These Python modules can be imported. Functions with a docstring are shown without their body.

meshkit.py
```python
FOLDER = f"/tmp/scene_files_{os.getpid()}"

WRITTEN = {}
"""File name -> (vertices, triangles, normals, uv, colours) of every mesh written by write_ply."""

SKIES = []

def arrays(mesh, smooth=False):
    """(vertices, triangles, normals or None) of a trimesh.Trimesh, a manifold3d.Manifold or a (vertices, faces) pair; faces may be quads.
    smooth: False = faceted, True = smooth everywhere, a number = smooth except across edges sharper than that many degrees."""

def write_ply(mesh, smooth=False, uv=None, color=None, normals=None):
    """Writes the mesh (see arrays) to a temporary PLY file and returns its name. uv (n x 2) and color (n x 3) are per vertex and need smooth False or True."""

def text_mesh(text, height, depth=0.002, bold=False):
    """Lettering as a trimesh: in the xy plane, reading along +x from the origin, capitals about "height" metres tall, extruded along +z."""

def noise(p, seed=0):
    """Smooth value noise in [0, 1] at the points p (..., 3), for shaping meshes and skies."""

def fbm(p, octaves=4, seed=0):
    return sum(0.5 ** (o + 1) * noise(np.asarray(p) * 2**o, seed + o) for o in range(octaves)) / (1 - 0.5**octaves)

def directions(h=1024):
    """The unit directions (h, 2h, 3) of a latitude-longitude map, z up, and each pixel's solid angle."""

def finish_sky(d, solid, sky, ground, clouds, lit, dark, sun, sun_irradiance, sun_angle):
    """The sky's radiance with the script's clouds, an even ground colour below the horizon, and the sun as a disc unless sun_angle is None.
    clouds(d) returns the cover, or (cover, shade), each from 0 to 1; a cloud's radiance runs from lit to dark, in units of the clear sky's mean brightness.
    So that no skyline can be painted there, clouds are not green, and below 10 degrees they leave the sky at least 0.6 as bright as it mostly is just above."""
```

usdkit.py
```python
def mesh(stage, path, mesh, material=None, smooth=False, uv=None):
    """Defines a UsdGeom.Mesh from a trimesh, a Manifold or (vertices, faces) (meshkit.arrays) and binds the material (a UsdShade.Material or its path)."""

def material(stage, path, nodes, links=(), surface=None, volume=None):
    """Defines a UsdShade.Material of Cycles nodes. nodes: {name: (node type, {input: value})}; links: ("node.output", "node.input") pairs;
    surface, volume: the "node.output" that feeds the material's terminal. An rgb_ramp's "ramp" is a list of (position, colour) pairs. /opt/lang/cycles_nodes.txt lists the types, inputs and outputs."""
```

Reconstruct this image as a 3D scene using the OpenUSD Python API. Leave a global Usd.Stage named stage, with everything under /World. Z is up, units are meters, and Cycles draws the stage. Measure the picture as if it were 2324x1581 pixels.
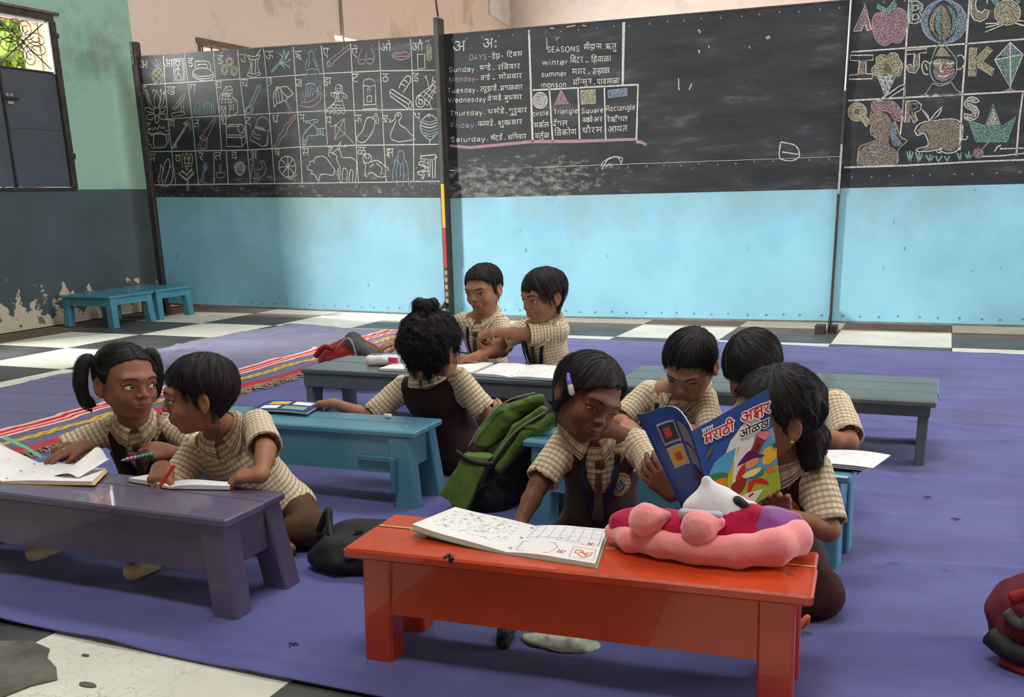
import math, random
import numpy as np
import trimesh, manifold3d, shapely, meshkit, usdkit
from manifold3d import Manifold
from pxr import Usd, UsdGeom, UsdLux, UsdShade, Sdf, Gf, Vt

stage = Usd.Stage.CreateInMemory()
UsdGeom.SetStageUpAxis(stage, 'Z'); UsdGeom.SetStageMetersPerUnit(stage, 1.0)
UsdGeom.Xform.Define(stage, '/World'); UsdGeom.Scope.Define(stage, '/World/Looks')

# ---------------------------------------------------------------- camera, sky, daylight, added lights, exposure
AP = 36.0
cam = UsdGeom.Camera.Define(stage, '/World/camera')
cam.CreateHorizontalApertureAttr(AP)
cam.CreateFocalLengthAttr(AP * 2260.7 / 2324)
cam.CreateVerticalApertureOffsetAttr(AP * 309.5 / 2324)
cam.CreateClippingRangeAttr(Gf.Vec2f(0.05, 300))
cam.CreateExposureAttr(0.50)
CR, CU, CF = (0.920530, 0.389976, -0.023310), (-0.088139, 0.265437, 0.960091), (-0.380600, 0.881738, -0.278715)
cam.AddTransformOp().Set(Gf.Matrix4d(*CR, 0, *CU, 0, *[-x for x in CF], 0, 0, 0, 0.8153, 1))

def dome():
    d = UsdLux.DomeLight.Define(stage, '/World/sky')
    d.CreateIntensityAttr(1.0); d.CreateColorAttr(Gf.Vec3f(0.95, 0.98, 1.0)); d.CreateExposureAttr(0.5)
dome()

def rect_light(name, center, normal, w, h, power, color=(1, 1, 1)):
    """rectangular light"""
    l = UsdLux.RectLight.Define(stage, '/World/' + name)
    l.CreateWidthAttr(w); l.CreateHeightAttr(h); l.CreateIntensityAttr(power); l.CreateColorAttr(Gf.Vec3f(*color))
    n = np.array(normal, float); n /= np.linalg.norm(n); z = -n
    x = np.cross([0, 0, 1.0], z); x /= np.linalg.norm(x); y = np.cross(z, x)
    l.AddTransformOp().Set(Gf.Matrix4d(*x, 0, *y, 0, *z, 0, *map(float, center), 1))
    # emits along its local -z
rect_light('daylight_yard_left', (-9.0, -1.0, 1.9), (1, .35, 0), 6.0, 3.0, 118.0, (1.0, 0.98, 0.95))
rect_light('daylight_hall_left', (-5.95, 10.6, 1.45), (1, 0, 0), 2.6, 1.9, 20.0, (1.0, 0.97, 0.95))
rect_light('fill_light_right', (4.3, 4.2, 1.7), (-1, 0, 0), 3.0, 1.8, 3.0, (0.95, 0.98, 1.0))  # fill added to lift the brightness; the right windows are unseen
# soft overhead lights added under the closed ceiling; no roof sheets are built
for n_, (x_, y_, p_) in enumerate(((-2.4, 4.4, 10.0), (-.7, 4.4, 11.0), (1.2, 4.4, 10.0), (-.8, .7, 17.0))):
    rect_light('added_top_light_%d' % n_, (x_, y_, 4.58), (0, .001, -1), 1.4, .9, p_, (1.0, 0.985, 0.96))

# ---------------------------------------------------------------- helpers
used = {}
def numbered(path):
    n = used.get(path, 0); used[path] = n + 1
    return path if n == 0 else f'{path}_{n:03d}'

def pathof(name, parent=None):
    base = '/World' if parent is None else (parent if isinstance(parent, str) else str(parent.GetPath()))
    return numbered(base + '/' + name)

def tag(prim, label=None, category=None, group=None, kind=None):
    p = prim.GetPrim() if hasattr(prim, 'GetPrim') else prim
    for k, v in (('label', label), ('category', category), ('group', group), ('kind', kind)):
        if v: p.SetCustomDataByKey(k, v)
    return p

def thing(name, loc=(0, 0, 0), rz=0.0, label=None, category=None, group=None, kind=None):
    x = UsdGeom.Xform.Define(stage, pathof(name))
    x.AddTranslateOp().Set(Gf.Vec3d(*map(float, loc)))
    if rz: x.AddRotateZOp().Set(math.degrees(rz))
    return tag(x, label, category, group, kind)

def vf(m):
    if hasattr(m, 'to_mesh'):
        mm = m.to_mesh(); return np.array(mm.vert_properties[:, :3], float), np.array(mm.tri_verts, int)
    if isinstance(m, trimesh.Trimesh): return np.array(m.vertices), np.array(m.faces)
    v, f = m; f = np.asarray(f, int)
    if f.shape[1] == 4: f = np.vstack([f[:, [0, 1, 2]], f[:, [0, 2, 3]]])
    return np.asarray(v, float), f

def join(*ms):
    vs, fs, n = [], [], 0
    for m in ms:
        v, f = vf(m); vs.append(v); fs.append(f + n); n += len(v)
    return np.vstack(vs), np.vstack(fs)

def obj(name, m, mat, parent=None, smooth=False, fuv=None, color=None, label=None, category=None, group=None, kind=None):
    v, f = vf(m)
    g = usdkit.mesh(stage, pathof(name, parent), (v, f), '/World/Looks/' + mat if mat else None, smooth=smooth)
    if fuv is not None:
        UsdGeom.PrimvarsAPI(g).CreatePrimvar('st', Sdf.ValueTypeNames.TexCoord2fArray, 'faceVarying').Set(Vt.Vec2fArray.FromNumpy(np.asarray(fuv, np.float32).reshape(-1, 2)))
    if color is not None:
        UsdGeom.PrimvarsAPI(g).CreatePrimvar('tint', Sdf.ValueTypeNames.Color3fArray, 'vertex').Set(Vt.Vec3fArray.FromNumpy(np.asarray(color, np.float32)))
    return tag(g, label, category, group, kind)

def struct(name, m, mat, parent=None, smooth=False):
    return obj(name, m, mat, parent, smooth, kind='structure' if parent is None else None)

def cbox(x0, x1, y0, y1, z0, z1, c=0.002):
    """box with chamfered edges"""
    lo, hi = np.array([x0, y0, z0], float), np.array([x1, y1, z1], float)
    c = min(c, *(0.45 * (hi - lo)))
    pts = []
    for s in np.ndindex(2, 2, 2):
        s = np.array(s); p = np.where(s, hi, lo); inn = np.where(s, -c, c)
        for k in range(3):
            d = inn.copy(); d[k] = 0; pts.append(p + d)
    return Manifold.hull_points(np.array(pts))

def hull(pts): return Manifold.hull_points(np.asarray(pts, float))

def box(x0, x1, y0, y1, z0, z1): return trimesh.creation.box(bounds=[[x0, y0, z0], [x1, y1, z1]])

def tube(pts, r, n=8, caps=True, up=None):
    """swept round tube; r a number or one per point"""
    p = np.asarray(pts, float); r = np.broadcast_to(r, (len(p),)).astype(float)
    t = np.gradient(p, axis=0); t /= np.linalg.norm(t, axis=1, keepdims=True) + 1e-12
    a = np.cross(t[0], [0, 0, 1.0] if abs(t[0][2]) < .9 else [1.0, 0, 0]); a /= np.linalg.norm(a)
    A = []
    for k in range(len(p)):
        a = a - t[k] * (a @ t[k]); a /= np.linalg.norm(a) + 1e-12; A.append(a)
    A = np.array(A); B = np.cross(t, A); ang = np.arange(n) * 2 * np.pi / n
    v = p[:, None] + r[:, None, None] * (np.cos(ang)[None, :, None] * A[:, None] + np.sin(ang)[None, :, None] * B[:, None])
    i, j = np.meshgrid(np.arange(len(p) - 1), np.arange(n), indexing='ij')
    q = np.stack([i * n + j, i * n + (j + 1) % n, (i + 1) * n + (j + 1) % n, (i + 1) * n + j], -1).reshape(-1, 4)
    f = np.vstack([q[:, [0, 1, 2]], q[:, [0, 2, 3]]]); v = v.reshape(-1, 3)
    if caps:
        v = np.vstack([v, p[0], p[-1]]); m = len(v); e = (len(p) - 1) * n
        f = np.vstack([f, [[m - 2, (k + 1) % n, k] for k in range(n)], [[m - 1, e + k, e + (k + 1) % n] for k in range(n)]])
    return v, f

def catmull(pts, n=6, closed=False):
    p = np.asarray(pts, float)
    q = np.vstack([p[-1], p, p[0], p[1]]) if closed else np.vstack([2 * p[0] - p[1], p, 2 * p[-1] - p[-2]])
    out = []
    for k in range(len(q) - 3):
        a, b, c, d = q[k:k + 4]
        for t in np.linspace(0, 1, n, endpoint=False):
            out.append(.5 * (2 * b + (c - a) * t + (2 * a - 5 * b + 4 * c - d) * t * t + (3 * b - 3 * c + d - a) * t ** 3))
    if not closed: out.append(p[-1])
    return np.array(out)

def gridmesh(P):
    """(n, m, 3) points to an open sheet"""
    n, m = P.shape[:2]
    i, j = np.meshgrid(np.arange(n - 1), np.arange(m - 1), indexing='ij')
    q = np.stack([i * m + j, (i + 1) * m + j, (i + 1) * m + j + 1, i * m + j + 1], -1).reshape(-1, 4)
    return P.reshape(-1, 3), np.vstack([q[:, [0, 1, 2]], q[:, [0, 2, 3]]])

def sheet(P, th):
    """closed sheet of thickness th below the (n, m, 3) points (th along the local normal)"""
    n, m = P.shape[:2]
    du, dv = np.gradient(P, axis=0), np.gradient(P, axis=1)
    N = np.cross(du, dv); N /= np.linalg.norm(N, axis=2, keepdims=True) + 1e-12
    v1, f1 = gridmesh(P); v2, f2 = gridmesh(P - N * th); k = len(v1)
    rim = [i * m for i in range(n)] + [(n - 1) * m + j for j in range(1, m)] + [i * m + m - 1 for i in range(n - 2, -1, -1)] + [j for j in range(m - 2, 0, -1)]
    a = np.array(rim); b = np.roll(a, -1)
    side = np.vstack([np.stack([a, a + k, b], 1), np.stack([b, a + k, b + k], 1)])
    f = np.vstack([f1, f2[:, ::-1] + k, side])
    return np.vstack([v1, v2]), f

# ---------------------------------------------------------------- materials
def lin(c):
    """0-255 sRGB to linear"""
    c = np.asarray(c, float) / 255
    return tuple(np.where(c < .04045, c / 12.92, ((c + .055) / 1.055) ** 2.4))

def mat(name, c1, c2=None, scale=6.0, rough=0.6, bump=0.0, bscale=60.0, spec=0.4, wear=None, detail=4, stretch=(1, 1, 1), sheen=0.0, coat=0.0, metal=0.0, contrast=(0.35, 0.65), wear2=None, trans=0.0, sss=0.0, space='object'):
    """colour drifting between c1 and c2; wear = (colour, threshold, scale) chips the paint; bump of fine grain"""
    c1 = lin(c1); c2 = lin(c2) if c2 is not None else c1
    N = {'tc': ('texture_coordinate', {}), 'mp': ('mapping', {'scale': stretch}),
         'n': ('noise_texture', {'scale': scale, 'detail': detail, 'roughness': 0.6}),
         'r': ('rgb_ramp', {'ramp': [(contrast[0], c1), (contrast[1], c2)]}),
         'p': ('principled_bsdf', {'roughness': rough, 'specular_ior_level': spec, 'sheen_weight': sheen, 'coat_weight': coat, 'metallic': metal, 'transmission_weight': trans})}
    L = [('tc.object' if space == 'object' else 'tc.' + space, 'mp.vector'), ('mp.vector', 'n.vector'), ('n.fac', 'r.fac')]
    col = 'r.color'
    for k, w in enumerate((wear, wear2)):
        if w:
            N[f'w{k}'] = ('noise_texture', {'scale': w[2], 'detail': 5, 'roughness': 0.65})
            N[f'wr{k}'] = ('rgb_ramp', {'ramp': [(w[1], (0, 0, 0)), (w[1] + (w[3] if len(w) > 3 else .02), (1, 1, 1))]})
            N[f'wm{k}'] = ('mix_color', {'b': lin(w[0])})
            L += [('mp.vector', f'w{k}.vector'), (f'w{k}.fac', f'wr{k}.fac'), (f'wr{k}.color', f'wm{k}.fac'), (col, f'wm{k}.a')]
            col = f'wm{k}.result'
    L.append((col, 'p.base_color'))
    if sss: N['p'][1].update({'subsurface_weight': sss, 'subsurface_scale': 0.004, 'subsurface_radius': (1, .35, .2)})
    if bump:
        N['bn'] = ('noise_texture', {'scale': bscale, 'detail': 3})
        N['b'] = ('bump', {'strength': bump, 'distance': 0.004})
        L += [('mp.vector', 'bn.vector'), ('bn.fac', 'b.height'), ('b.normal', 'p.normal')]
    return usdkit.material(stage, '/World/Looks/' + name, N, L, surface='p.BSDF')
# ---------------------------------------------------------------- setting: materials
def wall_material(name, upper, upper2, dado, peel=True, stain=(120, 130, 118)):
    N = {'g': ('geometry', {}), 's': ('separate_xyz', {}),
         'n1': ('noise_texture', {'scale': 1.6, 'detail': 6, 'roughness': .65}),
         'r1': ('rgb_ramp', {'ramp': [(.40, lin(upper)), (.56, lin(upper)), (.66, lin(upper2))]}),
         'n2': ('noise_texture', {'scale': .9, 'detail': 5, 'roughness': .7, 'distortion': .6}),
         'r2': ('rgb_ramp', {'ramp': [(.54, (0, 0, 0)), (.70, (.8, .8, .8))]}), 'm2': ('mix_color', {'b': lin(stain)}),
         'nd': ('noise_texture', {'scale': 3.0, 'detail': 5}), 'rd': ('rgb_ramp', {'ramp': [(.4, lin(dado)), (.7, tuple(np.array(lin(dado)) * 1.25))]}),
         'nz': ('noise_texture', {'scale': 7.0, 'detail': 4}), 'az': ('math', {'math_type': 'multiply_add', 'value2': .014, 'value3': -.007}), 'zz': ('math', {'math_type': 'add'}),
         'gt': ('math', {'math_type': 'greater_than', 'value2': .932}), 'mx': ('mix_color', {}),
         'p': ('principled_bsdf', {'roughness': .75, 'specular_ior_level': .25}),
         'bn': ('noise_texture', {'scale': 26.0, 'detail': 6}), 'b': ('bump', {'strength': .35, 'distance': .006})}
    L = [('g.position', 's.vector'), ('g.position', 'n1.vector'), ('n1.fac', 'r1.fac'), ('g.position', 'n2.vector'), ('n2.fac', 'r2.fac'), ('r2.color', 'm2.fac'), ('r1.color', 'm2.a'),
         ('g.position', 'nd.vector'), ('nd.fac', 'rd.fac'), ('g.position', 'nz.vector'), ('nz.fac', 'az.value1'), ('s.z', 'zz.value1'), ('az.value', 'zz.value2'), ('zz.value', 'gt.value1'),
         ('gt.value', 'mx.fac'), ('rd.color', 'mx.a'), ('m2.result', 'mx.b'), ('g.position', 'bn.vector'), ('bn.fac', 'b.height'), ('b.normal', 'p.normal')]
    col = 'mx.result'
    if peel:
        # plaster fallen off near the floor and small chips in the paint above
        N |= {'pz': ('map_range', {'from_min': .0, 'from_max': .42, 'to_min': .30, 'to_max': -.16, 'clamp': True}), 'np': ('noise_texture', {'scale': 5.5, 'detail': 8, 'roughness': .62, 'distortion': .4}),
              'pa': ('math', {'math_type': 'add'}), 'pg': ('rgb_ramp', {'ramp': [(.615, (0, 0, 0)), (.625, (1, 1, 1))]}), 'nq': ('noise_texture', {'scale': 9.0, 'detail': 5}),
              'rq': ('rgb_ramp', {'ramp': [(.50, lin((196, 184, 160))), (.56, lin((205, 192, 168))), (.60, lin((122, 106, 90)))]}), 'pm': ('mix_color', {}),
              'mp1': ('mapping', {'scale': (1, .35, 1)})}
        L += [('s.z', 'pz.value'), ('g.position', 'np.vector'), ('np.fac', 'pa.value1'), ('pz.result', 'pa.value2'), ('pa.value', 'pg.fac'), ('g.position', 'nq.vector'), ('nq.fac', 'rq.fac'),
              ('pg.color', 'pm.fac'), (col, 'pm.a'), ('rq.color', 'pm.b')]
        col = 'pm.result'
    L.append((col, 'p.base_color'))
    usdkit.material(stage, '/World/Looks/' + name, N, L, surface='p.BSDF')
wall_material('green_wall', (150, 190, 170), (122, 170, 148), (70, 84, 90))
wall_material('pink_wall', (226, 208, 196), (212, 192, 178), (190, 170, 150), peel=False, stain=(176, 158, 134))
wall_material('end_wall_paint', (222, 206, 198), (210, 206, 202), (200, 180, 160), peel=False, stain=(186, 182, 172))
mat('bare_floor', (112, 100, 88), (88, 78, 68), scale=4, rough=.8, bump=.3, bscale=50)
def tile_material(name, c1, c2, speck, thr):
    N = {'g': ('geometry', {}), 'n': ('noise_texture', {'scale': 5.0, 'detail': 6}), 'r': ('rgb_ramp', {'ramp': [(.35, lin(c1)), (.65, lin(c2))]}),
         'v': ('voronoi_texture', {'feature': 'distance_to_edge', 'scale': 26.0}), 'vn': ('noise_texture', {'scale': 14.0, 'detail': 4}), 'va': ('vector_math', {'math_type': 'multiply_add', 'vector2': (.07, .07, .07)}),
         'vr': ('rgb_ramp', {'ramp': [(.0, (1, 1, 1)), (.022, (0, 0, 0))]}), 'n3': ('noise_texture', {'scale': 3.4, 'detail': 5}), 'r3': ('rgb_ramp', {'ramp': [(thr - .08, (0, 0, 0)), (thr + .1, (.9, .9, .9))]}),
         'mu': ('math', {'math_type': 'multiply'}), 'm': ('mix_color', {'b': lin(speck)}),
         'p': ('principled_bsdf', {'roughness': .5, 'specular_ior_level': .35}), 'b': ('bump', {'strength': .15, 'distance': .003})}
    L = [('g.position', 'n.vector'), ('n.fac', 'r.fac'), ('g.position', 'vn.vector'), ('vn.color', 'va.vector1'), ('g.position', 'va.vector3'), ('va.vector', 'v.vector'), ('v.distance', 'vr.fac'),
         ('g.position', 'n3.vector'), ('n3.fac', 'r3.fac'), ('vr.color', 'mu.value1'), ('r3.color', 'mu.value2'), ('mu.value', 'm.fac'), ('r.color', 'm.a'), ('m.result', 'p.base_color'), ('n.fac', 'b.height'), ('b.normal', 'p.normal')]
    usdkit.material(stage, '/World/Looks/' + name, N, L, surface='p.BSDF')
tile_material('white_tile', (222, 220, 206), (208, 206, 192), (96, 94, 86), .50)
tile_material('dark_tile', (84, 86, 84), (62, 64, 64), (118, 116, 110), .60)
mat('broken_concrete', (112, 108, 98), (86, 80, 72), scale=14, rough=.9, bump=.8, bscale=40)
mat('dark_metal', (52, 50, 48), (70, 66, 62), scale=20, rough=.55, metal=.3, wear=((120, 112, 100), .68, 30))
mat('grey_shutter', (82, 88, 98), (74, 80, 90), scale=5, rough=.45, bump=.05)
mat('bright_metal', (206, 204, 196), (180, 178, 170), rough=.35, metal=.7)
mat('old_wood', (128, 110, 92), (92, 80, 68), scale=9, stretch=(1, 4, 8), rough=.8)
mat('plaster_white', (226, 224, 220), (206, 204, 200), scale=8, rough=.9)
mat('orange_wall', (150, 100, 66), (132, 86, 54), scale=7, rough=.9, bump=.4, bscale=22)
mat('reveal_brick', (134, 92, 66), (84, 56, 38), scale=34, rough=.95, bump=.7, bscale=60, contrast=(.42, .60))
mat('pipe_grey', (150, 140, 136), rough=.6)
mat('black_wire', (40, 38, 36), rough=.6)
mat('leaf', (84, 106, 28), (128, 142, 40), scale=30, rough=.6)
mat('ground', (120, 100, 78), (104, 86, 66), scale=2, rough=.95)
mat('ceiling_paint', (206, 200, 190), (190, 184, 174), scale=1, rough=.9)

# ---------------------------------------------------------------- walls, floor, ceiling
XL, XR, YN, YF, HT = -5.83, 4.2, -3.1, 13.9, 4.6
WIN1 = (4.61, 5.69, 0.935, 2.075); WIN2 = (7.19, 7.90, .95, 2.09); DOORL = (3.1, 3.8, 0.05, 2.25); HALL = (9.3, 11.9, .5, 2.4)
def left_wall(y0, y1, holes):
    m = Manifold.cube([.3, y1 - y0, HT]).translate([XL - .3, y0, 0])
    for h in holes: m = m - Manifold.cube([.5, h[1] - h[0], h[3] - h[2]]).translate([XL - .4, h[0], h[2]])
    return m
struct('wall_left', left_wall(YN, 6.44, [WIN1, DOORL]), 'green_wall')
struct('wall_left_pilaster', box(XL, XL + .33, 4.28, 4.50, 0, HT), 'green_wall')  # unseen block added to throw shade on the left end of the board
struct('wall_left_far', left_wall(6.44, YF, [WIN2, HALL]), 'pink_wall')
struct('wall_back', box(XL - .3, XR, YF, YF + .3, 0, HT), 'end_wall_paint')
rw = Manifold.cube([.3, YF - YN, HT]).translate([XR, YN, 0]) - Manifold.cube([.5, 3.0, 1.8]).translate([XR - .1, 2.7, .8]) - Manifold.cube([.5, 2.0, 1.8]).translate([XR - .1, 8.0, .8])
struct('wall_right', rw, 'pink_wall')
struct('wall_front', box(XL - .3, XR, YN - .3, YN, 0, HT), 'pink_wall')
struct('ceiling', box(XL - .3, XR + .3, YN - .3, YF + .3, HT, HT + .15), 'ceiling_paint')
fl = struct('floor', box(XL - .3, XR + .3, YN - .3, YF + .3, -.12, -.006), 'bare_floor')
S = .61
rng = random.Random(4)
def tile(x0, x1, y0, y1, white):
    g_ = .0012; h = rng.uniform(-.0006, .0006)
    obj('tile', cbox(x0 + g_, x1 - g_, y0 + g_, y1 - g_, -.006, h, .001), 'white_tile' if white else 'dark_tile', fl)
XO, YO = -4.808, 5.058
for i in range(-1, 10):
    for j in range(-4, 8):
        x0, y0 = XO + i * S, YO + j * S
        if y0 < 4.9 and x0 > -3.5: continue            # under the purple rugs
        tile(x0, x0 + S, y0, y0 + S, (i - j) % 2 == 0)
for i in range(-3, 3):                                   # the rows next to the camera run on a line of their own
    for j in range(0, 2):
        x0 = -1.573 + i * .572
        tile(x0, x0 + .572, .78 + j * .6, 1.38 + j * .6, (i + j) % 2 == 0)
chip = [(-1.75, .93), (-1.52, 1.0), (-1.50, 1.07), (-1.44, 1.075), (-1.425, 1.13), (-1.40, 1.165), (-1.44, 1.20), (-1.49, 1.225), (-1.515, 1.255), (-1.58, 1.27), (-1.66, 1.24), (-1.75, 1.15)]

obj('broken_patch', trimesh.creation.extrude_polygon(shapely.Polygon(chip), .003, engine='earcut').apply_translation((0, 0, -.0005)), 'broken_concrete', fl)
for cx_, cy_, rx_, ry_ in ((-1.335, 1.17, .020, .008), (-1.28, 1.09, .014, .006), (-1.43, 1.26, .008, .004)):
    obj('paint_chip', trimesh.creation.extrude_polygon(shapely.Polygon([(cx_ + rx_ * math.cos(a) * rng.uniform(.8, 1.2), cy_ + ry_ * math.sin(a)) for a in np.linspace(0, 6.28, 12)[:-1]]), .0022, engine='earcut').apply_translation((0, 0, -.0005)), 'broken_concrete', fl)

# window with two sheet-metal leaves in the left wall
w1 = UsdGeom.Xform.Define(stage, '/World/window_1').GetPrim(); tag(w1, kind='structure')
y0, y1, z0, z1 = WIN1; X = XL
def fr(ya, yb, za, zb, name='window_frame', m='dark_metal', xa=-.05, xb=.012, c=.004): return obj(name, cbox(X + xa, X + xb, ya, yb, za, zb, c), m, w1)
fr(y0, y1, z1 - .03, z1 + .012); fr(y1 - .035, y1 + .012, z0, z1 - .03); fr(y0 - .01, y0 + .03, z0, z1 - .03); fr(y0, y1, z0 - .012, z0 + .012)
fr(y0 + .03, y1 - .075, z1 - .052, z1 - .038, 'window_rail', 'plaster_white', -.03, .0, .002)
fr(y1 - .058, y1 - .044, 1.70, z1 - .038, 'window_rail', 'plaster_white', -.03, .004, .002)
fr(5.175, 5.188, z0 + .01, z1 - .03, 'mullion', 'dark_metal', -.04, .006)
for ya, yb in ((y0 + .032, 5.172), (5.190, y1 - .037)):
    for za, zb in ((z0 + .014, 1.3285), (1.329, 1.705)):
        fr(ya, yb, za, zb, 'shutter_panel', 'grey_shutter', -.03, -.012, .003)
    fr(ya, yb, 1.703, 1.716, 'window_rail', 'dark_metal', -.034, -.004, .003)
    # wrought scrolls
    cy, cz, hw, hz = (ya + yb) / 2, 1.885, (yb - ya) / 2, .165
    bars = []
    P = lambda a, b: (X - .02, cy + a * hw, cz + b * hz)
    for a, b in ((-1, -1), (1, 1)): bars.append(tube([P(a, b), P(0, 0), P(-a, -b)] if False else [P(-1, a), P(1, -a)], .0045, 6))
    obj('grill_bar', bars[0], 'dark_metal', w1); obj('grill_bar', bars[1], 'dark_metal', w1)
    for sx, sz in ((1, 1), (-1, 1), (1, -1), (-1, -1)):
        for flip in (0, 1):
            pts = []
            for t in np.linspace(0, 1, 26):
                ang = 3.5 * math.pi * t; r = .34 * (1 - t) ** .8 + .07
                a, b = .50 + r * math.cos(ang + 2.2), .16 + .05 + r * math.sin(ang + 2.2) * .8
                if flip: a, b = b * .9, a * 1.05
                pts.append(P(sx * a, sz * b))
            obj('grill_scroll', tube(pts, .003, 5), 'dark_metal', w1)
    obj('grill_boss', trimesh.creation.cylinder(.016, .012, transform=trimesh.transformations.rotation_matrix(math.pi / 2, [0, 1, 0])).apply_translation(P(0, 0)), 'dark_metal', w1)
    obj('grill_bar', tube([P(.62, 1), P(.62, -1)], .004, 5), 'dark_metal', w1)
b = [cbox(X - .012, X + .012, 5.19, 5.30, 1.512, 1.526)]
obj('bolt', b[0], 'dark_metal', w1)
for yy, zz in ((5.215, 1.535), (5.25, 1.535), (5.222, 1.488), (5.245, 1.488)):
    obj('bolt_plate', cbox(X - .012, X + .004, yy - .012, yy + .012, zz - .012, zz + .012, .006), 'bright_metal', w1)
obj('hinge', cbox(X - .01, X + .02, y1 - .02, y1 + .022, 1.94, 1.97, .004), 'dark_metal', w1)
obj('hinge', cbox(X - .01, X + .02, y1 - .02, y1 + .022, 1.14, 1.18, .004), 'dark_metal', w1)
obj('lintel', cbox(X - .02, X + .02, y0, y1 + .05, z1 + .012, z1 + .03, .004), 'old_wood', w1)

obj('window_reveal', cbox(X - .299, X - .052, WIN1[1] - .012, WIN1[1] - .001, 1.70, WIN1[3] - .002, .001), 'reveal_brick', w1)
obj('window_reveal', cbox(X - .299, X - .052, WIN1[0], WIN1[1] - .014, WIN1[3] - .012, WIN1[3] - .001, .001), 'reveal_brick', w1)
w2 = UsdGeom.Xform.Define(stage, '/World/window_2').GetPrim(); tag(w2, kind='structure')
y0, y1, z0, z1 = WIN2
obj('lintel', cbox(X - .1, X + .015, y0 - .02, y1 + .02, z1 - .01, z1 + .035, .006), 'old_wood', w2)
for a, b_ in ((y0, y0 + .035), (y1 - .035, y1)): obj('window_frame', cbox(X - .1, X + .01, a, b_, z0, z1 - .01, .005), 'old_wood', w2)
for k in range(1, 6): obj('grill_bar', tube([(X - .05, y0 + (y1 - y0) * k / 6, z0), (X - .05, y0 + (y1 - y0) * k / 6, z1)], .006, 6), 'dark_metal', w2)

obj('wall_conduit', tube([(X + .015, 9.43, 1.6), (X + .015, 9.43, HT)], .016, 8), 'pipe_grey', label='thin grey conduit pipe running up the pink wall', category='pipe')
obj('torn_paper', sheet(gridmesh(np.zeros((2, 2, 3)))[0].reshape(2, 2, 3) + np.array([[[X + .012, 13.12, 3.12], [X + .012, 13.12, 3.62]], [[X + .012, 13.78, 3.05], [X + .012, 13.80, 3.62]]]), .006), 'plaster_white', label='white paper patch high on the wall at the far corner', category='paper')

# what the window openings look out on
struct('ground', box(-30, 25, -20, 40, -.6, -.4), 'ground')
ow = obj('outside_wall', box(-9.3, -9.0, 8.38, 16, -.4, 4.4), 'orange_wall', label='orange plastered building wall outside the grilled window', category='wall')
lv = []
r_ = np.random.default_rng(7)
for k in range(700):
    c = np.array([-7.5 + r_.normal(0, .22), 6.72 + r_.normal(0, .26), 2.1 + r_.normal(0, .6)])
    d = r_.normal(size=3); d /= np.linalg.norm(d); e = np.cross(d, r_.normal(size=3)); e /= np.linalg.norm(e); L_ = r_.uniform(.08, .16)
    n_ = np.cross(d, e) * L_ * .08
    lv.append((np.array([c - d * L_, c + e * L_ * .35 + n_, c + d * L_, c - e * L_ * .35 + n_, c + n_ * .2]), np.array([[0, 1, 4], [1, 2, 4], [2, 3, 4], [3, 0, 4]])))
tr = thing('outside_tree', (0, 0, 0), 0, 'sunlit yellow-green tree seen through the window grill', 'tree')
obj('foliage', join(*lv), 'leaf', tr, kind='stuff'); obj('trunk', tube([(-7.6, 6.7, -.5), (-7.5, 6.75, 1.2), (-7.5, 6.65, 2.6)], [.1, .08, .04], 8), 'old_wood', tr)
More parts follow.
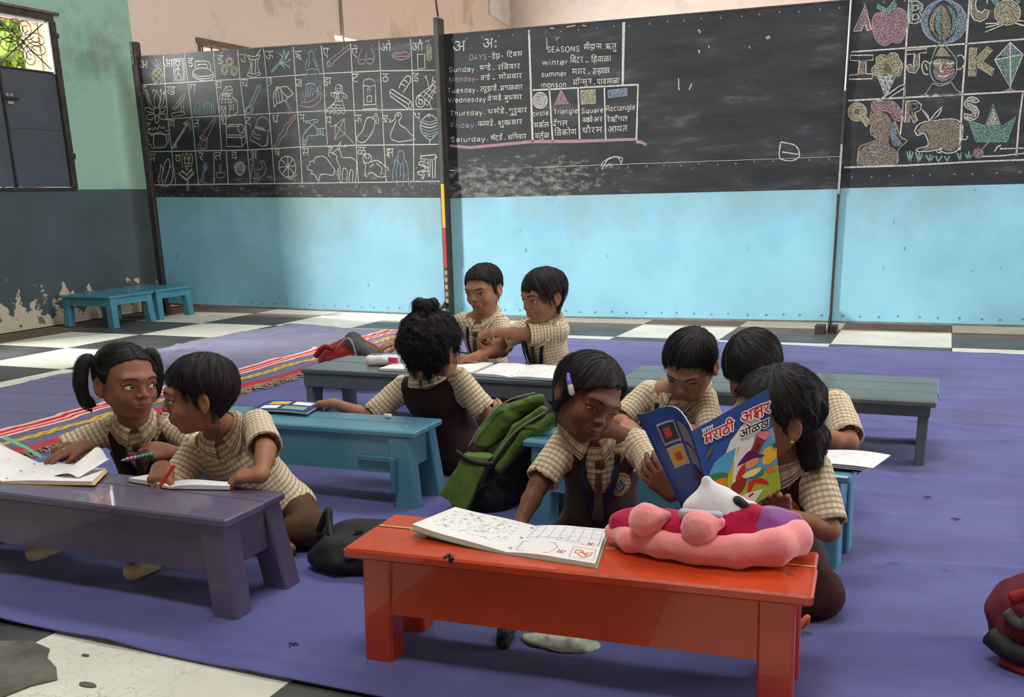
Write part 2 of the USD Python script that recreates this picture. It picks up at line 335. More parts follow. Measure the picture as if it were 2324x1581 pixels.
# ---------------------------------------------------------------- the three standing boards
def board_black():
    N = {'g': ('geometry', {}), 'mp': ('mapping', {'scale': (1.2, 1, 5)}), 'n': ('noise_texture', {'scale': 2.2, 'detail': 7, 'roughness': .68, 'distortion': .3}),
         'r': ('rgb_ramp', {'ramp': [(.38, lin((30, 32, 35))), (.58, lin((44, 47, 50))), (.78, lin((84, 88, 88)))]}),
         'sx': ('separate_xyz', {}), 'ms': ('mapping', {'scale': (1, 1, 2.0)}), 'n2': ('noise_texture', {'scale': 14.0, 'detail': 8, 'roughness': .75}),
         'zr': ('map_range', {'from_min': .98, 'from_max': 1.25, 'to_min': .13, 'to_max': -.2, 'clamp': True}), 'a': ('math', {'math_type': 'add'}),
         'xr': ('map_range', {'from_min': -2.3, 'from_max': -1.6, 'to_min': .0, 'to_max': -.16, 'clamp': True}), 'xl': ('math', {'math_type': 'less_than', 'value2': -3.1}), 'xm': ('math', {'math_type': 'multiply_add', 'value2': -.07}), 'a2': ('math', {'math_type': 'add'}),
         'r2': ('rgb_ramp', {'ramp': [(.60, (0, 0, 0)), (.78, (.75, .75, .75))]}), 'm': ('mix_color', {'b': lin((142, 142, 134))}),
         'p': ('principled_bsdf', {'roughness': .55, 'specular_ior_level': .35})}
    L = [('g.position', 'mp.vector'), ('mp.vector', 'n.vector'), ('n.fac', 'r.fac'), ('g.position', 'sx.vector'), ('g.position', 'ms.vector'), ('ms.vector', 'n2.vector'), ('sx.z', 'zr.value'), ('n2.fac', 'a.value1'), ('zr.result', 'a.value2'),
         ('sx.x', 'xr.value'), ('sx.x', 'xl.value1'), ('xl.value', 'xm.value1'), ('xr.result', 'xm.value3'), ('xm.value', 'a2.value2'), ('a.value', 'a2.value1'), ('a2.value', 'r2.fac'), ('r2.color', 'm.fac'), ('r.color', 'm.a'), ('m.result', 'p.base_color')]
    usdkit.material(stage, '/World/Looks/blackboard', N, L, surface='p.BSDF')
board_black()
def blue_paint():
    N = {'g': ('geometry', {}), 'n': ('noise_texture', {'scale': 2.0, 'detail': 6, 'roughness': .6}), 'r': ('rgb_ramp', {'ramp': [(.35, lin((126, 180, 200))), (.65, lin((140, 194, 212)))]}),
         's': ('separate_xyz', {}), 'mp': ('mapping', {'scale': (1.0, 1, .7)}), 'n2': ('noise_texture', {'scale': 1.7, 'detail': 7, 'roughness': .65}),
         'zr': ('map_range', {'from_min': .45, 'from_max': .80, 'to_min': -.10, 'to_max': .16, 'clamp': True}), 'a': ('math', {'math_type': 'add'}),
         'r2': ('rgb_ramp', {'ramp': [(.48, (0, 0, 0)), (.74, (.62, .62, .62))]}), 'm': ('mix_color', {'b': lin((128, 150, 142))}),
         'n3': ('noise_texture', {'scale': 22.0, 'detail': 3}), 'r3': ('rgb_ramp', {'ramp': [(.735, (0, 0, 0)), (.76, (.6, .6, .6))]}), 'm3': ('mix_color', {'b': lin((74, 100, 112))}), 'mp3': ('mapping', {'scale': (1.0, 1, .45)}),
         'p': ('principled_bsdf', {'roughness': .5, 'specular_ior_level': .35})}
    L = [('g.position', 'n.vector'), ('n.fac', 'r.fac'), ('g.position', 's.vector'), ('g.position', 'mp.vector'), ('mp.vector', 'n2.vector'), ('s.z', 'zr.value'), ('n2.fac', 'a.value1'), ('zr.result', 'a.value2'), ('a.value', 'r2.fac'),
         ('r2.color', 'm.fac'), ('r.color', 'm.a'), ('g.position', 'mp3.vector'), ('mp3.vector', 'n3.vector'), ('n3.fac', 'r3.fac'), ('r3.color', 'm3.fac'), ('m.result', 'm3.a'), ('m3.result', 'p.base_color')]
    usdkit.material(stage, '/World/Looks/board_blue', N, L, surface='p.BSDF')
blue_paint()
mat('rail_grey', (120, 122, 116), (96, 96, 92), scale=12, rough=.6)
mat('gap_yellow', (206, 160, 40), rough=.5); mat('gap_red', (170, 30, 24), rough=.5); mat('red_brick', (150, 110, 96), (176, 150, 120), scale=30, rough=.9)
mat('screw', (110, 112, 112), rough=.5)
BY = 6.2                                                   # front plane of the boards
def make_board(label, x0, x1, zt, zb, seam=None, tilt=0.0):
    t = thing('classroom_board', (0, 0, 0), 0, label, 'board', 'classroom boards')
    ze = .812 if seam is None else .808
    lift = lambda x: tilt * (x1 - x) / (x1 - x0)
    def slab(xa, xb, z0a, z0b, z1a, z1b, ya=BY, yb=BY + .018):
        return hull([(x, y, z) for x, za, zc in ((xa, z0a, z1a), (xb, z0b, z1b)) for y in (ya, yb) for z in (za, zc)])
    if seam:
        obj('blackboard_panel', slab(x0, x1, seam + .001, seam + .001, zt[0], zt[1]), 'blackboard', t)
        obj('blackboard_strip', slab(x0, x1, ze + lift(x0), ze, seam - .001, seam - .001), 'blackboard', t)
    else:
        obj('blackboard_panel', slab(x0, x1, ze + lift(x0), ze, zt[0], zt[1]), 'blackboard', t)
    obj('blue_panel', slab(x0, x1, zb[0], zb[1], ze + lift(x0), ze, BY + .0005, BY + .0175), 'board_blue', t)
    obj('frame_rail', slab(x0, x1, zb[0] - .012, zb[1] - .012, zb[0], zb[1], BY - .004, BY + .03), 'rail_grey', t)
    obj('frame_rail', slab(x0, x1, zt[0], zt[1], zt[0] + .008, zt[1] + .008, BY - .003, BY + .03), 'dark_metal', t)
    sc = []
    n = int((x1 - x0) / .105)
    for k in range(n):
        x = x0 + (k + .5) * (x1 - x0) / n; f = (x - x0) / (x1 - x0); zz = zt[0] + f * (zt[1] - zt[0])
        for z in [zz - .03, zb[0] + f * (zb[1] - zb[0]) + .03] + ([seam - .016] if seam else [.87]):
            sc.append(trimesh.creation.cylinder(.0055, .004, sections=7, transform=trimesh.transformations.rotation_matrix(math.pi / 2, [1, 0, 0])).apply_translation((x + rng.uniform(-.01, .01), BY, z + rng.uniform(-.004, .004))))
    obj('screw_heads', join(*sc), 'screw', t, kind='stuff')
    return t
board_l = make_board('left blackboard with chalked letter-and-picture grid, blue lower half and dark stand post', -5.565, -3.134, (1.852, 1.806), (.072, .038), tilt=.055)
board_m = make_board('middle blackboard chalked with days and seasons, mostly bare, above a bright blue panel', -3.075, -.604, (1.806, 1.790), (.042, .060), seam=.985)
board_r = make_board('right blackboard with coloured chalk alphabet pictures above a dull blue panel', -.588, 1.86, (1.795, 1.79), (.060, .066))
# posts and feet
obj('post', cbox(-5.62, -5.57, BY - .03, BY + .03, .0, 1.955, .003), 'dark_metal', board_l)
obj('post', cbox(-5.603, -5.588, BY - .045, BY - .03, 1.80, 1.955, .003), 'rail_grey', board_l)
for z in (1.86, 1.90): obj('bolt_head', trimesh.creation.icosphere(1, .006).apply_translation((-5.60, BY - .046, z)), 'bright_metal', board_l)
obj('post', cbox(-3.112, -3.080, BY - .07, BY + .02, .0, 1.905, .003), 'dark_metal', board_m)
obj('foot', hull([(-3.11, BY - .03, 0), (-3.11, BY - .33, 0), (-3.11, BY - .03, .16), (-3.10, BY - .03, 0), (-3.10, BY - .33, 0), (-3.10, BY - .03, .16)]) - cbox(-3.2, -3.0, BY - .2, BY - .06, .02, .09), 'dark_metal', board_m)
obj('post', cbox(-.602, -.588, BY - .02, BY + .03, .0, 1.86, .002), 'dark_metal', board_r)
obj('foot', hull([(-.600, BY, .0), (-.600, BY - .16, 0), (-.600, BY, .15), (-.592, BY, 0), (-.592, BY - .16, 0), (-.592, BY, .15)]), 'dark_metal', board_r)
obj('foot_block', cbox(-.665, -.61, BY - .17, BY - .08, 0, .05), 'dark_metal', board_r); obj('foot_block', cbox(-.586, -.545, BY - .12, BY - .04, 0, .045), 'dark_metal', board_r)
obj('edge_strip', cbox(-.600, -.590, BY - .026, BY - .02, .78, 1.05, .001), 'bright_metal', board_r)
obj('edge_strip', cbox(-.600, -.592, BY - .026, BY - .02, 1.33, 1.86, .001), 'plaster_white', board_r)
# strip standing in for the coloured cloth seen between left and middle board
pl = thing('striped_pole', (0, 0, 0), 0, 'thin yellow and red strip for coloured cloth showing in the gap between boards', 'pole')
obj('yellow_section', cbox(-3.099, -3.079, BY - .082, BY - .071, .62, .90, .001), 'gap_yellow', pl)
obj('red_section', cbox(-3.099, -3.079, BY - .082, BY - .071, .36, .62, .001), 'gap_red', pl)
for k in range(5): obj('white_band', cbox(-3.098, -3.080, BY - .082, BY - .071, .125 + .047 * k, .152 + .047 * k, .001), 'red_brick', pl)
obj('cable', tube(catmull([(-3.10, BY - .02, 1.915), (-3.12, BY + .0, 2.02), (-3.3, BY + .4, 2.2), (-3.6, 8.0, 2.9), (-3.5, 9, 4.55)], 6), .006, 6), 'black_wire', label='thin black cable hanging down to the middle post', category='cable')
# chalk strokes on the boards: board | part | colour | width mm | lines | filled shapes, all in millimetres on the board (x from -6 m, z); every point is a step from the one before
CHALK = """L|chalk_grid|w|7|658,1855 -13,-198 -10,-234 3,-477;849,1855 9,-438 -6,-466;1106,1845 -5,-193 2,-242 -11,-228;1023,1170 -27,-220;1133,1171 -10,-224;1315,1844 -2,-196 12,-240 2,-235;1321,1173 0,-229;1534,1837 5,-194 -7,-705;1779,1823 -7,-428 1,-216 -7,-247;2003,1815 4,-193 -10,-239 0,-213;2233,1811 -8,-886;2450,1811 -6,-641 2,-247;2685,1806 1,-198 -5,-234 -23,-456|
L|chalk_grid|w|7|394,1663 930,-15 680,-8 446,-12 410,-23;605,1414 253,3 1124,-14 878,-34;416,1195 911,-22 443,4 455,-7 635,-19;351,957 1921,-31 588,-7|
L|chalk_letter|w|6|490,1823 8,-1;512,1822 -14,0;498,1822 -4,-24;443,1824 23,0 5,-8 -8,-11;454,1806 9,-1;463,1805 1,-5 5,-1;427,1804 5,-12 11,-9 18,-1 7,7 1,10;494,1798 -25,1;494,1798 -4,-25|
L|chalk_letter|w|6|702,1816 5,-1;736,1814 -8,-1;707,1815 21,-2;707,1815 -3,-24;728,1813 -7,-48;671,1816 16,0 2,-7 -5,-11;678,1798 6,0;684,1798 0,-5 3,-1;660,1795 3,-11 7,-9 11,0 5,6 1,11;704,1791 -17,1;704,1791 -4,-25|
L|chalk_letter|w|6|875,1813 37,-3;926,1810 -14,0;912,1810 -3,-14 -21,1 -9,-3 0,-6 3,-6 22,-1 9,-6 -2,-10 -16,-5;878,1764 17,-4;895,1760 2,-5 7,-2|
L|chalk_letter|w|6|1191,1833 -12,1 -9,-6 3,-18;1138,1813 35,-3;1189,1809 -13,0;1176,1809 -3,-13 -22,1 -8,-3 -1,-6 3,-5 23,-2 9,-6 -1,-9 -17,-5;1141,1764 18,-3;1159,1761 2,-5 8,-3|
L|chalk_letter|w|6|1336,1808 38,-4;1385,1804 -11,0;1374,1804 1,-13 -7,-8;1368,1783 -9,0;1368,1783 5,-13 -1,-7 -5,-6 -4,0 -15,4 -9,11 -2,9|
L|chalk_letter|w|6|1546,1812 37,-3;1614,1807 -31,2;1583,1809 1,-13 -7,-8;1577,1788 -8,-1;1577,1788 1,-5 5,-4;1548,1786 6,-15 11,-9 12,0 3,3 3,14;1583,1779 9,4 11,-3 2,-8 -4,-10|
L|chalk_letter|w|6|1787,1795 28,-3;1846,1791 -31,1;1815,1792 -2,-25;1789,1778 12,0 8,-12;1831,1773 -2,-4;1829,1769 -16,-2;1829,1769 1,-11 -5,-3 0,-11 2,-2 12,1;1809,1766 -18,-12;1813,1766 -2,-20|
L|chalk_letter|w|6|2016,1797 7,-1;2060,1794 -9,0;2023,1796 28,-2;2023,1796 -2,-30 6,-7 20,-14 -1,-10;2051,1794 -2,-22 -8,-8|
L|chalk_letter|w|6|2257,1800 12,-4 6,-19;2240,1779 7,-1;2275,1777 -28,1;2284,1776 -9,0;2247,1778 -2,-30 6,-7 20,-13 -1,-11;2275,1776 -2,-22 -7,-7|
L|chalk_letter|w|6|2513,1810 8,-1 3,-4 5,-18;2502,1789 6,-1;2529,1787 -21,1;2538,1786 -8,0;2508,1788 -2,-21;2530,1786 -3,-44;2471,1790 16,-1 3,-6 -4,-10;2479,1773 7,0;2486,1773 0,-5 4,-1;2462,1771 4,-10 7,-8 12,-1 4,6 1,9;2506,1767 -16,0;2506,1767 -1,-23|
L|chalk_letter|w|6|2746,1794 9,0 6,-11;2744,1784 12,-1;2761,1783 -5,0;2761,1783 1,-3;2756,1783 6,-3;2762,1780 0,-8;2736,1774 6,-1;2762,1772 -20,1;2773,1772 -9,-1;2742,1773 -1,-21;2764,1771 -2,-43;2705,1775 15,-1 4,-6 -4,-10;2713,1759 7,-1;2720,1758 0,-4 4,-2;2695,1756 4,-10 8,-8 12,-1 4,6 1,9;2741,1752 -17,0;2741,1752 -2,-22|
L|chalk_letter|w|6|419,1652 27,-2;471,1649 -25,1;446,1650 -4,-25;437,1632 -2,4 -10,-1 -7,-8 -1,-7 5,-9 9,0 9,3;442,1625 10,3 7,-1 2,-9 -5,-15;442,1625 -2,-11;440,1614 -2,-14|
L|chalk_letter|w|6|656,1636 22,-2;736,1632 -12,-1;678,1634 -4,-20 -13,-5 2,-10 21,-15 17,-2 16,2;678,1634 46,-3;724,1631 -5,-33;710,1619 -8,0 -9,-4 -3,-3 1,-11 4,-3 24,0;719,1598 -2,-14|
L|chalk_letter|w|6|864,1639 15,-2;925,1635 -14,0;879,1637 32,-2;879,1637 -4,-26;911,1635 -7,-49|
L|chalk_letter|w|6|1156,1641 -10,-1;1108,1643 38,-3;1108,1643 -2,-11 7,-9;1146,1640 -5,-33;1124,1624 -11,-1;1113,1623 -5,-12 5,-7 17,-1 11,4;1141,1607 -1,-15|
L|chalk_letter|w|6|1322,1643 49,-4;1382,1639 -11,0;1371,1639 -5,-33;1352,1625 -13,0;1324,1626 15,-1;1339,1625 -6,-15 4,-6 18,-2 11,4;1366,1606 0,-14|
L|chalk_letter|w|6|1532,1642 41,-4;1589,1638 -16,0;1573,1638 -1,-12;1549,1628 -11,0 -4,-5 0,-7 6,-6;1572,1626 -6,0 -5,-5 0,-7 8,-6;1572,1626 8,-5 1,-8 -6,-13 -11,-8 -24,1 -4,6 4,11;1549,1610 -9,0|
L|chalk_letter|w|6|1777,1615 44,-4;1830,1612 -9,-1;1821,1611 -2,-15;1819,1596 -19,1 3,-16 -4,-8 -11,1 -6,10 -3,12;1819,1596 -3,-31|
L|chalk_letter|w|6|2008,1614 25,-2;2064,1611 -8,0;2033,1612 23,-1;2033,1612 -1,-12 -18,-1 -3,-9 4,-6 12,0 8,-3;2056,1611 -3,-30;2053,1581 -18,0;2053,1581 -1,-16;2035,1581 -2,-11 -11,-5;2010,1567 12,-2;2022,1565 1,-5 5,-2|
L|chalk_letter|w|6|2234,1621 32,-3;2283,1618 -17,0;2266,1618 -1,-16 -20,-3 -8,-7 -1,-7 10,-11 27,-1|
L|chalk_letter|w|6|2462,1608 26,-3;2509,1605 -21,0;2488,1605 -1,-16;2487,1589 -17,-2 -6,-8 1,-12 8,-6 18,-1 9,6 1,9 -2,7 -12,7|
L|chalk_letter|w|6|2686,1597 38,-4;2734,1594 -10,-1;2724,1593 -1,-11 -21,-1 -3,-3 0,-5 4,-6 15,0 7,-3 2,-6 -2,-6 -8,-3 -10,0 -15,7|
L|chalk_letter|w|6|425,1397 27,-2;471,1395 -19,0;452,1395 -2,-16 -17,-3 -9,-10 0,-13 7,-8 7,-1;438,1344 2,13 5,5 8,1 6,-4 -4,-13 -8,-3 -9,1|
L|chalk_letter|w|6|645,1408 6,-1;696,1405 -8,0;651,1407 21,-1;651,1407 -4,-28 4,-9 13,1 8,35;672,1406 16,-1;688,1405 -7,-50|
L|chalk_letter|w|6|874,1399 36,-3;921,1396 -11,0;910,1396 -3,-21;907,1375 -22,1 -9,-4 -2,-3 0,-12 9,-11;907,1375 -4,-29|
L|chalk_letter|w|6|1151,1395 7,-2;1168,1394 -10,-1;1158,1393 -4,-32;1124,1381 -7,6 1,6 4,3 12,-2 3,-8 -3,-10 -13,-7 0,-4 4,-6 18,-2 11,4;1154,1361 -2,-17|
L|chalk_letter|w|6|1335,1393 30,-3;1380,1391 -15,-1;1365,1390 -2,-14 -20,-3 -7,-7 -1,-7 9,-10 18,0;1362,1349 5,-14|
L|chalk_letter|w|6|1595,1393 6,-2;1612,1392 -11,-1;1601,1391 -4,-34;1580,1385 -1,9 -8,1 -6,-4 -2,-10 8,-8;1581,1373 -10,0;1571,1373 -4,-13 3,-5 17,-2 10,4;1597,1357 -1,-13|
L|chalk_letter|w|6|1785,1388 35,-3;1829,1386 -9,-1;1820,1385 -3,-22;1817,1363 -24,2 -1,-6;1817,1363 -2,-25|
L|chalk_letter|w|6|2004,1364 6,-2;2046,1361 -8,0;2010,1362 28,-1;2010,1362 -1,-30 4,-4 21,2;2038,1361 -4,-31;2034,1330 0,-16|
L|chalk_letter|w|6|2224,1363 7,-1;2287,1360 -30,1;2231,1362 26,-1;2231,1362 -1,-30 4,-4 20,2;2257,1361 -1,-24;2256,1337 12,4 8,-2 3,-8 -4,-14;2256,1337 -2,-7;2254,1330 0,-16|
L|chalk_letter|w|6|2442,1349 37,-3;2489,1347 -10,-1;2479,1346 -4,-32;2468,1333 -12,-1;2456,1332 -8,-2 -4,-5 2,-10 5,-4 14,-1 2,3;2456,1332 11,-19;2475,1314 -8,-1;2475,1314 1,-14|
L|chalk_letter|w|6|2710,1351 11,-2;2730,1350 -9,-1;2721,1349 -1,-25;2689,1339 -8,4 0,6 6,4 7,-1 4,-12 -1,-15 23,-1;2720,1324 -1,-20;2693,1343 -6,-5 -5,6 6,5 5,-6|
L|chalk_letter|w|6|419,1177 13,-1;477,1175 -11,-1;432,1176 34,-2;432,1176 -4,-30 34,-1;466,1174 -4,-29;462,1145 -4,-22;435,1133 -8,-6 -5,2 -1,5 8,6 5,-2 1,-5|
L|chalk_letter|w|6|663,1163 14,-2;716,1161 -11,-1;677,1161 28,-1;677,1161 0,-15 -2,-4 -10,-5 1,-9 6,-5 17,-1 9,3;705,1160 -7,-35;698,1125 -1,-16|
L|chalk_letter|w|6|883,1170 33,-2;929,1168 -13,0;916,1168 -1,-14 -4,-6 -6,-4 -14,-2;891,1142 2,-9 23,-17|
L|chalk_letter|w|6|1031,1168 48,-3;1088,1166 -9,-1;1079,1165 -3,-17;1076,1148 -8,0 -11,-5;1076,1148 -4,-33;1057,1143 -3,-8;1057,1143 -10,6 -6,0 -9,-7 1,-14 12,-13|
L|chalk_letter|w|6|1180,1165 39,-3;1229,1163 -10,-1;1219,1162 -6,-35;1206,1148 -20,-2 -4,-5 -1,-11 6,-6 16,-1 10,4;1213,1127 -1,-15|
L|chalk_letter|w|6|1385,1163 7,-2;1402,1162 -10,-1;1392,1161 -5,-49;1361,1147 -4,0 -5,6 4,10 12,-1 5,-10 -3,-12 -10,-10;1350,1132 10,-2;1360,1130 1,-5 8,-12|
L|chalk_letter|w|6|1554,1173 6,0 3,-4;1601,1171 -9,-1;1592,1170 -24,2 -4,-3;1592,1170 -4,-30;1563,1168 -2,-1 -3,-23 2,-4 4,-4 14,-1 7,5;1564,1168 21,-28;1588,1140 -1,-18|
L|chalk_letter|w|6|1786,1166 20,-2;1843,1164 -9,-1;1806,1164 -4,-24;1806,1164 28,-1;1834,1163 -3,-26;1802,1140 -10,-1;1802,1140 13,-4 16,1;1792,1139 3,-11 9,-8;1831,1137 -2,-22|
L|chalk_letter|w|6|2000,1165 32,-2;2042,1163 -10,0;2032,1163 -2,-14 -24,-1 -2,-7 3,-7;2007,1134 22,-2 4,-9 -2,-5 -6,-3;2007,1134 -6,-8 0,-6 2,-7 10,-11|
L|chalk_letter|w|6|2236,1156 49,-3;2304,1153 -19,0;2285,1153 -1,-16;2284,1137 -15,-6;2284,1137 6,-1 4,-6 -2,-16 -5,-4 -12,1 -11,6;2269,1131 -5,-14;2269,1131 -10,6 -9,1 -8,-3 -4,-7 0,-7 5,-9 13,0 8,5|
L|chalk_letter|w|6|2456,1138 61,-2;2507,1136 -3,-51;2488,1137 0,-7 -17,-1 -8,-7 6,-6 15,-1 -13,-4 -10,-7 1,-8 9,-4 12,5 -2,8 -9,-1 0,-11 10,-11;2484,1115 22,-1|
L|chalk_letter|w|7|2717,1082 116,6 10,-19 -14,-7 -10,-121 -17,-1 2,121 -13,-1 -11,-110 -10,0 4,111 -58,5 1,16;2755,1050 -42,-3 -10,-8 -2,-4 1,-5 7,-3 33,-11 11,-14 -6,-7 -58,-15 1,-8 8,-7 31,-5 0,-5 -14,-19;2769,1037 -46,-2 40,-24 7,-14 -4,-12 -46,-6 22,-15 -12,-29;2836,1082 -20,-25|
L|chalk_drawing|y|6|638,1712 -7,-21 -14,-16 -19,-11 -21,-3 -19,6 -16,12 -8,19 -1,20 7,20 14,17 19,10 21,3 20,-5 15,-13 9,-18 0,-20;541,1738 82,-61;538,1701 55,-40;564,1763 71,-57;626,1753 -92,-56;635,1723 -77,-55;596,1764 -59,-35|
L|chalk_drawing|b|6|590,1767 -26,35 -18,8;590,1767 -2,47 -5,16;591,1767 19,45 14,13;594,1767 36,35 4,2 8,0;573,1782 -24,7;611,1780 23,0|
L|chalk_drawing|w|6|742,1817 96,-3 -8,-142 -100,-1 12,146;753,1805 72,-1 -6,-124 -75,-1 9,126;801,1785 -8,-11 -14,-3 -13,5 -5,12 8,11 15,4 13,-6 4,-12;779,1771 -3,-48;777,1760 -24,-22;777,1760 18,-22;776,1723 -26,-35;776,1723 24,-36|
L|chalk_drawing|w|6|907,1719 12,13 22,8 41,2 44,-3 30,-11 21,-15 12,-19 1,-18 -14,-13 -25,-7 -41,1 -43,6 -34,11 -24,13 -5,8 -2,8 5,16;907,1715 36,-22 35,-7 65,0 49,8;905,1701 47,-23 34,-8 55,0 52,10;935,1742 0,34 2,8 6,6 83,-5 28,-7 11,-9 4,-15 -3,-33;960,1748 -4,15 5,3 59,-1 15,-3 6,-4 -3,-17|
L|chalk_drawing|y|6|1268,1765 -3,-10 -8,-9 -10,-5 -11,-1 -11,3 -9,6 -6,9 -1,11 4,10 7,8 11,5 11,1 11,-3 9,-6 5,-9 1,-10;1217,1716 -4,-12 -7,-10 -10,-6 -11,-2 -11,3 -8,8 -5,10 -1,13 4,12 8,10 10,6 11,2 10,-3 9,-8 4,-10 1,-13;1298,1702 -3,-11 -8,-10 -10,-6 -11,-1 -10,3 -9,7 -4,10 -1,12 3,11 8,9 10,6 11,2 10,-3 9,-7 4,-10 1,-12;1256,1765 -6,-12 -13,-4 -12,6 -4,13 7,12 13,4 12,-6 3,-13;1205,1717 -6,-15 -13,-5 -11,7 -3,7 3,16 10,11 13,-1 7,-12 0,-8;1286,1703 -6,-14 -12,-5 -11,7 -3,6 2,15 10,10 13,-1 7,-11 0,-7|
L|chalk_drawing|w|6|1393,1797 19,-39 3,-24 -12,-34 -27,-32;1502,1793 -23,-33 -7,-23 3,-37 17,-32;1393,1797 53,-13 56,9;1376,1668 40,-14 14,-1 15,1 47,14;1472,1791 42,41;1398,1776 51,-13 44,9;1383,1686 52,-14 54,10;1432,1765 -16,-92;1461,1767 -14,-94|
L|chalk_drawing|c|6|1573,1674 78,58 11,-6 -78,-55;1651,1732 29,29 4,8 -3,7 -23,17;1659,1729 23,22 6,9 11,52;1662,1729 32,14 10,8 37,49;1666,1727 47,4 38,16;1665,1725 41,-9 32,-20;1662,1723 28,-19 6,-12;1663,1788 31,-30;1701,1807 6,-48;1742,1795 -29,-43|
L|chalk_drawing|b|6|1904,1750 -6,26 6,8 9,4 11,-2 10,-7 6,-23;1904,1750 -21,-17 -10,-16 -8,-29 4,-18;1940,1756 26,-75 1,-17;1869,1670 50,7 48,-13;1879,1665 -10,-17 3,-4 24,-4 44,-2 33,4 2,4 -8,18;1926,1744 29,-62;1903,1737 -14,-51|
L|chalk_drawing|p|6|2040,1678 -4,24 6,8 12,8 156,78 12,4 10,-3;2040,1678 32,4 23,27 134,77;2065,1698 -4,-8 -8,-3 -7,4 -2,9 4,8 7,3 8,-4 2,-9|
L|chalk_drawing|p|6|2319,1771 -21,-31 -13,-25 -3,-13 4,-13 8,-9 27,-2 7,3 5,5 8,21 8,-22 14,-8 15,-3 21,13 5,7 5,17 -2,20 -4,10 -18,29;2349,1748 -6,-37;2292,1702 28,6 18,-5 34,5 29,-6|
L|chalk_drawing|p|6|2543,1713 13,10 19,7 27,-7 29,10 29,-11 11,-9 4,-9 -10,-8 -17,-6 -41,-7 -40,11 -16,9 -8,10;2543,1713 55,-9 77,0|
L|chalk_drawing|w|6|2730,1708 52,-1 -1,-84 -52,-2 1,87|
L|chalk_drawing|y|6|2802,1752 13,12 15,-14 2,-73 -17,-13 -17,11 4,77;2812,1748 -4,-72;2822,1747 0,-70;2803,1716 27,1;2794,1781 40,9|
L|chalk_drawing|w|6|471,1621 1,-42 10,-30 29,-43 6,-6 14,-5;534,1490 -10,46 0,16 6,16 28,48;558,1616 22,-43 3,-15 -3,-15 -26,-49;479,1507 -25,87 4,27 6,7 5,-2 27,-91;525,1599 -4,20 2,4 35,-7;590,1605 13,24 2,-2 -15,-79 -6,-14 -23,-36;613,1585 18,28 2,-1 -9,-38 -16,-45 -9,-12 -32,-22;515,1491 6,5 16,6 8,0 14,-7 9,-11 0,-7 -7,-21 -19,-12 -6,-1 -14,4 -10,11 -2,8 2,18 3,7;512,1487 -57,17 -20,1 -9,-4 12,-15 22,-14 51,-3;568,1484 51,20 8,0 -8,-16 -15,-18 -8,-3 -28,0;512,1456 -54,0 -18,-11 -5,-14 17,-10 25,-4 11,4 32,22;560,1454 40,1 9,-2 11,-15 0,-16 -19,-7 -24,0 -7,4 -18,23;523,1443 -8,-33 4,-13 8,-6 11,5 10,13 4,33|
L|chalk_drawing|y|6|687,1485 106,85 24,12 -11,-27 -102,-80 -17,10;773,1534 23,12 -10,-91 -20,-2 7,81;675,1450 21,6 65,4 28,-2 6,-4 3,-5 -6,-10 -10,-2 -94,-9 -10,1 -6,4 -2,12 5,5|
L|chalk_drawing|g|6|873,1431 10,55;887,1428 17,85;904,1429 12,46;922,1428 18,78;941,1429 8,53;959,1428 19,85;978,1429 13,51;996,1429 20,91;1014,1428 12,60;1033,1430 16,84;1051,1431 15,68;1067,1432 6,44;1016,1520 -16,-22;1016,1520 9,-23;1049,1514 -13,-27;978,1513 -16,-27;978,1513 11,-28|
L|chalk_drawing|w|6|1120,1538 21,26 67,-13 31,-20 -34,-35 -90,1 5,41;1115,1497 86,-2 -8,-90 -91,-4 13,96;1205,1496 65,15 -2,-82 -75,-24;1239,1531 30,-25;1164,1581 25,25 41,-2 10,-19 -4,-27 -74,5 2,18;1189,1606 2,-27 49,4;1191,1579 -2,-18;1140,1550 76,-11;1128,1528 90,-10;1157,1561 -24,-63;1183,1557 -20,-62;1206,1551 -17,-56;1127,1478 40,0 -5,-66 -42,-3 7,69;1129,1475 30,-63;1166,1476 -43,-63;1211,1478 24,3 -1,-27 -24,-4 1,28|
L|chalk_drawing|c|6|1374,1474 95,129 15,-5 -5,-22 -82,-108 -23,6;1359,1461 14,9 13,3 12,-9 5,-7 1,-8 -9,-19 -16,-16 -9,-3 -26,3 -6,5 -8,14 0,7 4,5 25,16;1354,1452 25,10 8,-6 3,-10 -8,-12 -11,-10 -19,-2 -8,4 -3,9 2,8 11,9;1452,1591 17,-9|
L|chalk_drawing|w|6|1614,1568 -24,-26 -6,-13 -3,-17 0,-63;1614,1568 65,10 18,-2 16,-9 38,-43;1581,1449 28,25 26,-1 19,12 28,-1 19,21 50,19;1623,1570 3,-43 9,-54;1634,1573 36,-40 31,-28;1606,1573 29,7;1617,1567 -17,-47 9,-46;1651,1565 7,-80|
L|chalk_drawing|p|6|1674,1484 26,-40 8,-18 -3,-15 -7,-5 -12,2 -7,11;1684,1488 31,-43 8,-22 -1,-7 -6,-11 -26,-8|
L|chalk_drawing|p|6|1808,1468 51,-4 18,3 44,17 21,12 17,12 9,14 13,46;1799,1446 65,-13 21,0 42,14 34,22 9,12 12,43;1810,1464 -6,-20;1967,1570 -14,-27 -1,-8 4,-8 25,-20;1816,1472 10,61 18,-61|
L|chalk_drawing|b|6|1847,1497 12,69 13,13 16,3 25,-3 15,-7 11,-12 6,-17 1,-34;1863,1492 9,52 5,12 7,6 25,1;1880,1495 16,52 5,4 17,-1;1903,1502 14,35 4,0 12,-10;1852,1575 37,14 43,-8|
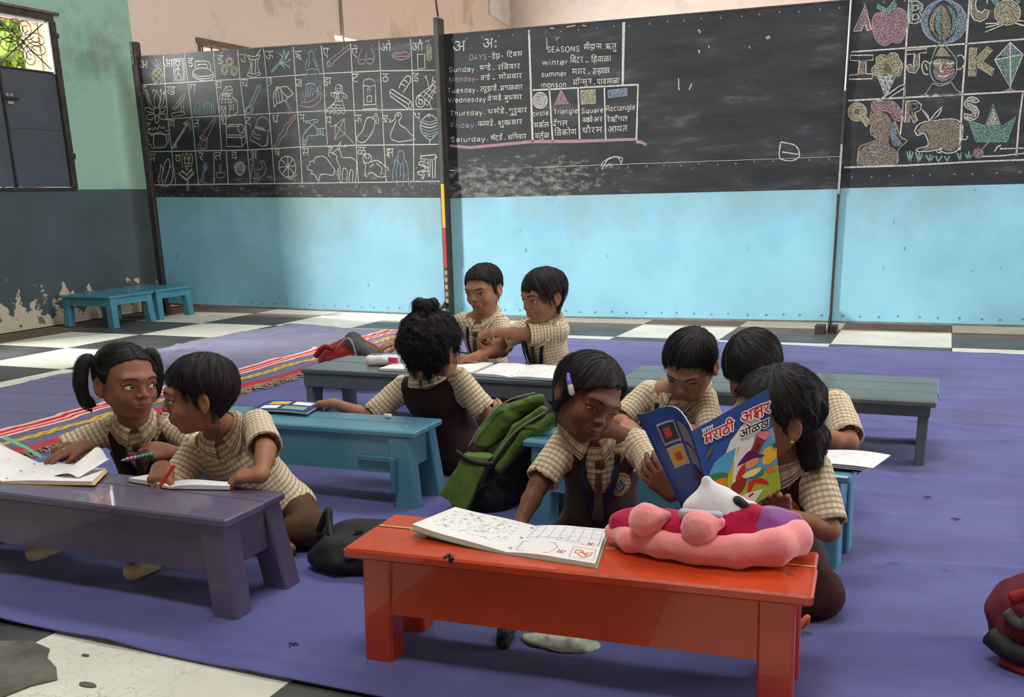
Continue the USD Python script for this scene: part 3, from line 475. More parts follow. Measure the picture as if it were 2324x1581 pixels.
L|chalk_drawing|w|6|2148,1539 -3,-9 -7,-8 -20,-6 -19,8 -6,9 -1,9 3,9 6,8 21,5 19,-8 5,-8 2,-9;2094,1552 16,11 6,1 31,-19;2113,1538 -5,-4 -3,5 4,4 4,-5;2135,1539 -5,-4 -4,4 5,4 4,-4;2096,1518 -30,-6 -10,10 -7,-12 18,-21;2145,1516 40,-34 -6,-12 -28,14;2077,1510 72,-2 -9,-49 -54,0 -9,51;2115,1495 -4,-7 -7,-3 -6,3 -3,8 4,7 7,3 7,-4 2,-7;2120,1477 -4,-5 -10,-2 -9,3 -3,6 4,5 10,2 9,-3 3,-6;2086,1457 -91,-58 14,-8 12,10 15,-18 14,13 16,-16 16,12 19,-16 17,14 21,-14 19,12 -18,68 -54,1;2062,1433 11,8 12,-11 15,9 14,-11 13,8;2038,1412 14,11 16,-14 20,12 17,-13 21,9 15,-11|
L|chalk_drawing|w|6|2310,1548 6,23 4,6 19,7 22,2 21,-7 17,-11 3,-6 2,-20;2310,1548 -3,-122;2404,1542 -5,-117;2310,1548 49,-13 45,7;2307,1424 92,-1 14,-26 -117,1 11,26;2334,1478 34,0 -1,-36 -33,0 0,36|
L|chalk_drawing|p|6|2313,1549 5,20 4,5 18,7 21,1 21,-6 16,-10 4,-4 0,-15;2329,1517 25,11 21,-11 -46,0;2335,1514 31,0 -4,-16 -24,0 -3,16|
L|chalk_drawing|w|6|2508,1494 17,17 138,-81 11,-30 -24,-24 -136,92 -6,26;2508,1494 139,-84 3,-34;2647,1410 21,20;2581,1511 12,28 38,35 18,10 10,-1 10,-7 4,-15 -5,-14 -58,-63;2593,1535 20,-1 15,-14;2615,1559 20,-1 12,-18|
L|chalk_drawing|w|6|2710,1453 115,64 12,49 23,1 0,-62 -72,-111 -78,59;2770,1420 -3,-13 -8,-11 -12,-7 -13,-2 -13,3 -11,8 -6,12 -2,14 3,13 8,11 12,7 13,2 13,-3 11,-9 6,-11 2,-14;2754,1421 -5,-12 -12,-4 -11,6 -4,12 5,11 12,4 11,-5 4,-12;2736,1464 68,-54;2768,1480 62,-47;2799,1498 61,-33;2830,1525 30,-28;2836,1545 24,-23;2775,1424 85,91;2756,1446 100,94;2782,1569 14,-26 3,-33;2804,1410 8,-28 5,-6 7,-4 28,-2;2788,1570 -6,-5 -6,6 7,6 5,-7|
L|chalk_drawing|w|6|437,1328 -10,8 6,10 22,14 6,-1 18,-14 22,18 24,-15 23,27 16,-22 27,11 9,-29 26,3 9,-15 -2,-8 -15,-5 -38,1 -107,10 -36,7;437,1328 23,-21 5,1 16,8;486,1306 10,13 28,9 33,-2 22,-8 16,-16 6,-19 1,-20 -7,-21 -8,-9 -10,-7 -17,-5 -44,-2 -29,6 -9,6 -8,18 5,29 11,28;441,1270 -18,10 -3,-14 2,-15 28,-6 -4,-24 32,-3;618,1310 2,-38 -12,-28|
L|chalk_drawing|w|6|639,1213 175,174;649,1208 168,167;768,1377 80,34 -21,-82 -10,46 -49,2;639,1213 -11,-33;655,1232 33,8;661,1222 29,9;642,1218 49,-2|
L|chalk_drawing|p|6|913,1274 126,111 31,31 -14,-41 -89,-118 -54,17;904,1279 14,7 22,1 28,-19 5,-6 1,-9 -9,-5 -32,7 -24,14 -5,10;910,1252 -26,-38 -3,-10 2,-5 7,-3 44,-6 24,4 7,9 8,35 -2,5 -12,5;928,1248 -22,-32 -2,-8 5,-5 23,-5 8,2 5,6 7,33|
L|chalk_drawing|w|6|1148,1283 7,55 19,13 114,-1 20,-19 10,-33;1148,1283 132,-6 40,21 -9,-73 -35,-27 -138,8 10,77;1280,1277 -4,-79;1308,1319 -3,-10 -7,-9 -9,-6 -10,-1 -10,2 -8,7 -4,9 -1,10 3,11 7,8 9,6 11,2 9,-3 8,-6 5,-9 0,-11;1155,1338 108,1;1277,1254 41,21;1146,1267 132,-6|
L|chalk_drawing|l|6|1372,1278 38,48 107,-36 -26,-82 -32,-17 -110,51 23,36;1410,1326 16,39 7,10 11,8 26,8 24,-4 23,-16 13,-20 2,-35 -2,-8 -13,-18;1411,1335 73,-26 1,-13 -82,24 8,15;1393,1281 51,-16 -12,-22 -50,18 11,20;1500,1290 18,9 -20,-100 -36,-8;1375,1300 27,-10|
L|chalk_drawing|p|6|1541,1188 38,26 22,45 32,25 27,44 36,17 38,38 12,8 7,0 -3,-16 -10,-15 -59,-51 -18,-44 -47,-25 -21,-40 -11,-6 -38,-11|
L|chalk_drawing|c|6|1792,1219 14,33 7,11 24,21 49,34;1829,1215 10,27 6,6 9,2 36,-4 62,6 29,-10;1916,1288 70,3;1921,1281 1,-32;1936,1282 -1,-33;1949,1283 2,-35;1967,1284 -1,-37;1874,1318 -1,11 -3,3 -37,2 -6,7 3,6 36,-3 22,5 32,2 12,-5 4,-9 -2,-4 -36,0 -4,-3 -3,-12;1891,1318 21,-15 7,-15;1795,1216 31,1 -2,-29 -30,-1 1,29;1799,1210 0,-23;1810,1212 0,-24|
L|chalk_drawing|y|6|2073,1309 75,39 -4,-102 -88,-34 17,97;2073,1309 71,-63;2056,1212 92,136;2144,1246 63,-62;2073,1309 -28,-12 -22,10|
L|chalk_drawing|w|6|2246,1231 30,22 10,11 24,55 8,13 8,8 8,4 17,0 19,-8 9,-7 5,-8 1,-11 -6,-24 -11,-24 -26,-35 -34,-31 -23,-10 -22,0 -17,6 -13,15 3,11 10,13|
L|chalk_drawing|y|6|2372,1339 18,25 5,4 4,-2 13,-29 3,-27 -6,-8 -8,-1 -17,20;2394,1355 2,-44|
L|chalk_drawing|w|6|2507,1315 -15,16 7,-16 -9,-12 19,3 29,16 5,23 7,11 17,7 11,-3 9,-6 2,-16 -5,-11 -15,-15 -1,-19 14,-14 40,-21 29,-36 28,-10 -19,-7 20,-11 2,-3 -3,-2 -113,-11 -46,11 -18,10 -5,13 3,19 13,27 35,55;2570,1346 -7,-5 -5,6 6,4 6,-5|
L|chalk_drawing|w|6|2725,1262 7,32 13,18 30,19 20,5 20,-2 29,-19 16,-25 0,-18 0,-32 -11,-19 -33,-29 -14,-9 -8,-1 -24,12 -31,29 -12,23 -2,16;2787,1182 4,-26 9,26;2780,1335 12,7 11,-6 2,-5 -7,-7 -18,11;2729,1296 51,-18 17,-3 16,2 47,12;2724,1277 54,-18 18,-2 18,1 46,13|
L|chalk_drawing|b|6|2723,1258 54,-19 18,-3 18,2 47,13;2729,1238 49,-18 16,-2 16,1 47,13;2741,1218 52,-16 13,1 36,11;2738,1308 44,-15 14,-2 14,1 41,11|
L|chalk_drawing|w|6|502,1034 12,59 5,9 4,-5 14,-45;530,1047 29,63 22,21 11,7 8,0 3,-9 1,-16 -4,-34 -5,-12 -22,-36;502,1034 -21,-29 -2,-10 6,-25 8,-12 9,-8 27,-7 31,2 13,6 25,18 16,28 21,89 1,21 -20,-20 -27,-36 -51,-77;537,1052 -23,-36 -4,-12 0,-12 12,-38;636,1107 -22,-18 -25,-38|
L|chalk_drawing|w|6|676,1030 41,17 33,-35 50,37 23,-20 -78,-51 -69,52;706,1057 46,-31 56,37;710,1045 41,-30 56,39;691,1023 56,-34 68,47;749,978 -8,-78;761,977 -5,-68|
L|chalk_drawing|y|6|721,1071 -2,63 11,27 6,9 5,1 4,-9 6,-58;750,1055 -3,61 2,17 13,30 8,10 6,2 7,-30 -1,-42 -4,-15 -22,-38;797,1073 23,44 4,13 -3,28 -4,9 -6,2 -8,-11 -28,-65;738,1104 63,-2;740,1133 68,1;740,1080 53,1|
L|chalk_drawing|b|6|864,963 57,97 12,-5 -50,-92;927,1059 -7,39;927,1059 24,38;927,1059 -26,19;927,1059 31,14;927,1059 21,-8;928,1064 10,43|
L|chalk_drawing|p|6|1026,1026 -1,-21 3,-6 14,-8 19,-2 18,3 14,7 12,14 2,7 -4,6 -13,1 -64,-1|
L|chalk_drawing|g|6|1054,1029 5,36 6,14 6,6 4,-9 1,-16 -10,-32|
L|chalk_drawing|w|6|1192,1051 2,11 12,19 8,7 18,8 20,0 17,-7 13,-12 2,-9 0,-20 -8,-18 -15,-18 -17,-8 -19,0 -8,4 -17,19 -8,24;1262,1054 -9,-15 -17,-5 -17,6 -5,15 9,15 18,5 16,-6 5,-15;1245,1054 -2,-4 -6,-2 -5,2 -1,5 2,4 6,2 5,-2 1,-5;1201,1051 2,8 12,14 21,12 22,-2 14,-14 1,-14 -4,-16 -9,-11 -18,-11 -14,-2 -7,2 -13,15 -7,19|
L|chalk_drawing|p|6|1328,1103 22,10 5,-1 7,-17 -1,-28 -23,-39 -7,-27 3,-15 6,-5 12,-3 48,1 28,10 22,17 8,10 8,24 1,12 -7,24 -12,18 -14,4 -10,-7 13,-29 1,-9 -5,-6 -27,-12 -47,6;1369,1027 -12,-84;1383,1017 -8,-84;1399,1026 -4,-89;1357,1074 -25,-8|
L|chalk_drawing|w|6|1580,1058 7,23 15,22 11,7 29,9 27,-1 25,-11 17,-17 5,-12 6,-25 -3,-29 -12,-26 -11,-8 -29,-12 -28,1 -26,11 -19,14 -16,33 2,21;1661,1115 -8,-134;1584,1048 134,5;1607,1098 98,-100;1703,1098 -103,-101;1641,977 18,-12 10,-1 60,29|
L|chalk_drawing|w|6|1820,1045 24,13 -4,19 29,3 21,21 10,5 42,5 26,-8 20,-17 50,-64 4,-11 -7,-17 -12,-14 -7,-1 -60,12 -28,-3 -12,-9 -9,-37 -10,8 -25,39 -28,10 14,10 1,3 -40,15 -4,9 5,9;1886,1080 -13,-14|
L|chalk_drawing|w|6|2035,1124 24,21 26,2 11,-7 8,-40 6,-6 66,-2 24,-9 17,-15 5,-21 -6,-47 -9,-46 -5,-15 -6,-8 -7,-3 -6,1 -4,6 11,67 -3,8 -12,5 -6,-3 -8,-20 -6,-25 -3,-36 -11,-4 -6,3 -3,6 9,53 0,15 -5,10 -9,8 -10,4 -7,-3 -5,-15 -8,-66 -5,-8 -7,-2 -6,2 -4,8 2,15 9,46 1,20 -3,16 -20,39 3,31 -5,5 -27,10;2070,1145 14,31 30,30 -14,-32 -1,-8 6,0 34,12;2087,1149 12,14 6,3 44,-2;2071,1028 -6,-76|
L|chalk_drawing|w|6|2341,1082 -3,-12 -8,-10 -12,-7 -13,-2 -13,3 -11,7 -7,11 -1,12 3,12 8,10 12,7 13,2 13,-3 11,-7 7,-11 1,-12;2284,1093 22,19 7,2 5,-3 14,-20;2276,1062 13,-19 2,-8 -10,-53 2,-8 13,-15;2330,1056 37,11 12,0 11,-2 21,-9 18,-17 16,-24 4,-12 -2,-25 -4,-11 -7,-8 -25,-3 -29,5 -41,28 -9,0 -24,-8;2378,1050 34,-28 6,-9 0,-9 -13,-26;2389,1063 72,-43 6,-6 -2,-16;2356,1042 -34,-17;2302,1086 -6,-4 -5,4 6,5 5,-5;2323,1085 -5,-4 -5,5 5,4 5,-5|
L|chalk_drawing|b|6|2544,1079 7,35 11,8 13,1 10,-5 8,-10 -3,-35;2544,1079 -28,-20 -6,-8 11,-2 27,17;2590,1073 17,-22 10,-26 4,-133;2521,1045 -20,-52 -3,-80;2548,1062 -20,-70 -1,-97;2584,1056 0,-83 -9,-75;2563,1044 -6,-88;2547,1044 36,-10|
M|chalk_frame|w|16|3512,1793 12,-654;4119,1788 -4,-345|
M|chalk_frame|w|10|3530,1445 681,-8;4211,1437 -7,-313;3642,1445 18,-312;3830,1444 10,-312;3999,1442 10,-307|
M|chalk_frame|p|18|2937,1140 145,-18 439,19 299,-10 380,-4;4201,1114 35,-6 31,-16|
M|chalk_writing|w|7|3055,1762 9,-1;3079,1762 -15,-1;3064,1761 -1,-27;3005,1761 9,3 16,-2 6,-8 -2,-9 -5,-4;3019,1741 10,0;3029,1741 1,-6 6,-1;2990,1737 7,-13 13,-10 19,0 7,8 0,12;3063,1734 -27,0;3063,1734 -1,-29|
M|chalk_writing|w|7|3252,1762 6,-1;3270,1762 -12,-1;3258,1761 0,-24;3212,1762 20,0 4,-8 -5,-11;3223,1743 8,0;3231,1743 1,-5 5,-2;3201,1740 5,-12 11,-9 15,-1 4,8 1,10;3258,1737 -21,-1;3258,1737 -1,-27;3291,1746 -2,-4 -5,0 -2,4 3,4 4,0 2,-4;3283,1746 7,0;3290,1716 -2,-3 -5,0 -2,3 3,4 4,0 2,-4;3282,1716 7,0|
M|chalk_writing|p|5|3103,1671 1,10 16,-2 6,-10 -3,-14 -8,-5 -13,0 1,21;3139,1658 8,20 7,-21;3139,1658 -5,-10;3139,1658 15,-1;3154,1657 4,-10;3167,1679 11,-18;3193,1677 -15,-16;3178,1661 0,-14;3219,1670 -3,4 -9,2 -6,-5 1,-7 17,-9 -1,-8 -10,-3 -8,6|
M|chalk_writing|w|5|3236,1659 10,0;3258,1673 17,-1;3280,1672 -5,0;3275,1672 0,-7 -10,-1 -1,-5 1,-4 11,-1 0,-7 -9,-2 -6,3;3266,1686 5,-1 4,-10;3283,1672 13,-1;3313,1671 -5,0;3296,1671 12,0;3296,1671 0,-7 -10,-1 -1,-5 2,-3 11,-2;3308,1671 0,-17;3308,1654 -10,-1;3308,1654 0,-10;3298,1653 0,-6 -6,-4;3285,1645 7,-2;3292,1643 3,-4;3322,1657 11,-1|
M|chalk_writing|w|5|3395,1675 -12,9 -11,2 -8,-5 1,-8;3361,1673 4,0;3372,1673 -6,-1;3366,1672 -1,-25;3375,1673 15,0;3399,1673 -9,0;3390,1673 0,-8 -10,-2 -4,-7 6,-6 9,1;3391,1651 3,-7;3402,1673 21,0;3428,1674 -5,-1;3423,1673 -1,-18;3417,1666 -10,-2 -2,-8 3,-3 14,2;3422,1655 0,-7;3431,1674 11,-1;3463,1674 -5,0;3442,1673 -1,-12;3442,1673 16,1;3458,1674 0,-14;3441,1661 -5,-1;3441,1661 17,-1;3436,1660 7,-10;3458,1660 -1,-12|
M|chalk_writing|w|5|2978,1610 -4,4 -10,1 -7,-4 1,-6 20,-8 -2,-8 -11,-2 -10,5;2990,1605 1,-16 6,-3 11,2;3009,1605 -1,-17;3008,1588 0,-2;3022,1604 0,-3;3022,1601 8,3 8,-1 1,-19;3022,1601 -1,-16;3073,1610 0,-11;3073,1599 -14,4 -5,-3 -2,-6 2,-8 4,-3 14,3;3073,1599 -1,-13;3072,1586 1,-3;3084,1599 14,3 4,-3 0,-6;3102,1593 -15,-2 -3,-6 4,-3 14,2;3102,1593 0,-9;3102,1584 0,-2;3114,1601 9,-19;3134,1600 -11,-18;3123,1582 -2,-7 -6,-2|
M|chalk_writing|w|5|3147,1586 7,0|
M|chalk_writing|w|5|3169,1609 11,0;3201,1609 -5,-1;3180,1609 -1,-13;3180,1609 16,-1;3196,1608 -1,-13;3179,1596 -6,0;3179,1596 16,-1;3173,1596 7,-10;3195,1595 0,-12;3204,1609 16,-1;3220,1597 -10,0 0,-3;3220,1608 21,0;3247,1608 -6,0;3241,1608 0,-7 -12,-1 -2,-5 3,-3 12,-1 0,-7 -10,-2 -8,4;3230,1621 6,-1 5,-9|
M|chalk_writing|w|5|3263,1584 14,-1|
M|chalk_writing|w|5|3297,1605 16,-1;3319,1604 -6,0;3313,1604 -1,-10 -10,-3;3302,1591 2,-4 11,-8;3365,1606 -15,9 -14,2 -9,-4 1,-9;3323,1604 5,0;3336,1604 -7,0;3329,1604 -1,-25;3340,1604 25,0;3371,1604 -6,0;3365,1604 -2,-18;3357,1597 -12,-2 -2,-8 4,-3 16,2;3363,1586 1,-7;3375,1604 25,-1;3406,1604 -6,-1;3400,1603 -1,-17;3393,1596 -12,-1 -3,-8 4,-3 17,2;3399,1586 0,-7;3411,1604 5,-1;3423,1604 -7,-1;3416,1603 0,-24;3427,1604 15,-1;3449,1604 -7,-1;3442,1603 -1,-10 -9,-3;3432,1590 1,-4 12,-8|
M|chalk_writing|p|5|2954,1530 2,26 4,-1 8,-23 3,-2 14,25 1,-26;2998,1536 2,8 5,3 7,0 6,-7 0,-6 -5,-7 -10,1 -5,8;3030,1546 0,-3;3030,1543 7,3 8,-1 1,-19;3030,1543 -1,-16;3077,1552 0,-10;3077,1542 -13,3 -7,-9 2,-8 4,-3 13,3;3077,1542 -1,-14;3076,1528 1,-3;3088,1541 12,3 4,-3 0,-6;3104,1535 -14,-1 -3,-7 4,-3 13,2;3104,1535 0,-9;3104,1526 0,-2;3115,1543 9,-19;3134,1543 -10,-19;3124,1524 -2,-7 -6,-2|
M|chalk_writing|w|5|3146,1529 8,0|
M|chalk_writing|w|5|3177,1551 5,0;3201,1551 -5,0;3182,1551 14,0;3182,1551 0,-14 14,0;3196,1551 0,-14;3196,1537 -1,-11;3185,1530 -3,-3 -2,4 3,3 2,-4;3204,1551 13,-1;3217,1539 -9,0 0,-3;3217,1551 18,-1;3240,1551 -5,-1;3235,1550 0,-7 -10,0 -2,-5 2,-3 11,-1 0,-7 -9,-2 -7,3;3226,1563 4,0 5,-10|
M|chalk_writing|w|5|3259,1527 17,0|
M|chalk_writing|w|5|3299,1548 13,-1;3335,1547 -6,0;3312,1547 -1,-12;3312,1547 17,0;3329,1547 0,-13;3311,1535 -7,-1;3311,1535 18,-1;3304,1534 8,-10;3329,1534 0,-12;3332,1560 9,-3 3,-10;3339,1547 5,0;3351,1547 -6,0;3345,1547 -1,-25;3355,1547 7,0;3386,1547 -6,0;3362,1547 18,0;3362,1547 0,-14 18,0;3380,1547 0,-14;3380,1533 0,-11;3367,1527 -4,-3 -4,3 4,3 4,-3;3390,1547 23,0;3419,1547 -6,0;3413,1547 -1,-18;3407,1540 -12,-2 -2,-8 4,-3 15,2;3412,1529 1,-7;3423,1547 6,0;3435,1547 -6,0;3429,1547 -1,-25;3438,1547 15,0;3459,1547 -6,0;3453,1547 -1,-10 -9,-3;3443,1534 2,-4 11,-9|
M|chalk_writing|w|5|2941,1491 11,-1;2952,1490 11,0;2952,1490 -1,-27;2974,1481 0,-17 6,-3 10,3;2991,1481 -1,-17;2990,1464 0,-2;3002,1471 2,7 5,3 8,-1 5,-6 -1,-4 -19,1;3002,1471 3,-9 8,-2 6,2;3047,1477 -10,3 -5,-3 0,-4 14,-5 1,-6 -9,-3 -7,4;3077,1485 -1,-10;3076,1475 -12,4 -7,-9 2,-8 4,-3 13,3;3076,1475 0,-13;3076,1462 0,-3;3087,1475 13,3 4,-3 0,-6;3104,1469 -14,-2 -3,-6 4,-3 13,2;3104,1469 0,-9;3104,1460 0,-2;3115,1477 8,-19;3134,1477 -11,-19;3123,1458 -1,-7 -7,-2|
M|chalk_writing|w|5|3146,1462 8,0|
M|chalk_writing|w|5|3172,1485 15,0;3186,1476 -8,-2 -4,-8 5,-6 7,-1;3187,1485 7,0;3215,1485 -6,0;3194,1485 15,0;3194,1485 1,-8 -5,-4 1,-4 3,-3 14,1;3209,1485 -1,-18;3208,1467 0,-7;3220,1449 -5,5 -11,2 -5,-4 1,-4 9,-1;3218,1485 17,-1;3255,1485 -5,-1;3235,1484 15,0;3235,1484 0,-6 -12,-1 -2,-5 3,-3 13,-1;3250,1484 -1,-16;3249,1468 -12,0;3249,1468 0,-9;3237,1468 -1,-7 -7,-3;3221,1459 8,-1;3229,1458 5,-3;3258,1485 22,-1;3286,1485 -6,-1;3280,1484 -1,-7 -11,-1 -2,-4 2,-3 13,-2 0,-6 -10,-2 -9,3;3268,1497 6,0 6,-10|
M|chalk_writing|w|5|3294,1459 5,0|
M|chalk_writing|w|5|3310,1481 6,0;3336,1481 -5,0;3316,1481 15,0;3316,1481 -1,-14 16,0;3331,1481 0,-14;3331,1467 0,-11;3320,1460 -4,-3 -3,3 3,4 4,-4;3331,1490 1,0;3340,1481 6,0;3365,1481 -6,0;3346,1481 13,0;3346,1481 0,-13;3359,1481 0,-25;3368,1481 26,0;3403,1481 -9,0;3394,1481 -1,-9;3393,1472 -8,-3;3393,1472 6,-3 -1,-8 -9,-2 -5,3;3385,1469 -1,-7;3385,1469 -9,3 -6,-5 3,-8 11,3;3406,1481 19,0;3430,1481 -5,0;3425,1481 -1,-18;3419,1474 -9,-2 -2,-8 3,-3 13,2;3424,1463 0,-7;3433,1481 5,0;3443,1481 -5,0;3438,1481 -1,-25;3446,1481 12,0;3463,1481 -5,0;3458,1481 -1,-10 -7,-3;3450,1468 10,-12|
M|chalk_writing|w|5|2982,1432 -11,-28 -9,27 -10,-24 -4,0 -6,26;2990,1413 3,7 5,3 7,-1 5,-6 -1,-3 -19,0;2990,1413 4,-9 8,-2 6,3;3039,1429 -1,-10;3038,1419 -12,3 -7,-9 2,-8 4,-3 13,3;3038,1419 0,-14;3038,1405 0,-3;3050,1421 1,-3;3051,1418 7,3 8,-1 0,-19;3051,1418 -1,-16;3078,1411 2,6 5,4 8,-1 4,-6 -1,-4 -18,1;3078,1411 3,-9 8,-2 6,2;3122,1417 -10,3 -4,-3 -1,-4 14,-5 0,-6 -8,-3 -7,4;3151,1426 -1,-11;3150,1415 -12,4 -7,-9 2,-8 4,-3 13,3;3150,1415 0,-13;3150,1402 0,-3;3161,1415 13,3 3,-3 0,-6;3177,1409 -13,-2 -3,-6 3,-3 13,2;3177,1409 0,-9;3177,1400 0,-2;3188,1417 8,-19;3207,1417 -11,-19;3196,1398 -2,-7 -5,-2|
M|chalk_writing|w|5|3219,1401 7,0|
M|chalk_writing|w|5|3221,1425 18,0;3243,1425 -4,0;3239,1425 -1,-18;3234,1418 -9,-2 -2,-8 3,-3 12,2;3238,1407 0,-7;3229,1438 5,-1 4,-9;3247,1425 13,0;3260,1413 -9,0 0,-3;3261,1425 9,0;3289,1425 -5,0;3270,1425 -1,-13;3270,1425 14,0;3284,1425 0,-14;3269,1412 -5,0;3269,1412 15,-1;3264,1412 7,-10;3284,1411 -1,-11;3292,1425 18,0;3315,1425 -5,0;3310,1425 0,-7 -11,-1 -1,-5 2,-3 11,-1 0,-7 -9,-2 -7,3;3300,1438 5,-1 5,-9|
M|chalk_writing|w|5|3323,1401 4,-1|
M|chalk_writing|w|5|3337,1423 21,-1;3364,1423 -6,-1;3358,1422 -1,-17;3352,1415 -6,-1;3346,1414 -7,-4 1,-5 3,-2 9,1;3346,1414 6,-10;3357,1405 -5,-1;3357,1405 0,-7;3354,1393 8,-1 -2,-8 -11,1 -6,5;3386,1423 3,0;3395,1423 -6,0;3389,1423 -1,-19;3378,1419 -1,4 -8,-2 -1,-5 5,-4;3379,1413 -6,-1;3373,1412 -1,-7 2,-2 14,1;3388,1404 0,-6;3398,1423 19,0;3422,1423 -5,0;3417,1423 -1,-18;3412,1415 -10,-1 -2,-8 3,-3 13,2;3416,1405 1,-7;3426,1423 4,0;3436,1423 -6,0;3430,1423 0,-25;3439,1423 12,0;3456,1423 -5,0;3451,1423 -1,-10 -7,-3;3443,1410 10,-13|
M|chalk_writing|w|5|2951,1352 12,0;2963,1352 12,-1;2963,1352 -1,-28;2987,1350 0,-10;2987,1340 8,3 8,-2 1,-18;2987,1340 -1,-17;3018,1342 1,-17 6,-3 11,3;3037,1342 -1,-17;3036,1325 0,-3;3060,1341 -10,-2;3050,1341 0,-2;3050,1339 -1,-17;3086,1338 -11,3 -5,-3 0,-4 15,-5 1,-6 -10,-3 -7,4;3118,1347 0,-10;3118,1337 -14,3 -5,-3 -2,-6 2,-8 4,-3 14,3;3118,1337 -1,-14;3117,1323 1,-3;3130,1336 13,3 4,-3 1,-6;3148,1330 -16,-1 -3,-7 4,-3 14,3;3148,1330 -1,-8;3147,1322 0,-3;3159,1339 10,-19;3180,1338 -11,-18;3169,1320 -2,-7 -7,-3|
M|chalk_writing|w|5|3192,1323 8,0|
M|chalk_writing|w|5|3242,1347 5,-1;3254,1347 -7,-1;3247,1346 0,-17;3225,1340 -5,2 2,5 9,-1 3,-4 -2,-5 -8,-4 3,-5 20,1;3247,1329 -1,-8;3258,1347 14,-1;3297,1347 -6,-1;3272,1346 -1,-12;3272,1346 19,0;3291,1346 0,-13;3271,1334 -7,-1;3271,1334 20,-1;3264,1333 9,-10;3291,1333 -1,-12;3288,1348 -1,6 8,4 3,-5;3301,1347 26,-1;3334,1347 -7,-1;3327,1346 0,-6 -15,-2 -2,-4 3,-3 15,-1 0,-7 -12,-2 -10,3;3313,1359 7,0 7,-10|
M|chalk_writing|w|5|3345,1321 8,0|
M|chalk_writing|w|5|3366,1343 7,0;3395,1343 -6,0;3373,1343 16,0;3373,1343 0,-13;3389,1343 -1,-25;3385,1314 9,-2 -3,-7 -12,0 -7,5;3399,1343 14,0;3419,1344 -6,-1;3413,1343 -1,-10 -8,-3;3404,1330 1,-4 10,-8;3408,1314 10,-2 -3,-7 -12,0 -7,6;3422,1344 23,-1;3450,1344 -5,-1;3445,1343 -1,-17;3438,1336 -11,-2 -2,-8 4,-3 15,3;3444,1326 0,-8;3454,1344 5,-1;3466,1344 -7,-1;3459,1343 0,-25;3469,1344 14,0;3488,1344 -5,0;3483,1344 -1,-10 -8,-3;3474,1331 1,-5 10,-8|
M|chalk_writing|b|5|2976,1277 -21,0 -1,-14;2954,1263 19,-1;2954,1263 -1,-14;3000,1269 -10,-3;2989,1268 1,-2;2990,1266 -2,-17;3015,1276 -6,1 6,-1;3010,1277 4,-1;3011,1268 -1,-19;3048,1275 0,-11;3048,1264 -16,4 -6,-4 -2,-5 2,-9 6,-3 15,4;3048,1264 -1,-13;3047,1251 1,-4;3061,1264 15,3 5,-3 0,-6;3081,1258 -17,-2 -4,-6 5,-3 16,2;3081,1258 0,-9;3081,1249 0,-2;3094,1267 11,-20;3117,1266 -12,-19;3105,1247 -3,-7 -7,-2|
M|chalk_writing|w|5|3131,1253 7,-1|
M|chalk_writing|w|5|3147,1277 4,-1;3183,1277 -17,-1;3151,1276 15,0;3151,1276 0,-16 2,-2 12,1;3166,1276 0,-12;3166,1264 11,1 2,-4 -2,-8;3166,1264 -1,-5;3165,1259 0,-8;3173,1258 -8,-7;3186,1277 4,0;3196,1277 -6,0;3190,1277 -1,-26;3199,1277 6,0;3225,1277 -6,0;3205,1277 14,0;3205,1277 1,-8 -5,-5 1,-4 3,-3 13,2;3219,1277 -1,-18;3218,1259 1,-8;3228,1277 20,0;3254,1277 -6,0;3248,1277 0,-7 -11,-1 -2,-5 2,-3 12,-1 0,-7 -10,-2 -7,3;3237,1290 6,-1 5,-9|
M|chalk_writing|w|5|3265,1252 8,0|
M|chalk_writing|w|5|3315,1275 6,-1;3328,1275 -7,-1;3321,1274 -1,-25;3299,1266 -8,3 3,5 8,0 5,-5 -1,-6 -7,-5;3291,1258 8,0;3299,1258 8,-9;3315,1245 11,-2 0,-5 -3,-2 -14,0 -8,5;3332,1275 23,0;3377,1275 -22,0;3355,1275 0,-13;3350,1266 -11,1 -5,-5 0,-3 5,-5 16,3;3355,1262 15,2 2,-4 -2,-8;3355,1262 0,-5;3355,1257 0,-8;3366,1256 -11,-7;3382,1276 25,-1;3413,1276 -6,-1;3407,1275 -1,-18;3399,1268 -12,-2 -2,-8 4,-3 17,2;3406,1257 0,-7;3418,1276 5,0;3431,1276 -8,0;3423,1276 0,-26;3434,1276 16,0;3456,1276 -6,0;3450,1276 -1,-10 -9,-3;3440,1263 1,-5 12,-8|
M|chalk_writing|w|5|2974,1186 -4,4 -11,1 -9,-5 2,-6 22,-8 -1,-8 -13,-3 -11,6;2988,1178 15,3 5,-2 0,-7;3008,1172 -17,-1 -4,-3 0,-4 5,-3 16,3;3008,1172 0,-8;3008,1164 0,-3;3024,1186 0,-5;3019,1181 5,0;3024,1181 7,0;3024,1181 0,-19 6,-2;3043,1180 1,-17 7,-3 12,3;3064,1180 -1,-17;3063,1163 0,-2;3090,1180 -11,-3;3079,1180 0,-3;3079,1177 -1,-16;3124,1187 -1,-11;3123,1176 -15,4 -6,-4 -2,-6 2,-8 5,-3 16,4;3123,1176 0,-13;3123,1163 1,-4;3137,1176 15,3 5,-3 0,-6;3157,1170 -17,-2 -4,-2 0,-4 5,-3 16,2;3157,1170 0,-9;3157,1161 0,-2;3170,1179 11,-20;3193,1178 -12,-19;3181,1159 -2,-7 -8,-2|
M|chalk_writing|w|5|3207,1163 7,0|
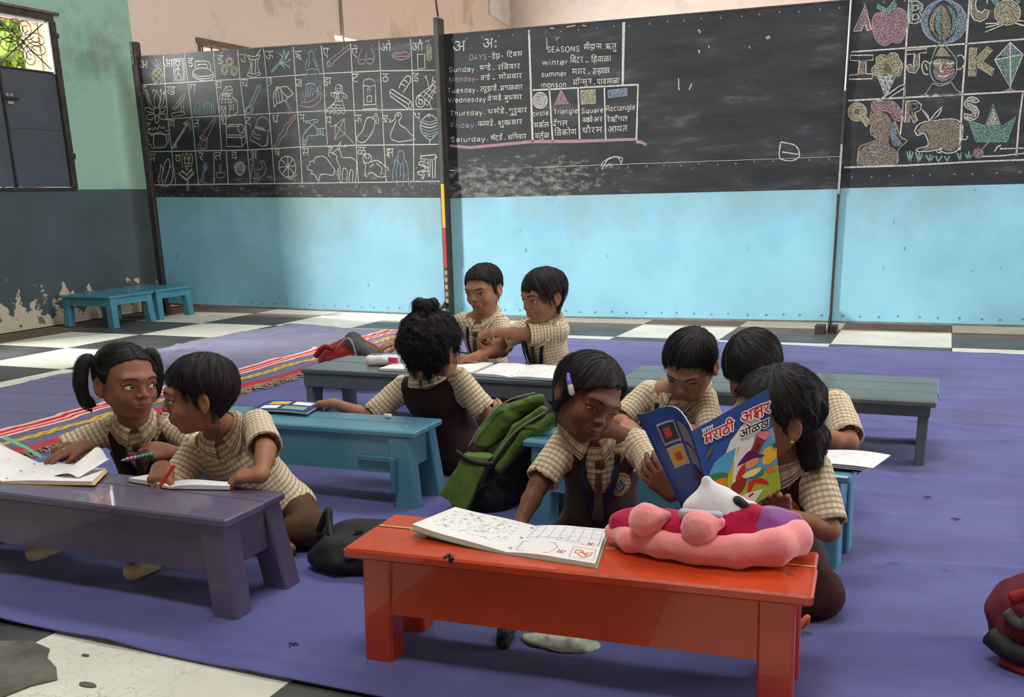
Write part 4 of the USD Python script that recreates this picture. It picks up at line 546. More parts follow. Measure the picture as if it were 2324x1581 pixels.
M|chalk_writing|w|5|3233,1187 10,-1;3263,1187 -5,0;3243,1186 -1,-12;3243,1186 15,1;3258,1187 0,-14;3242,1174 -5,-1;3242,1174 16,-1;3237,1173 7,-10;3258,1173 -1,-12;3250,1199 4,-5 8,0 4,5;3266,1187 14,0;3288,1187 -8,0;3280,1187 0,-9 -9,-2 -3,-9 5,-6 12,1;3291,1187 19,0;3316,1188 -6,-1;3310,1187 0,-7 -11,-1 -2,-5 3,-3 12,-1 -1,-7 -9,-2 -8,3;3300,1200 5,0 5,-10;3309,1189 -1,6 6,4 3,-5|
M|chalk_writing|w|5|3329,1163 10,0|
M|chalk_writing|w|5|3375,1186 4,0;3384,1186 -5,0;3379,1186 -1,-26;3362,1177 -5,4 2,4 6,1 3,-6 0,-6 -5,-5;3357,1169 6,0;3363,1169 5,-9;3418,1189 -11,9 -10,2 -7,-5 1,-9;3387,1186 4,0;3397,1187 -6,-1;3391,1186 0,-25;3399,1187 19,-1;3423,1187 -5,-1;3418,1186 0,-11;3418,1175 -14,0 0,-4;3418,1175 -1,-14;3426,1187 19,0;3450,1188 -5,-1;3445,1187 -1,-18;3439,1179 -9,-1 -2,-8 4,-3 12,2;3444,1169 0,-7;3453,1188 4,-1;3463,1188 -6,-1;3457,1187 0,-25;3465,1188 12,0;3482,1188 -5,0;3477,1188 -1,-11 -7,-3;3469,1174 10,-12|
M|chalk_writing|w|5|3651,1681 -3,5 -9,1 -6,-5 1,-6 17,-9 -1,-8 -10,-3 -8,6;3679,1685 -16,0 -1,-14;3662,1671 16,-1;3662,1671 1,-15 16,-1;3692,1664 8,19 8,-20;3692,1664 -4,-10;3692,1664 16,-1;3708,1663 4,-9;3740,1677 -3,4 -9,2 -6,-5 1,-6 17,-9 -1,-8 -10,-3 -8,6;3775,1670 -1,-12 -5,-6 -9,-1 -8,6 -1,16 7,7 10,0 7,-10;3808,1678 0,-27 -4,2 -13,23 -4,2 -1,-27;3838,1673 -3,4 -8,1 -6,-4 1,-7 17,-9 -1,-8 -10,-2 -8,6|
M|chalk_writing|w|5|3867,1682 9,0;3894,1682 -4,-1;3876,1682 0,-14;3876,1682 14,-1;3890,1681 0,-15;3876,1668 -5,-1;3876,1668 14,-2;3871,1667 6,-11;3890,1666 0,-13;3888,1685 0,8 5,3 5,-5 2,-9;3897,1682 3,0;3906,1681 -5,0;3901,1681 0,-28;3908,1681 14,0;3938,1681 -4,-1;3922,1681 12,-1;3922,1681 0,-8 -10,-1 -1,-5 2,-4 11,-1;3934,1680 0,-18;3934,1662 -10,0;3934,1662 0,-10;3924,1662 0,-7 -6,-3;3912,1653 6,-1;3918,1652 4,-5;3941,1681 13,-1;3954,1667 -8,0 0,-3;3955,1680 9,0;3981,1680 -4,-1;3964,1680 -1,-14;3964,1680 13,-1;3977,1679 0,-15;3963,1666 -5,-1;3963,1666 14,-2;3958,1665 7,-11;3977,1664 0,-12|
M|chalk_writing|w|5|3989,1650 5,0|
M|chalk_writing|w|5|4003,1675 20,-1;4044,1675 -21,-1;4023,1674 0,-15;4006,1665 8,0 6,-6;4035,1663 -1,-2;4034,1661 -11,-2;4034,1661 1,-6 -3,-3 1,-6 9,0;4020,1659 -12,-8;4023,1659 0,-12;4047,1674 21,-1;4074,1674 -6,-1;4068,1673 0,-11;4068,1662 -13,0 -4,-3 0,-8 6,-6;4068,1662 0,-16;4065,1641 8,-2 -2,-8 -11,1 -6,6|
M|chalk_writing|w|5|3598,1607 8,-21;3636,1605 -9,-20;3606,1586 10,19 3,-2 8,-18;3652,1613 -6,0 6,0;3647,1613 4,0;3648,1604 0,-20;3663,1604 1,-3;3664,1601 8,3 10,-2 1,-20;3664,1601 -1,-18;3699,1608 0,-5;3694,1603 5,0;3699,1603 6,-1;3699,1603 0,-20 6,-2;3716,1591 3,7 6,4 9,-1 6,-7 -1,-4 -23,1;3716,1591 4,-9 10,-3 8,3;3764,1600 -11,-3;3752,1600 1,-3;3753,1597 -1,-17|
M|chalk_writing|w|5|3813,1617 -12,11 -10,2 -7,-5 1,-9;3781,1616 4,0;3791,1616 -6,-1;3785,1615 0,-28;3794,1615 19,0;3818,1615 -5,0;3813,1615 -1,-20;3807,1606 -9,-1 -2,-9 3,-4 13,3;3812,1595 1,-9;3812,1625 1,0;3821,1615 14,-1;3843,1615 -8,-1;3835,1614 0,-10 -9,-2 -3,-9 5,-7 12,1;3846,1615 12,-1;3862,1614 -4,0;3858,1614 -1,-11 -7,-4;3850,1599 10,-14|
M|chalk_writing|w|5|3881,1586 16,-1|
M|chalk_writing|w|5|3949,1611 -12,10 -10,3 -7,-5 1,-10;3917,1609 4,0;3927,1609 -6,0;3921,1609 0,-28;3930,1609 17,-1;3952,1609 -5,-1;3947,1608 -1,-8 -12,-1 1,-8;3935,1591 12,-1 2,-5 -4,-5;3935,1591 -3,-8 8,-10;3956,1609 19,-1;3979,1608 -4,0;3975,1608 -1,-20;3969,1600 -9,-2 -2,-9 4,-3 12,2;3974,1588 1,-8;3983,1608 4,0;3992,1608 -5,0;3987,1608 0,-28;3995,1608 25,-1;4029,1607 -9,0;4020,1607 0,-9;4020,1598 -8,-4;4020,1598 5,-4 0,-10 -9,-2 -5,4;4012,1594 -1,-8;4012,1594 -9,4 -6,-6 3,-10 7,0 4,4;4032,1607 4,0;4041,1607 -5,0;4036,1607 0,-28|
M|chalk_writing|w|5|3606,1537 -9,3 -4,-3 0,-4 12,-6 1,-6 -8,-3 -6,4;3616,1539 1,-18 5,-4 9,4;3631,1539 0,-18;3631,1521 0,-3;3642,1538 0,-3;3642,1535 11,3 3,-4;3642,1535 0,-17;3656,1534 7,4 6,-2 1,-19;3656,1534 0,-17;3681,1537 0,-3;3681,1534 10,3 4,-5;3681,1534 0,-18;3695,1532 6,4 6,-2 1,-19;3695,1532 -1,-16;3718,1525 2,7 5,3 6,0 5,-7 -1,-4 -17,1;3718,1525 3,-10 8,-2 5,3;3753,1534 -7,-2;3745,1534 1,-2;3746,1532 -1,-18|
M|chalk_writing|w|5|3789,1549 12,0;3823,1549 -5,-1;3801,1549 -1,-15;3801,1549 17,-1;3818,1548 0,-15;3800,1534 -6,0;3800,1534 18,-1;3794,1534 8,-11;3818,1533 0,-13;3827,1549 7,-1;3856,1548 -5,0;3834,1548 17,0;3834,1548 0,-16 17,0;3851,1548 0,-16;3851,1532 0,-12;3838,1525 -3,-3 -4,3 4,4 3,-4;3860,1548 14,0;3879,1548 -5,0;3874,1548 -1,-12 -8,-3;3865,1533 1,-5 11,-9|
M|chalk_writing|w|5|3895,1519 12,0|
M|chalk_writing|w|5|3924,1544 16,-1;3944,1543 -4,0;3940,1543 -2,-13;3938,1530 -4,-1;3938,1530 3,-12 -4,-4 -6,2 -5,12;3946,1543 13,0;3959,1530 -8,0 0,-4;3959,1543 15,-1;3979,1543 -5,-1;3974,1542 -1,-8 -10,-1 1,-8;3964,1525 10,-1 2,-5 -3,-5;3964,1525 -3,-8 7,-10;3981,1543 4,-1;3990,1543 -5,-1;3985,1542 0,-28;3992,1543 21,-1;4021,1542 -8,0;4013,1542 0,-9;4013,1533 -6,-4;4013,1533 5,-5 -1,-9 -7,-2 -5,3;4007,1529 -2,-9;4007,1529 -9,4 -4,-7 2,-9 6,0 3,3;4023,1542 4,0;4031,1542 -4,0;4027,1542 0,-28|
M|chalk_writing|w|5|3592,1478 0,-3;3592,1475 10,3 4,-4;3592,1475 -1,-17;3606,1474 6,4 7,-2 1,-19;3606,1474 0,-17;3630,1464 0,6 4,6 8,1 4,-3 2,-12 -4,-7 -9,1 -5,8;3658,1476 1,-3;3659,1473 6,3 7,-2 1,-20;3659,1473 -1,-18;3697,1472 -8,3 -4,-3 0,-4 12,-6 1,-6 -8,-3 -6,4;3707,1461 4,12 8,1 4,-3 2,-11 -4,-7 -9,0 -5,8;3735,1473 1,-3;3736,1470 6,3 7,-1 1,-20;3736,1470 -1,-18|
M|chalk_writing|w|5|3798,1488 6,-1;3826,1487 -6,0;3804,1487 16,0;3804,1487 0,-16 16,0;3820,1487 0,-16;3820,1471 0,-13;3809,1464 -4,-4 -3,4 3,3 4,-3;3823,1501 5,-7 8,0 4,6;3829,1487 5,0;3839,1487 -5,0;3834,1487 -1,-29;3842,1487 15,0;3857,1473 -9,1 0,-4;3858,1487 10,-1;3889,1487 -5,-1;3868,1486 0,-14;3868,1486 16,0;3884,1486 0,-15;3868,1472 -6,0;3868,1472 16,-1;3862,1472 8,-12;3884,1471 0,-13;3895,1445 -5,6 -10,3 -5,-4 1,-5 8,-2;3892,1487 20,-1;3917,1487 -5,-1;3912,1486 0,-13;3912,1473 -14,0 0,-3;3912,1473 0,-15|
M|chalk_writing|w|5|3930,1456 9,0|
M|chalk_writing|w|5|3952,1481 4,0;3974,1481 -4,0;3956,1481 14,0;3956,1481 1,-19 2,-2 10,2;3970,1481 -1,-19;3969,1462 1,-10;3977,1481 4,-1;3986,1481 -5,-1;3981,1480 0,-28;3988,1481 17,-1;4010,1481 -5,-1;4005,1480 0,-20;4001,1472 -9,-2 -1,-8 3,-4 11,2;4005,1460 0,-8;4013,1481 9,-1;4039,1480 -4,0;4022,1480 -1,-14;4022,1480 13,0;4035,1480 0,-15;4021,1466 -4,-1;4021,1466 14,-1;4017,1465 6,-11;4035,1465 0,-13;4042,1480 4,0;4051,1480 -5,0;4046,1480 0,-28;4053,1480 22,0;4084,1480 -9,0;4075,1480 0,-10;4075,1470 -6,-4;4075,1470 5,-4 0,-9 -8,-3 -5,4;4069,1466 -2,-8;4069,1466 -9,4 -5,-6 3,-9 6,0 3,3;4086,1480 4,-1;4095,1480 -5,-1;4090,1479 0,-28|
M|chalk_shape|w|5|3628,1380 -4,-18 -10,-14 -17,-10 -19,-2 -18,4 -16,11 -11,16 -3,18 4,18 11,15 16,9 19,3 19,-5 16,-11 10,-16 3,-18|3627,1380 -4,-17 -10,-14 -16,-10 -19,-2 -18,4 -15,11 -10,16 -4,17 4,18 11,14 16,9 18,2 18,-4 16,-11 10,-15
M|chalk_shape|p|5|3719,1433 51,-80 -97,0 46,80|3719,1431 49,-77 -94,0
M|chalk_shape|y|5|3847,1424 95,2 2,-80 -94,0 -3,78|3848,1422 93,3 1,-78 -90,0
M|chalk_shape|b|5|4022,1415 121,5 2,-41 -121,-6 -2,42|4023,1414 118,4 2,-37 -118,-6
M|chalk_writing|w|5|3543,1310 -9,4 -4,-4 -3,-7 5,-9 7,0 5,3;3555,1322 -3,0 3,0;3552,1322 3,0;3553,1313 0,-18;3572,1314 -8,-3;3563,1313 1,-2;3564,1311 -1,-16;3594,1311 -9,3 -4,-4 -2,-7 4,-9 7,0 5,4;3604,1321 0,-23 4,-4;3615,1304 6,10 7,-1 4,-6 0,-3 -17,0;3615,1304 3,-9 7,-1 6,2|
M|chalk_writing|w|5|3670,1324 10,0;3680,1324 9,0;3680,1324 -1,-28;3706,1317 -8,-3;3698,1316 0,-2;3698,1314 0,-17;3716,1325 -4,0 4,0;3712,1325 3,0;3713,1316 0,-19;3723,1313 10,4 4,-3 0,-6;3737,1308 -12,-2 -3,-7 4,-3 11,3;3737,1308 0,-9;3737,1299 0,-2;3747,1316 1,-3;3748,1313 6,4 6,-2 2,-18;3748,1313 -1,-16;3788,1316 0,-3;3788,1313 -11,4 -6,-10 1,-7 5,-3 11,3;3788,1313 0,-13;3788,1300 -3,-11 -7,-2 -5,3;3798,1324 0,-24 4,-3;3809,1307 6,10 6,-1 4,-6 0,-3 -16,0;3809,1307 3,-9 7,-2 5,3|
M|chalk_writing|w|5|3871,1316 -3,3 -8,1 -6,-4 1,-6 16,-7 -1,-8 -9,-2 -8,4;3898,1312 0,-4;3898,1308 -12,4 -5,-9 1,-6 4,-4 12,4;3898,1308 0,-11;3898,1297 0,-12;3909,1312 1,-17 5,-2 9,3;3924,1312 0,-16;3924,1296 0,-2;3933,1309 12,3 3,-3 0,-5;3948,1304 -12,-2 -3,-7 4,-2 11,2;3948,1304 0,-9;3948,1295 0,-2;3967,1312 -7,-3;3959,1312 1,-3;3960,1309 -1,-15;3974,1303 7,9 6,0 5,-6 -1,-3 -17,0;3974,1303 4,-9 7,-2 5,3|
M|chalk_writing|w|5|4014,1310 1,17 11,0 4,-3 0,-9 -5,-5;4014,1310 11,0;4014,1310 0,-12;4025,1310 6,-13;4039,1308 5,11 8,-3 2,-8 -15,0;4039,1308 3,-10 6,-2 5,3;4076,1315 -3,4 -6,0 -4,-4 -1,-8 4,-10 7,0 4,4;4086,1324 0,-5;4082,1319 4,0;4086,1319 4,0;4086,1319 0,-20 4,-2;4097,1315 10,4 3,-10;4110,1309 -11,-2 -2,-7 3,-3 10,3;4110,1309 0,-9;4110,1300 0,-3;4120,1318 0,-3;4120,1315 6,4 6,-2 1,-19;4120,1315 0,-18;4157,1318 0,-3;4157,1315 -10,4 -5,-10 1,-7 4,-4 11,4;4157,1315 1,-13;4158,1302 -2,-13 -7,-2 -5,3;4167,1327 0,-25 4,-4;4177,1308 5,11 9,-3 1,-8 -15,0;4177,1308 3,-9 6,-2 5,3|
M|chalk_writing|w|5|3533,1251 11,-1;3564,1251 -5,-1;3544,1250 -1,-14;3544,1250 15,0;3559,1250 0,-15;3543,1236 -5,0;3543,1236 16,-1;3538,1236 7,-11;3559,1235 -1,-12;3567,1251 18,-1;3602,1251 -17,-1;3585,1250 0,-13;3581,1241 -8,1 -4,-9 4,-4 12,2;3585,1237 11,1 2,-4 -1,-9;3585,1237 0,-6;3585,1231 0,-8;3595,1252 -1,7 6,4 3,-5;3605,1251 26,-1;3635,1251 -4,-1;3631,1250 -1,-9;3630,1241 -10,-3;3630,1241 0,-18;3620,1238 -1,-5;3620,1238 -8,3 -5,-4 2,-8 7,-6|
M|chalk_writing|w|5|3664,1254 16,0;3689,1254 -9,0;3680,1254 0,-9 -10,-3 -4,-8 6,-6 14,0;3679,1235 -9,-7;3685,1267 -5,0 5,0;3681,1267 3,0;3673,1266 5,-5 9,0 4,5;3692,1254 7,0;3721,1255 -6,-1;3699,1254 16,0;3699,1254 0,-14;3715,1254 0,-26;3725,1255 29,-1;3760,1255 -6,-1;3754,1254 0,-9;3754,1245 -11,-3;3754,1245 0,-17;3743,1242 -2,-4;3743,1242 -10,3 -6,-4 2,-7 8,-6|
M|chalk_writing|w|5|3859,1264 11,0;3870,1264 -1,-13;3870,1264 8,0;3869,1251 -6,0;3869,1251 9,-1;3863,1251 8,-11;3878,1265 19,-1;3900,1264 -3,0;3897,1264 0,-13;3893,1255 -9,1 -4,-8 4,-4 13,2;3897,1251 3,1;3897,1251 0,-5;3897,1246 0,-8;3900,1265 20,-1;3925,1265 -5,-1;3920,1264 -1,-18;3914,1257 -10,-2 -1,-8 3,-3 13,2;3919,1246 1,-7;3908,1277 6,0 5,-10;3955,1265 4,-1;3964,1265 -5,-1;3959,1264 0,-12;3936,1264 9,0 3,-3 -3,-6;3941,1255 4,0;3945,1255 3,-3;3931,1253 8,-11 7,1 2,9;3959,1252 -11,0;3959,1252 0,-13;3968,1265 12,-1;3985,1265 -5,-1;3980,1264 0,-10 -8,-3;3972,1251 11,-13|
M|chalk_writing|w|5|4016,1260 13,0;4034,1260 -5,0;4029,1260 -1,-10 -7,-3;4021,1247 11,-12;4016,1272 6,0 6,-9;4037,1260 20,0;4060,1260 -3,0;4057,1260 0,-12;4053,1251 -9,1 -4,-8 4,-4 13,3;4057,1248 3,1;4057,1248 0,-5;4057,1243 0,-8;4059,1260 16,0;4083,1260 -8,0;4075,1260 0,-9 -10,-2 -3,-8 5,-5 13,0;4079,1272 -5,0 5,0;4075,1272 3,0;4068,1271 5,-5 7,0 4,5;4086,1260 6,0;4112,1261 -6,-1;4092,1260 14,0;4092,1260 0,-13;4106,1260 0,-24;4115,1261 27,-1;4147,1261 -5,-1;4142,1260 0,-8;4142,1252 -11,-3;4142,1252 0,-16;4131,1249 -1,-4;4131,1249 -9,3 -5,-4 2,-7 8,-6|
M|chalk_writing|w|5|3542,1187 21,0;3568,1187 -5,0;3563,1187 -1,-19;3557,1179 -10,-2 -2,-8 3,-3 14,2;3562,1168 0,-8;3571,1187 21,0;3598,1188 -6,-1;3592,1187 0,-11;3592,1176 -13,0 -4,-3 -1,-8 6,-5;3592,1176 0,-15;3588,1156 9,-1 -3,-8 -11,0 -6,6;3590,1188 -1,7 6,4 3,-5;3601,1188 26,-1;3637,1188 -10,-1;3627,1187 0,-8;3627,1179 -8,-4;3627,1179 6,-4 -1,-9 -9,-2 -6,3;3619,1175 -2,-8;3619,1175 -10,3 -6,-6 3,-8 7,0 4,3|
M|chalk_writing|w|5|3712,1203 -14,12 -12,2 -8,-6 1,-10;3674,1201 5,0;3686,1201 -7,-1;3679,1200 0,-30;3689,1201 23,0;3719,1201 -7,0;3712,1201 0,-13;3712,1188 -14,0 -5,-3 0,-9 6,-7;3712,1188 0,-18;3708,1178 -9,-8;3722,1201 21,0;3762,1202 -19,-1;3743,1201 0,-15;3738,1190 -9,1 -5,-9 5,-5 14,2;3743,1186 13,2 2,-5 -2,-10;3743,1186 0,-7;3743,1179 0,-9;3759,1217 8,-4 4,-11;3766,1202 5,0;3778,1202 -7,-1;3771,1201 0,-30;3781,1202 4,-1;3818,1202 -5,0;3785,1201 16,0;3785,1201 0,-16 4,-6 9,1 3,21;3801,1201 12,1;3813,1202 -1,-31|
M|chalk_writing|w|5|3855,1206 32,0;3894,1206 -7,0;3887,1206 -1,-21;3876,1196 -9,0;3858,1196 9,0;3867,1196 -2,-10 3,-3 18,2;3886,1185 1,-8;3889,1221 9,-1 4,-9;3888,1214 14,-3;3902,1211 1,-5;3899,1206 4,0;3912,1206 -7,0;3905,1206 -1,-29;3916,1206 16,0;3939,1207 -7,-1;3932,1206 0,-11 -10,-4;3922,1191 1,-5 13,-10;3944,1207 14,-1;3985,1207 -7,-1;3958,1206 -1,-14;3958,1206 20,0;3978,1206 0,-15;3957,1192 -7,-1;3957,1192 21,-1;3950,1191 3,-7 6,-4;3978,1191 0,-14|
M|chalk_writing|w|5|4052,1206 4,0;4078,1207 -6,-1;4056,1206 16,0;4056,1206 0,-15;4072,1206 0,-30;4030,1205 11,1 3,-5 -3,-7;4036,1194 5,0;4041,1194 3,-3;4024,1192 9,-12 9,0 2,11;4056,1191 -12,0;4056,1191 0,-15;4082,1207 8,-1;4112,1207 -6,-1;4090,1206 16,0;4090,1206 1,-9 -6,-5 1,-5 4,-3 15,2;4106,1206 -1,-20;4105,1186 1,-10;4116,1207 23,0;4146,1207 -7,0;4139,1207 0,-13;4139,1194 -14,0 -5,-3 0,-9 6,-6;4139,1194 0,-17|
M|chalk_scribble|w|5|3987,999 33,19 21,9 22,5 23,-2 24,-7 7,-6 0,-7 -14,-28;4009,972 22,19 3,-1 4,-13;3987,999 -7,-23|
M|chalk_scribble|w|5|3629,1737 1,-63;3691,1719 5,13 14,2;3652,1791 25,-2;3756,1790 59,4;3858,1792 26,-7;4564,1704 6,6 9,-6 0,-4 -7,-6;4567,1596 6,6 6,-6 0,-5 -6,-6;4954,1641 17,4 5,-5 0,-5 -18,-2;4862,1602 7,-13;4628,1623 7,-15|
M|chalk_scribble|w|6|5065,1076 -6,-67 5,-19 5,-6 22,-9 35,-4 27,5 19,14 4,10 -7,27 -9,15 -12,12 -17,8 -66,14;5076,1021 92,-16;4457,1456 4,-66;4537,1422 -15,-33;3984,957 29,47 11,11 29,13 28,1 10,-7 24,-36|
R|chalk_grid|w|9|5701,1768 1,-190 12,-324 -4,-166;5997,1741 8,-439 14,-306;5421,1531 593,-1 260,2;5423,1280 879,-2;5424,925 323,0 324,8 267,2;6297,1273 -3,-146 5,-171|
R|chalk_letter|w|6|5427,1635 51,128 42,-129 -23,-1 -9,29 -13,1 -8,-28 -40,0|
R|chalk_letter|p|5||5435,1636 43,120 39,-121 -18,-1 -9,31 -17,2 -9,-32
R|chalk_letter|w|6|5702,1761 41,-2 27,-22 -1,-25 -12,-9 17,-23 -10,-24 -24,-8 -30,6 -8,107;5723,1738 19,1 7,-16 -12,-9 -13,1 -1,23;5726,1693 22,2 7,-20 -14,-8 -15,4 0,22|
R|chalk_letter|g|5||5706,1758 15,0 7,-104 -15,1;5743,1754 24,-20 -1,-21 -15,-7 2,20;5756,1700 14,-21 -9,-20 -18,-8 11,21
R|chalk_letter|w|6|6082,1716 0,24;6007,1728 10,24 13,-1 -3,-37 9,-25 26,-15 11,15 23,-8 -8,-33 -28,-15 -32,10 -18,30 -3,55|
R|chalk_letter|o|5||6012,1728 9,22 14,-64 27,-16 14,12 14,-4 -7,-27 -24,-13 -28,8 -17,28
R|chalk_letter|w|6|5418,1514 119,-7 1,-25 -34,1 2,-69 36,-4 -1,-24 -121,5 1,22 45,0 2,69 -48,7 -2,25|
R|chalk_letter|o|5||5471,1485 28,-2 3,-72 -31,1
R|chalk_letter|w|6|5706,1519 102,1 0,-20 -34,0 4,-68 -18,-31 -33,9 -14,33 21,5 14,-17 1,67 -41,0 -2,21|
R|chalk_letter|o|5||5752,1498 18,0 3,-62 -17,-28 -26,8 -12,23 16,4 16,-19
R|chalk_letter|y|6|6019,1507 36,-2 0,-47 50,51 25,-20 -42,-52 59,-42 -6,-31 -75,49 -5,-44 -34,-3 -8,141|6023,1504 30,-2 0,-53 53,55 20,-17 -44,-51 61,-42 -5,-25 -77,52 -4,-48 -28,-3
R|chalk_letter|y|6|5524,1216 -3,-18 -9,-15 -15,-10 -19,-3 -19,5 -17,11 -12,16 -5,19 3,19 10,15 15,9 18,3 19,-5 17,-11 12,-16 5,-19;5492,1186 22,19 34,-46 -19,-22 -37,49|5493,1184 20,17 32,-42 -15,-19;5520,1216 -3,-16 -8,-14 -14,-9 -17,-3 -18,4 -15,11 -11,15 -4,17 2,17 9,14 14,9 17,2 17,-4 15,-11 11,-14
R|chalk_letter|g|5||5489,1221 -3,-12 -10,-4 -11,5 -4,6 -1,12 8,9 11,-1 9,-9
R|chalk_letter|w|6|5726,1260 52,0 27,-21 -3,-29 -28,-12 19,-40 -18,-14 -23,45 -1,-36 -22,-2 -3,109|
R|chalk_letter|o|5|5750,1245 30,0 8,-20 -32,-13 -6,33|5731,1256 14,0 6,-100 -20,-1;5753,1209 18,-11 19,-40 -14,-10
R|chalk_letter|w|6|6091,1240 -14,16 -22,8 -15,-2 -17,-18 -3,-13 7,-14 12,-10 23,-11 5,-10 0,-9 -8,-3 -11,1 -23,7 0,-17 2,-6 12,-9 15,-5 18,3 15,8 5,7 3,17 -4,16 -15,19 -19,8 -6,6 3,10 20,-5 17,6|6069,1254 -17,4 -9,-1 -13,-13 -4,-7 1,-7 10,-14 31,-17 4,-8 1,-18 -5,-3 -16,-2 -21,5 -2,-8 3,-5 13,-8 18,-1 19,9 4,8 1,21 -3,8 -11,13 -25,13 -2,7 3,13 27,-2 -2,9
R|chalk_drawing|p|6|5540,1715 33,4 21,-9 9,0 30,20 10,4 21,-6 19,-15 6,-12 9,-30 0,-34 -11,-51 -14,-24 -7,-3 -8,0 -28,9 -26,-15 -9,-2 -19,7 -19,15 -14,20 -12,24 -9,40 -2,22 3,15 8,16 9,5|5542,1713 31,3 21,-8 11,-1 38,23 14,-2 13,-7 11,-11 12,-34 2,-21 -1,-23 -16,-56 -6,-8 -8,-5 -34,9 -35,-16 -12,3 -23,17 -9,12 -17,30 -8,35 0,38 10,19
R|chalk_drawing|g|6|5589,1714 -8,23 -41,25 -2,-19 51,-29;5591,1732 36,42 10,-26 -19,-30 -19,-3 -8,17|5591,1715 -7,21 -42,23 -1,-14;5595,1730 31,39 7,-21 -16,-27 -17,-4
R|chalk_drawing|b|6|5993,1638 -4,-40 -21,-33 -34,-20 -42,-5 -44,11 -39,27 -28,37 -12,42 5,40 22,32 34,20 42,5 44,-12 38,-26 27,-37 12,-41|
R|chalk_drawing|b|6||5860,1752 -38,-32 -17,-35 -3,-20 2,-23 16,-47 13,-18 16,-13 13,-10 20,-10 -38,10 -21,9 -16,13 -15,16 -11,18 -7,23 -2,47 4,19 8,16 12,13 22,12 27,9;5876,1752 33,-24 20,-18 10,-19 8,-44 -4,-47 -8,-21 -17,-16 -30,-21 12,-1 23,4 21,9 15,12 14,16 10,19 4,21 1,24 -4,23 -9,21 -13,21 -16,16 -25,14 -30,9
R|chalk_drawing|o|6|5865,1728 -14,-8 -21,-20 -12,-25 -5,-30 10,-30 17,-28 42,-41 -46,47 -5,13 -5,26 1,25 10,36 28,35|5863,1722 -18,-13 -11,-12 -19,-33 -4,-18 5,-21 23,-41 15,-17 24,-18 -36,47 -9,32 0,32 3,16 5,14 18,26;5866,1725 -2,-19 6,-65 11,-74 7,-22 9,6 11,21 7,21 4,33 -8,35 -18,34 -20,29
R|chalk_drawing|g|6||5858,1710 -9,-10 -10,-24 -4,-26 5,-25 27,-60 7,-9 3,3 -15,138;5890,1726 27,-52 7,-33 1,-17 -14,-55 5,1 18,22 11,31 2,18 -4,17 -15,34 -29,30
R|chalk_drawing|y|6|6244,1660 -2,-22 -11,-19 -18,-11 -24,-3 -24,7 -21,14 -16,21 -7,24 3,22 11,19 19,11 23,2 24,-6 21,-15 15,-20 7,-24|6240,1661 -2,-21 -11,-17 -17,-10 -21,-3 -22,6 -20,14 -14,19 -7,21 2,21 11,17 17,10 21,3 23,-7 19,-13 14,-19
R|chalk_drawing|g|6|6101,1732 17,-20 16,-10|6101,1732 40,-3 -7,-24;6213,1722 27,-2 -7,-18
R|chalk_drawing|w|6|6085,1620 61,-2;6087,1602 66,11;6086,1579 79,29;6225,1612 42,-16;6232,1624 33,-6;6180,1640 7,-10 8,9|
R|chalk_drawing|y|6|5546,1408 -8,12 -2,15 23,31 -5,27 20,12 15,0 20,-10 19,17 26,-4 11,-9 8,-21 18,-27 1,-20 -3,-19 -4,-12 -9,-7 -15,1 -58,14 -19,-8 -15,-1 -23,9|5551,1411 -10,15 0,9 22,31 -4,23 6,6 17,7 28,-13 19,18 21,-2 9,-5 9,-25 18,-24 0,-25 -8,-24 -14,-3 -62,14 -25,-10 -19,4
R|chalk_drawing|p|6||5600,1444 7,13 5,2 7,-3 19,-22 4,-16 -17,-5 -17,3 -10,9 0,12
R|chalk_drawing|w|6|5571,1395 44,-99 9,6 38,92 -91,1;5584,1396 39,-84;5604,1398 31,-67;5627,1400 19,-41;5643,1396 -37,-70;5620,1397 -29,-47;5597,1399 -18,-26|
R|chalk_drawing|b|6||5577,1393 39,-91 8,6 31,84
R|chalk_drawing|g|6|5835,1460 15,50 11,22 11,10 7,1 14,-8 40,-43 27,-36 4,-24 1,-38 -2,-12 -11,-20 -15,-14 -30,-10 -29,4 -17,11 -16,22 -11,28 -2,28 3,29|
R|chalk_drawing|y|6||5850,1478 30,55 52,-60;5848,1459 11,5 18,0 39,-5 21,-6 13,-7 3,-10 -4,-13 -11,-8 -24,-2 -30,2 -23,5 -11,12 -4,16
R|chalk_drawing|p|6||5849,1415 9,4 29,0 11,18 8,-18 7,-9 29,5 11,-1 3,-12 -2,-17 -6,-15 -12,-10 -15,-7 -16,-3 -14,2 -14,7 -11,10 -16,32
R|chalk_drawing|w|6|5827,1448 -21,11 -6,1 -7,-12 -2,-17 5,-19 10,-17 5,-3 18,-2;5961,1471 19,6 5,-2 10,-14 6,-18 -4,-19 -9,-15 -4,-3 -17,1;5846,1447 20,-8 12,6;5913,1441 16,-6 19,6;5888,1438 -3,-32 2,-4 14,-4;5874,1381 29,-8 25,6;5827,1442 15,11;5808,1443 12,-30|
R|chalk_drawing|o|6|5852,1344 -25,-44 -18,-15;5944,1345 29,-41 27,-17;5855,1344 29,-14 11,-2 46,13|
R|chalk_drawing|g|6|5796,1285 25,5 27,-11 25,9 39,-11 38,6 51,-9|
R|chalk_drawing|b|6||6211,1518 61,-63 -113,2
R|chalk_drawing|w|6|6210,1521 67,-63 -44,-156 -87,140 64,79;6210,1521 26,-220;6146,1442 131,16|
R|chalk_drawing|g|6||6151,1440 123,14 -40,-145
R|chalk_drawing|p|6||6233,1300 45,-25 -88,3
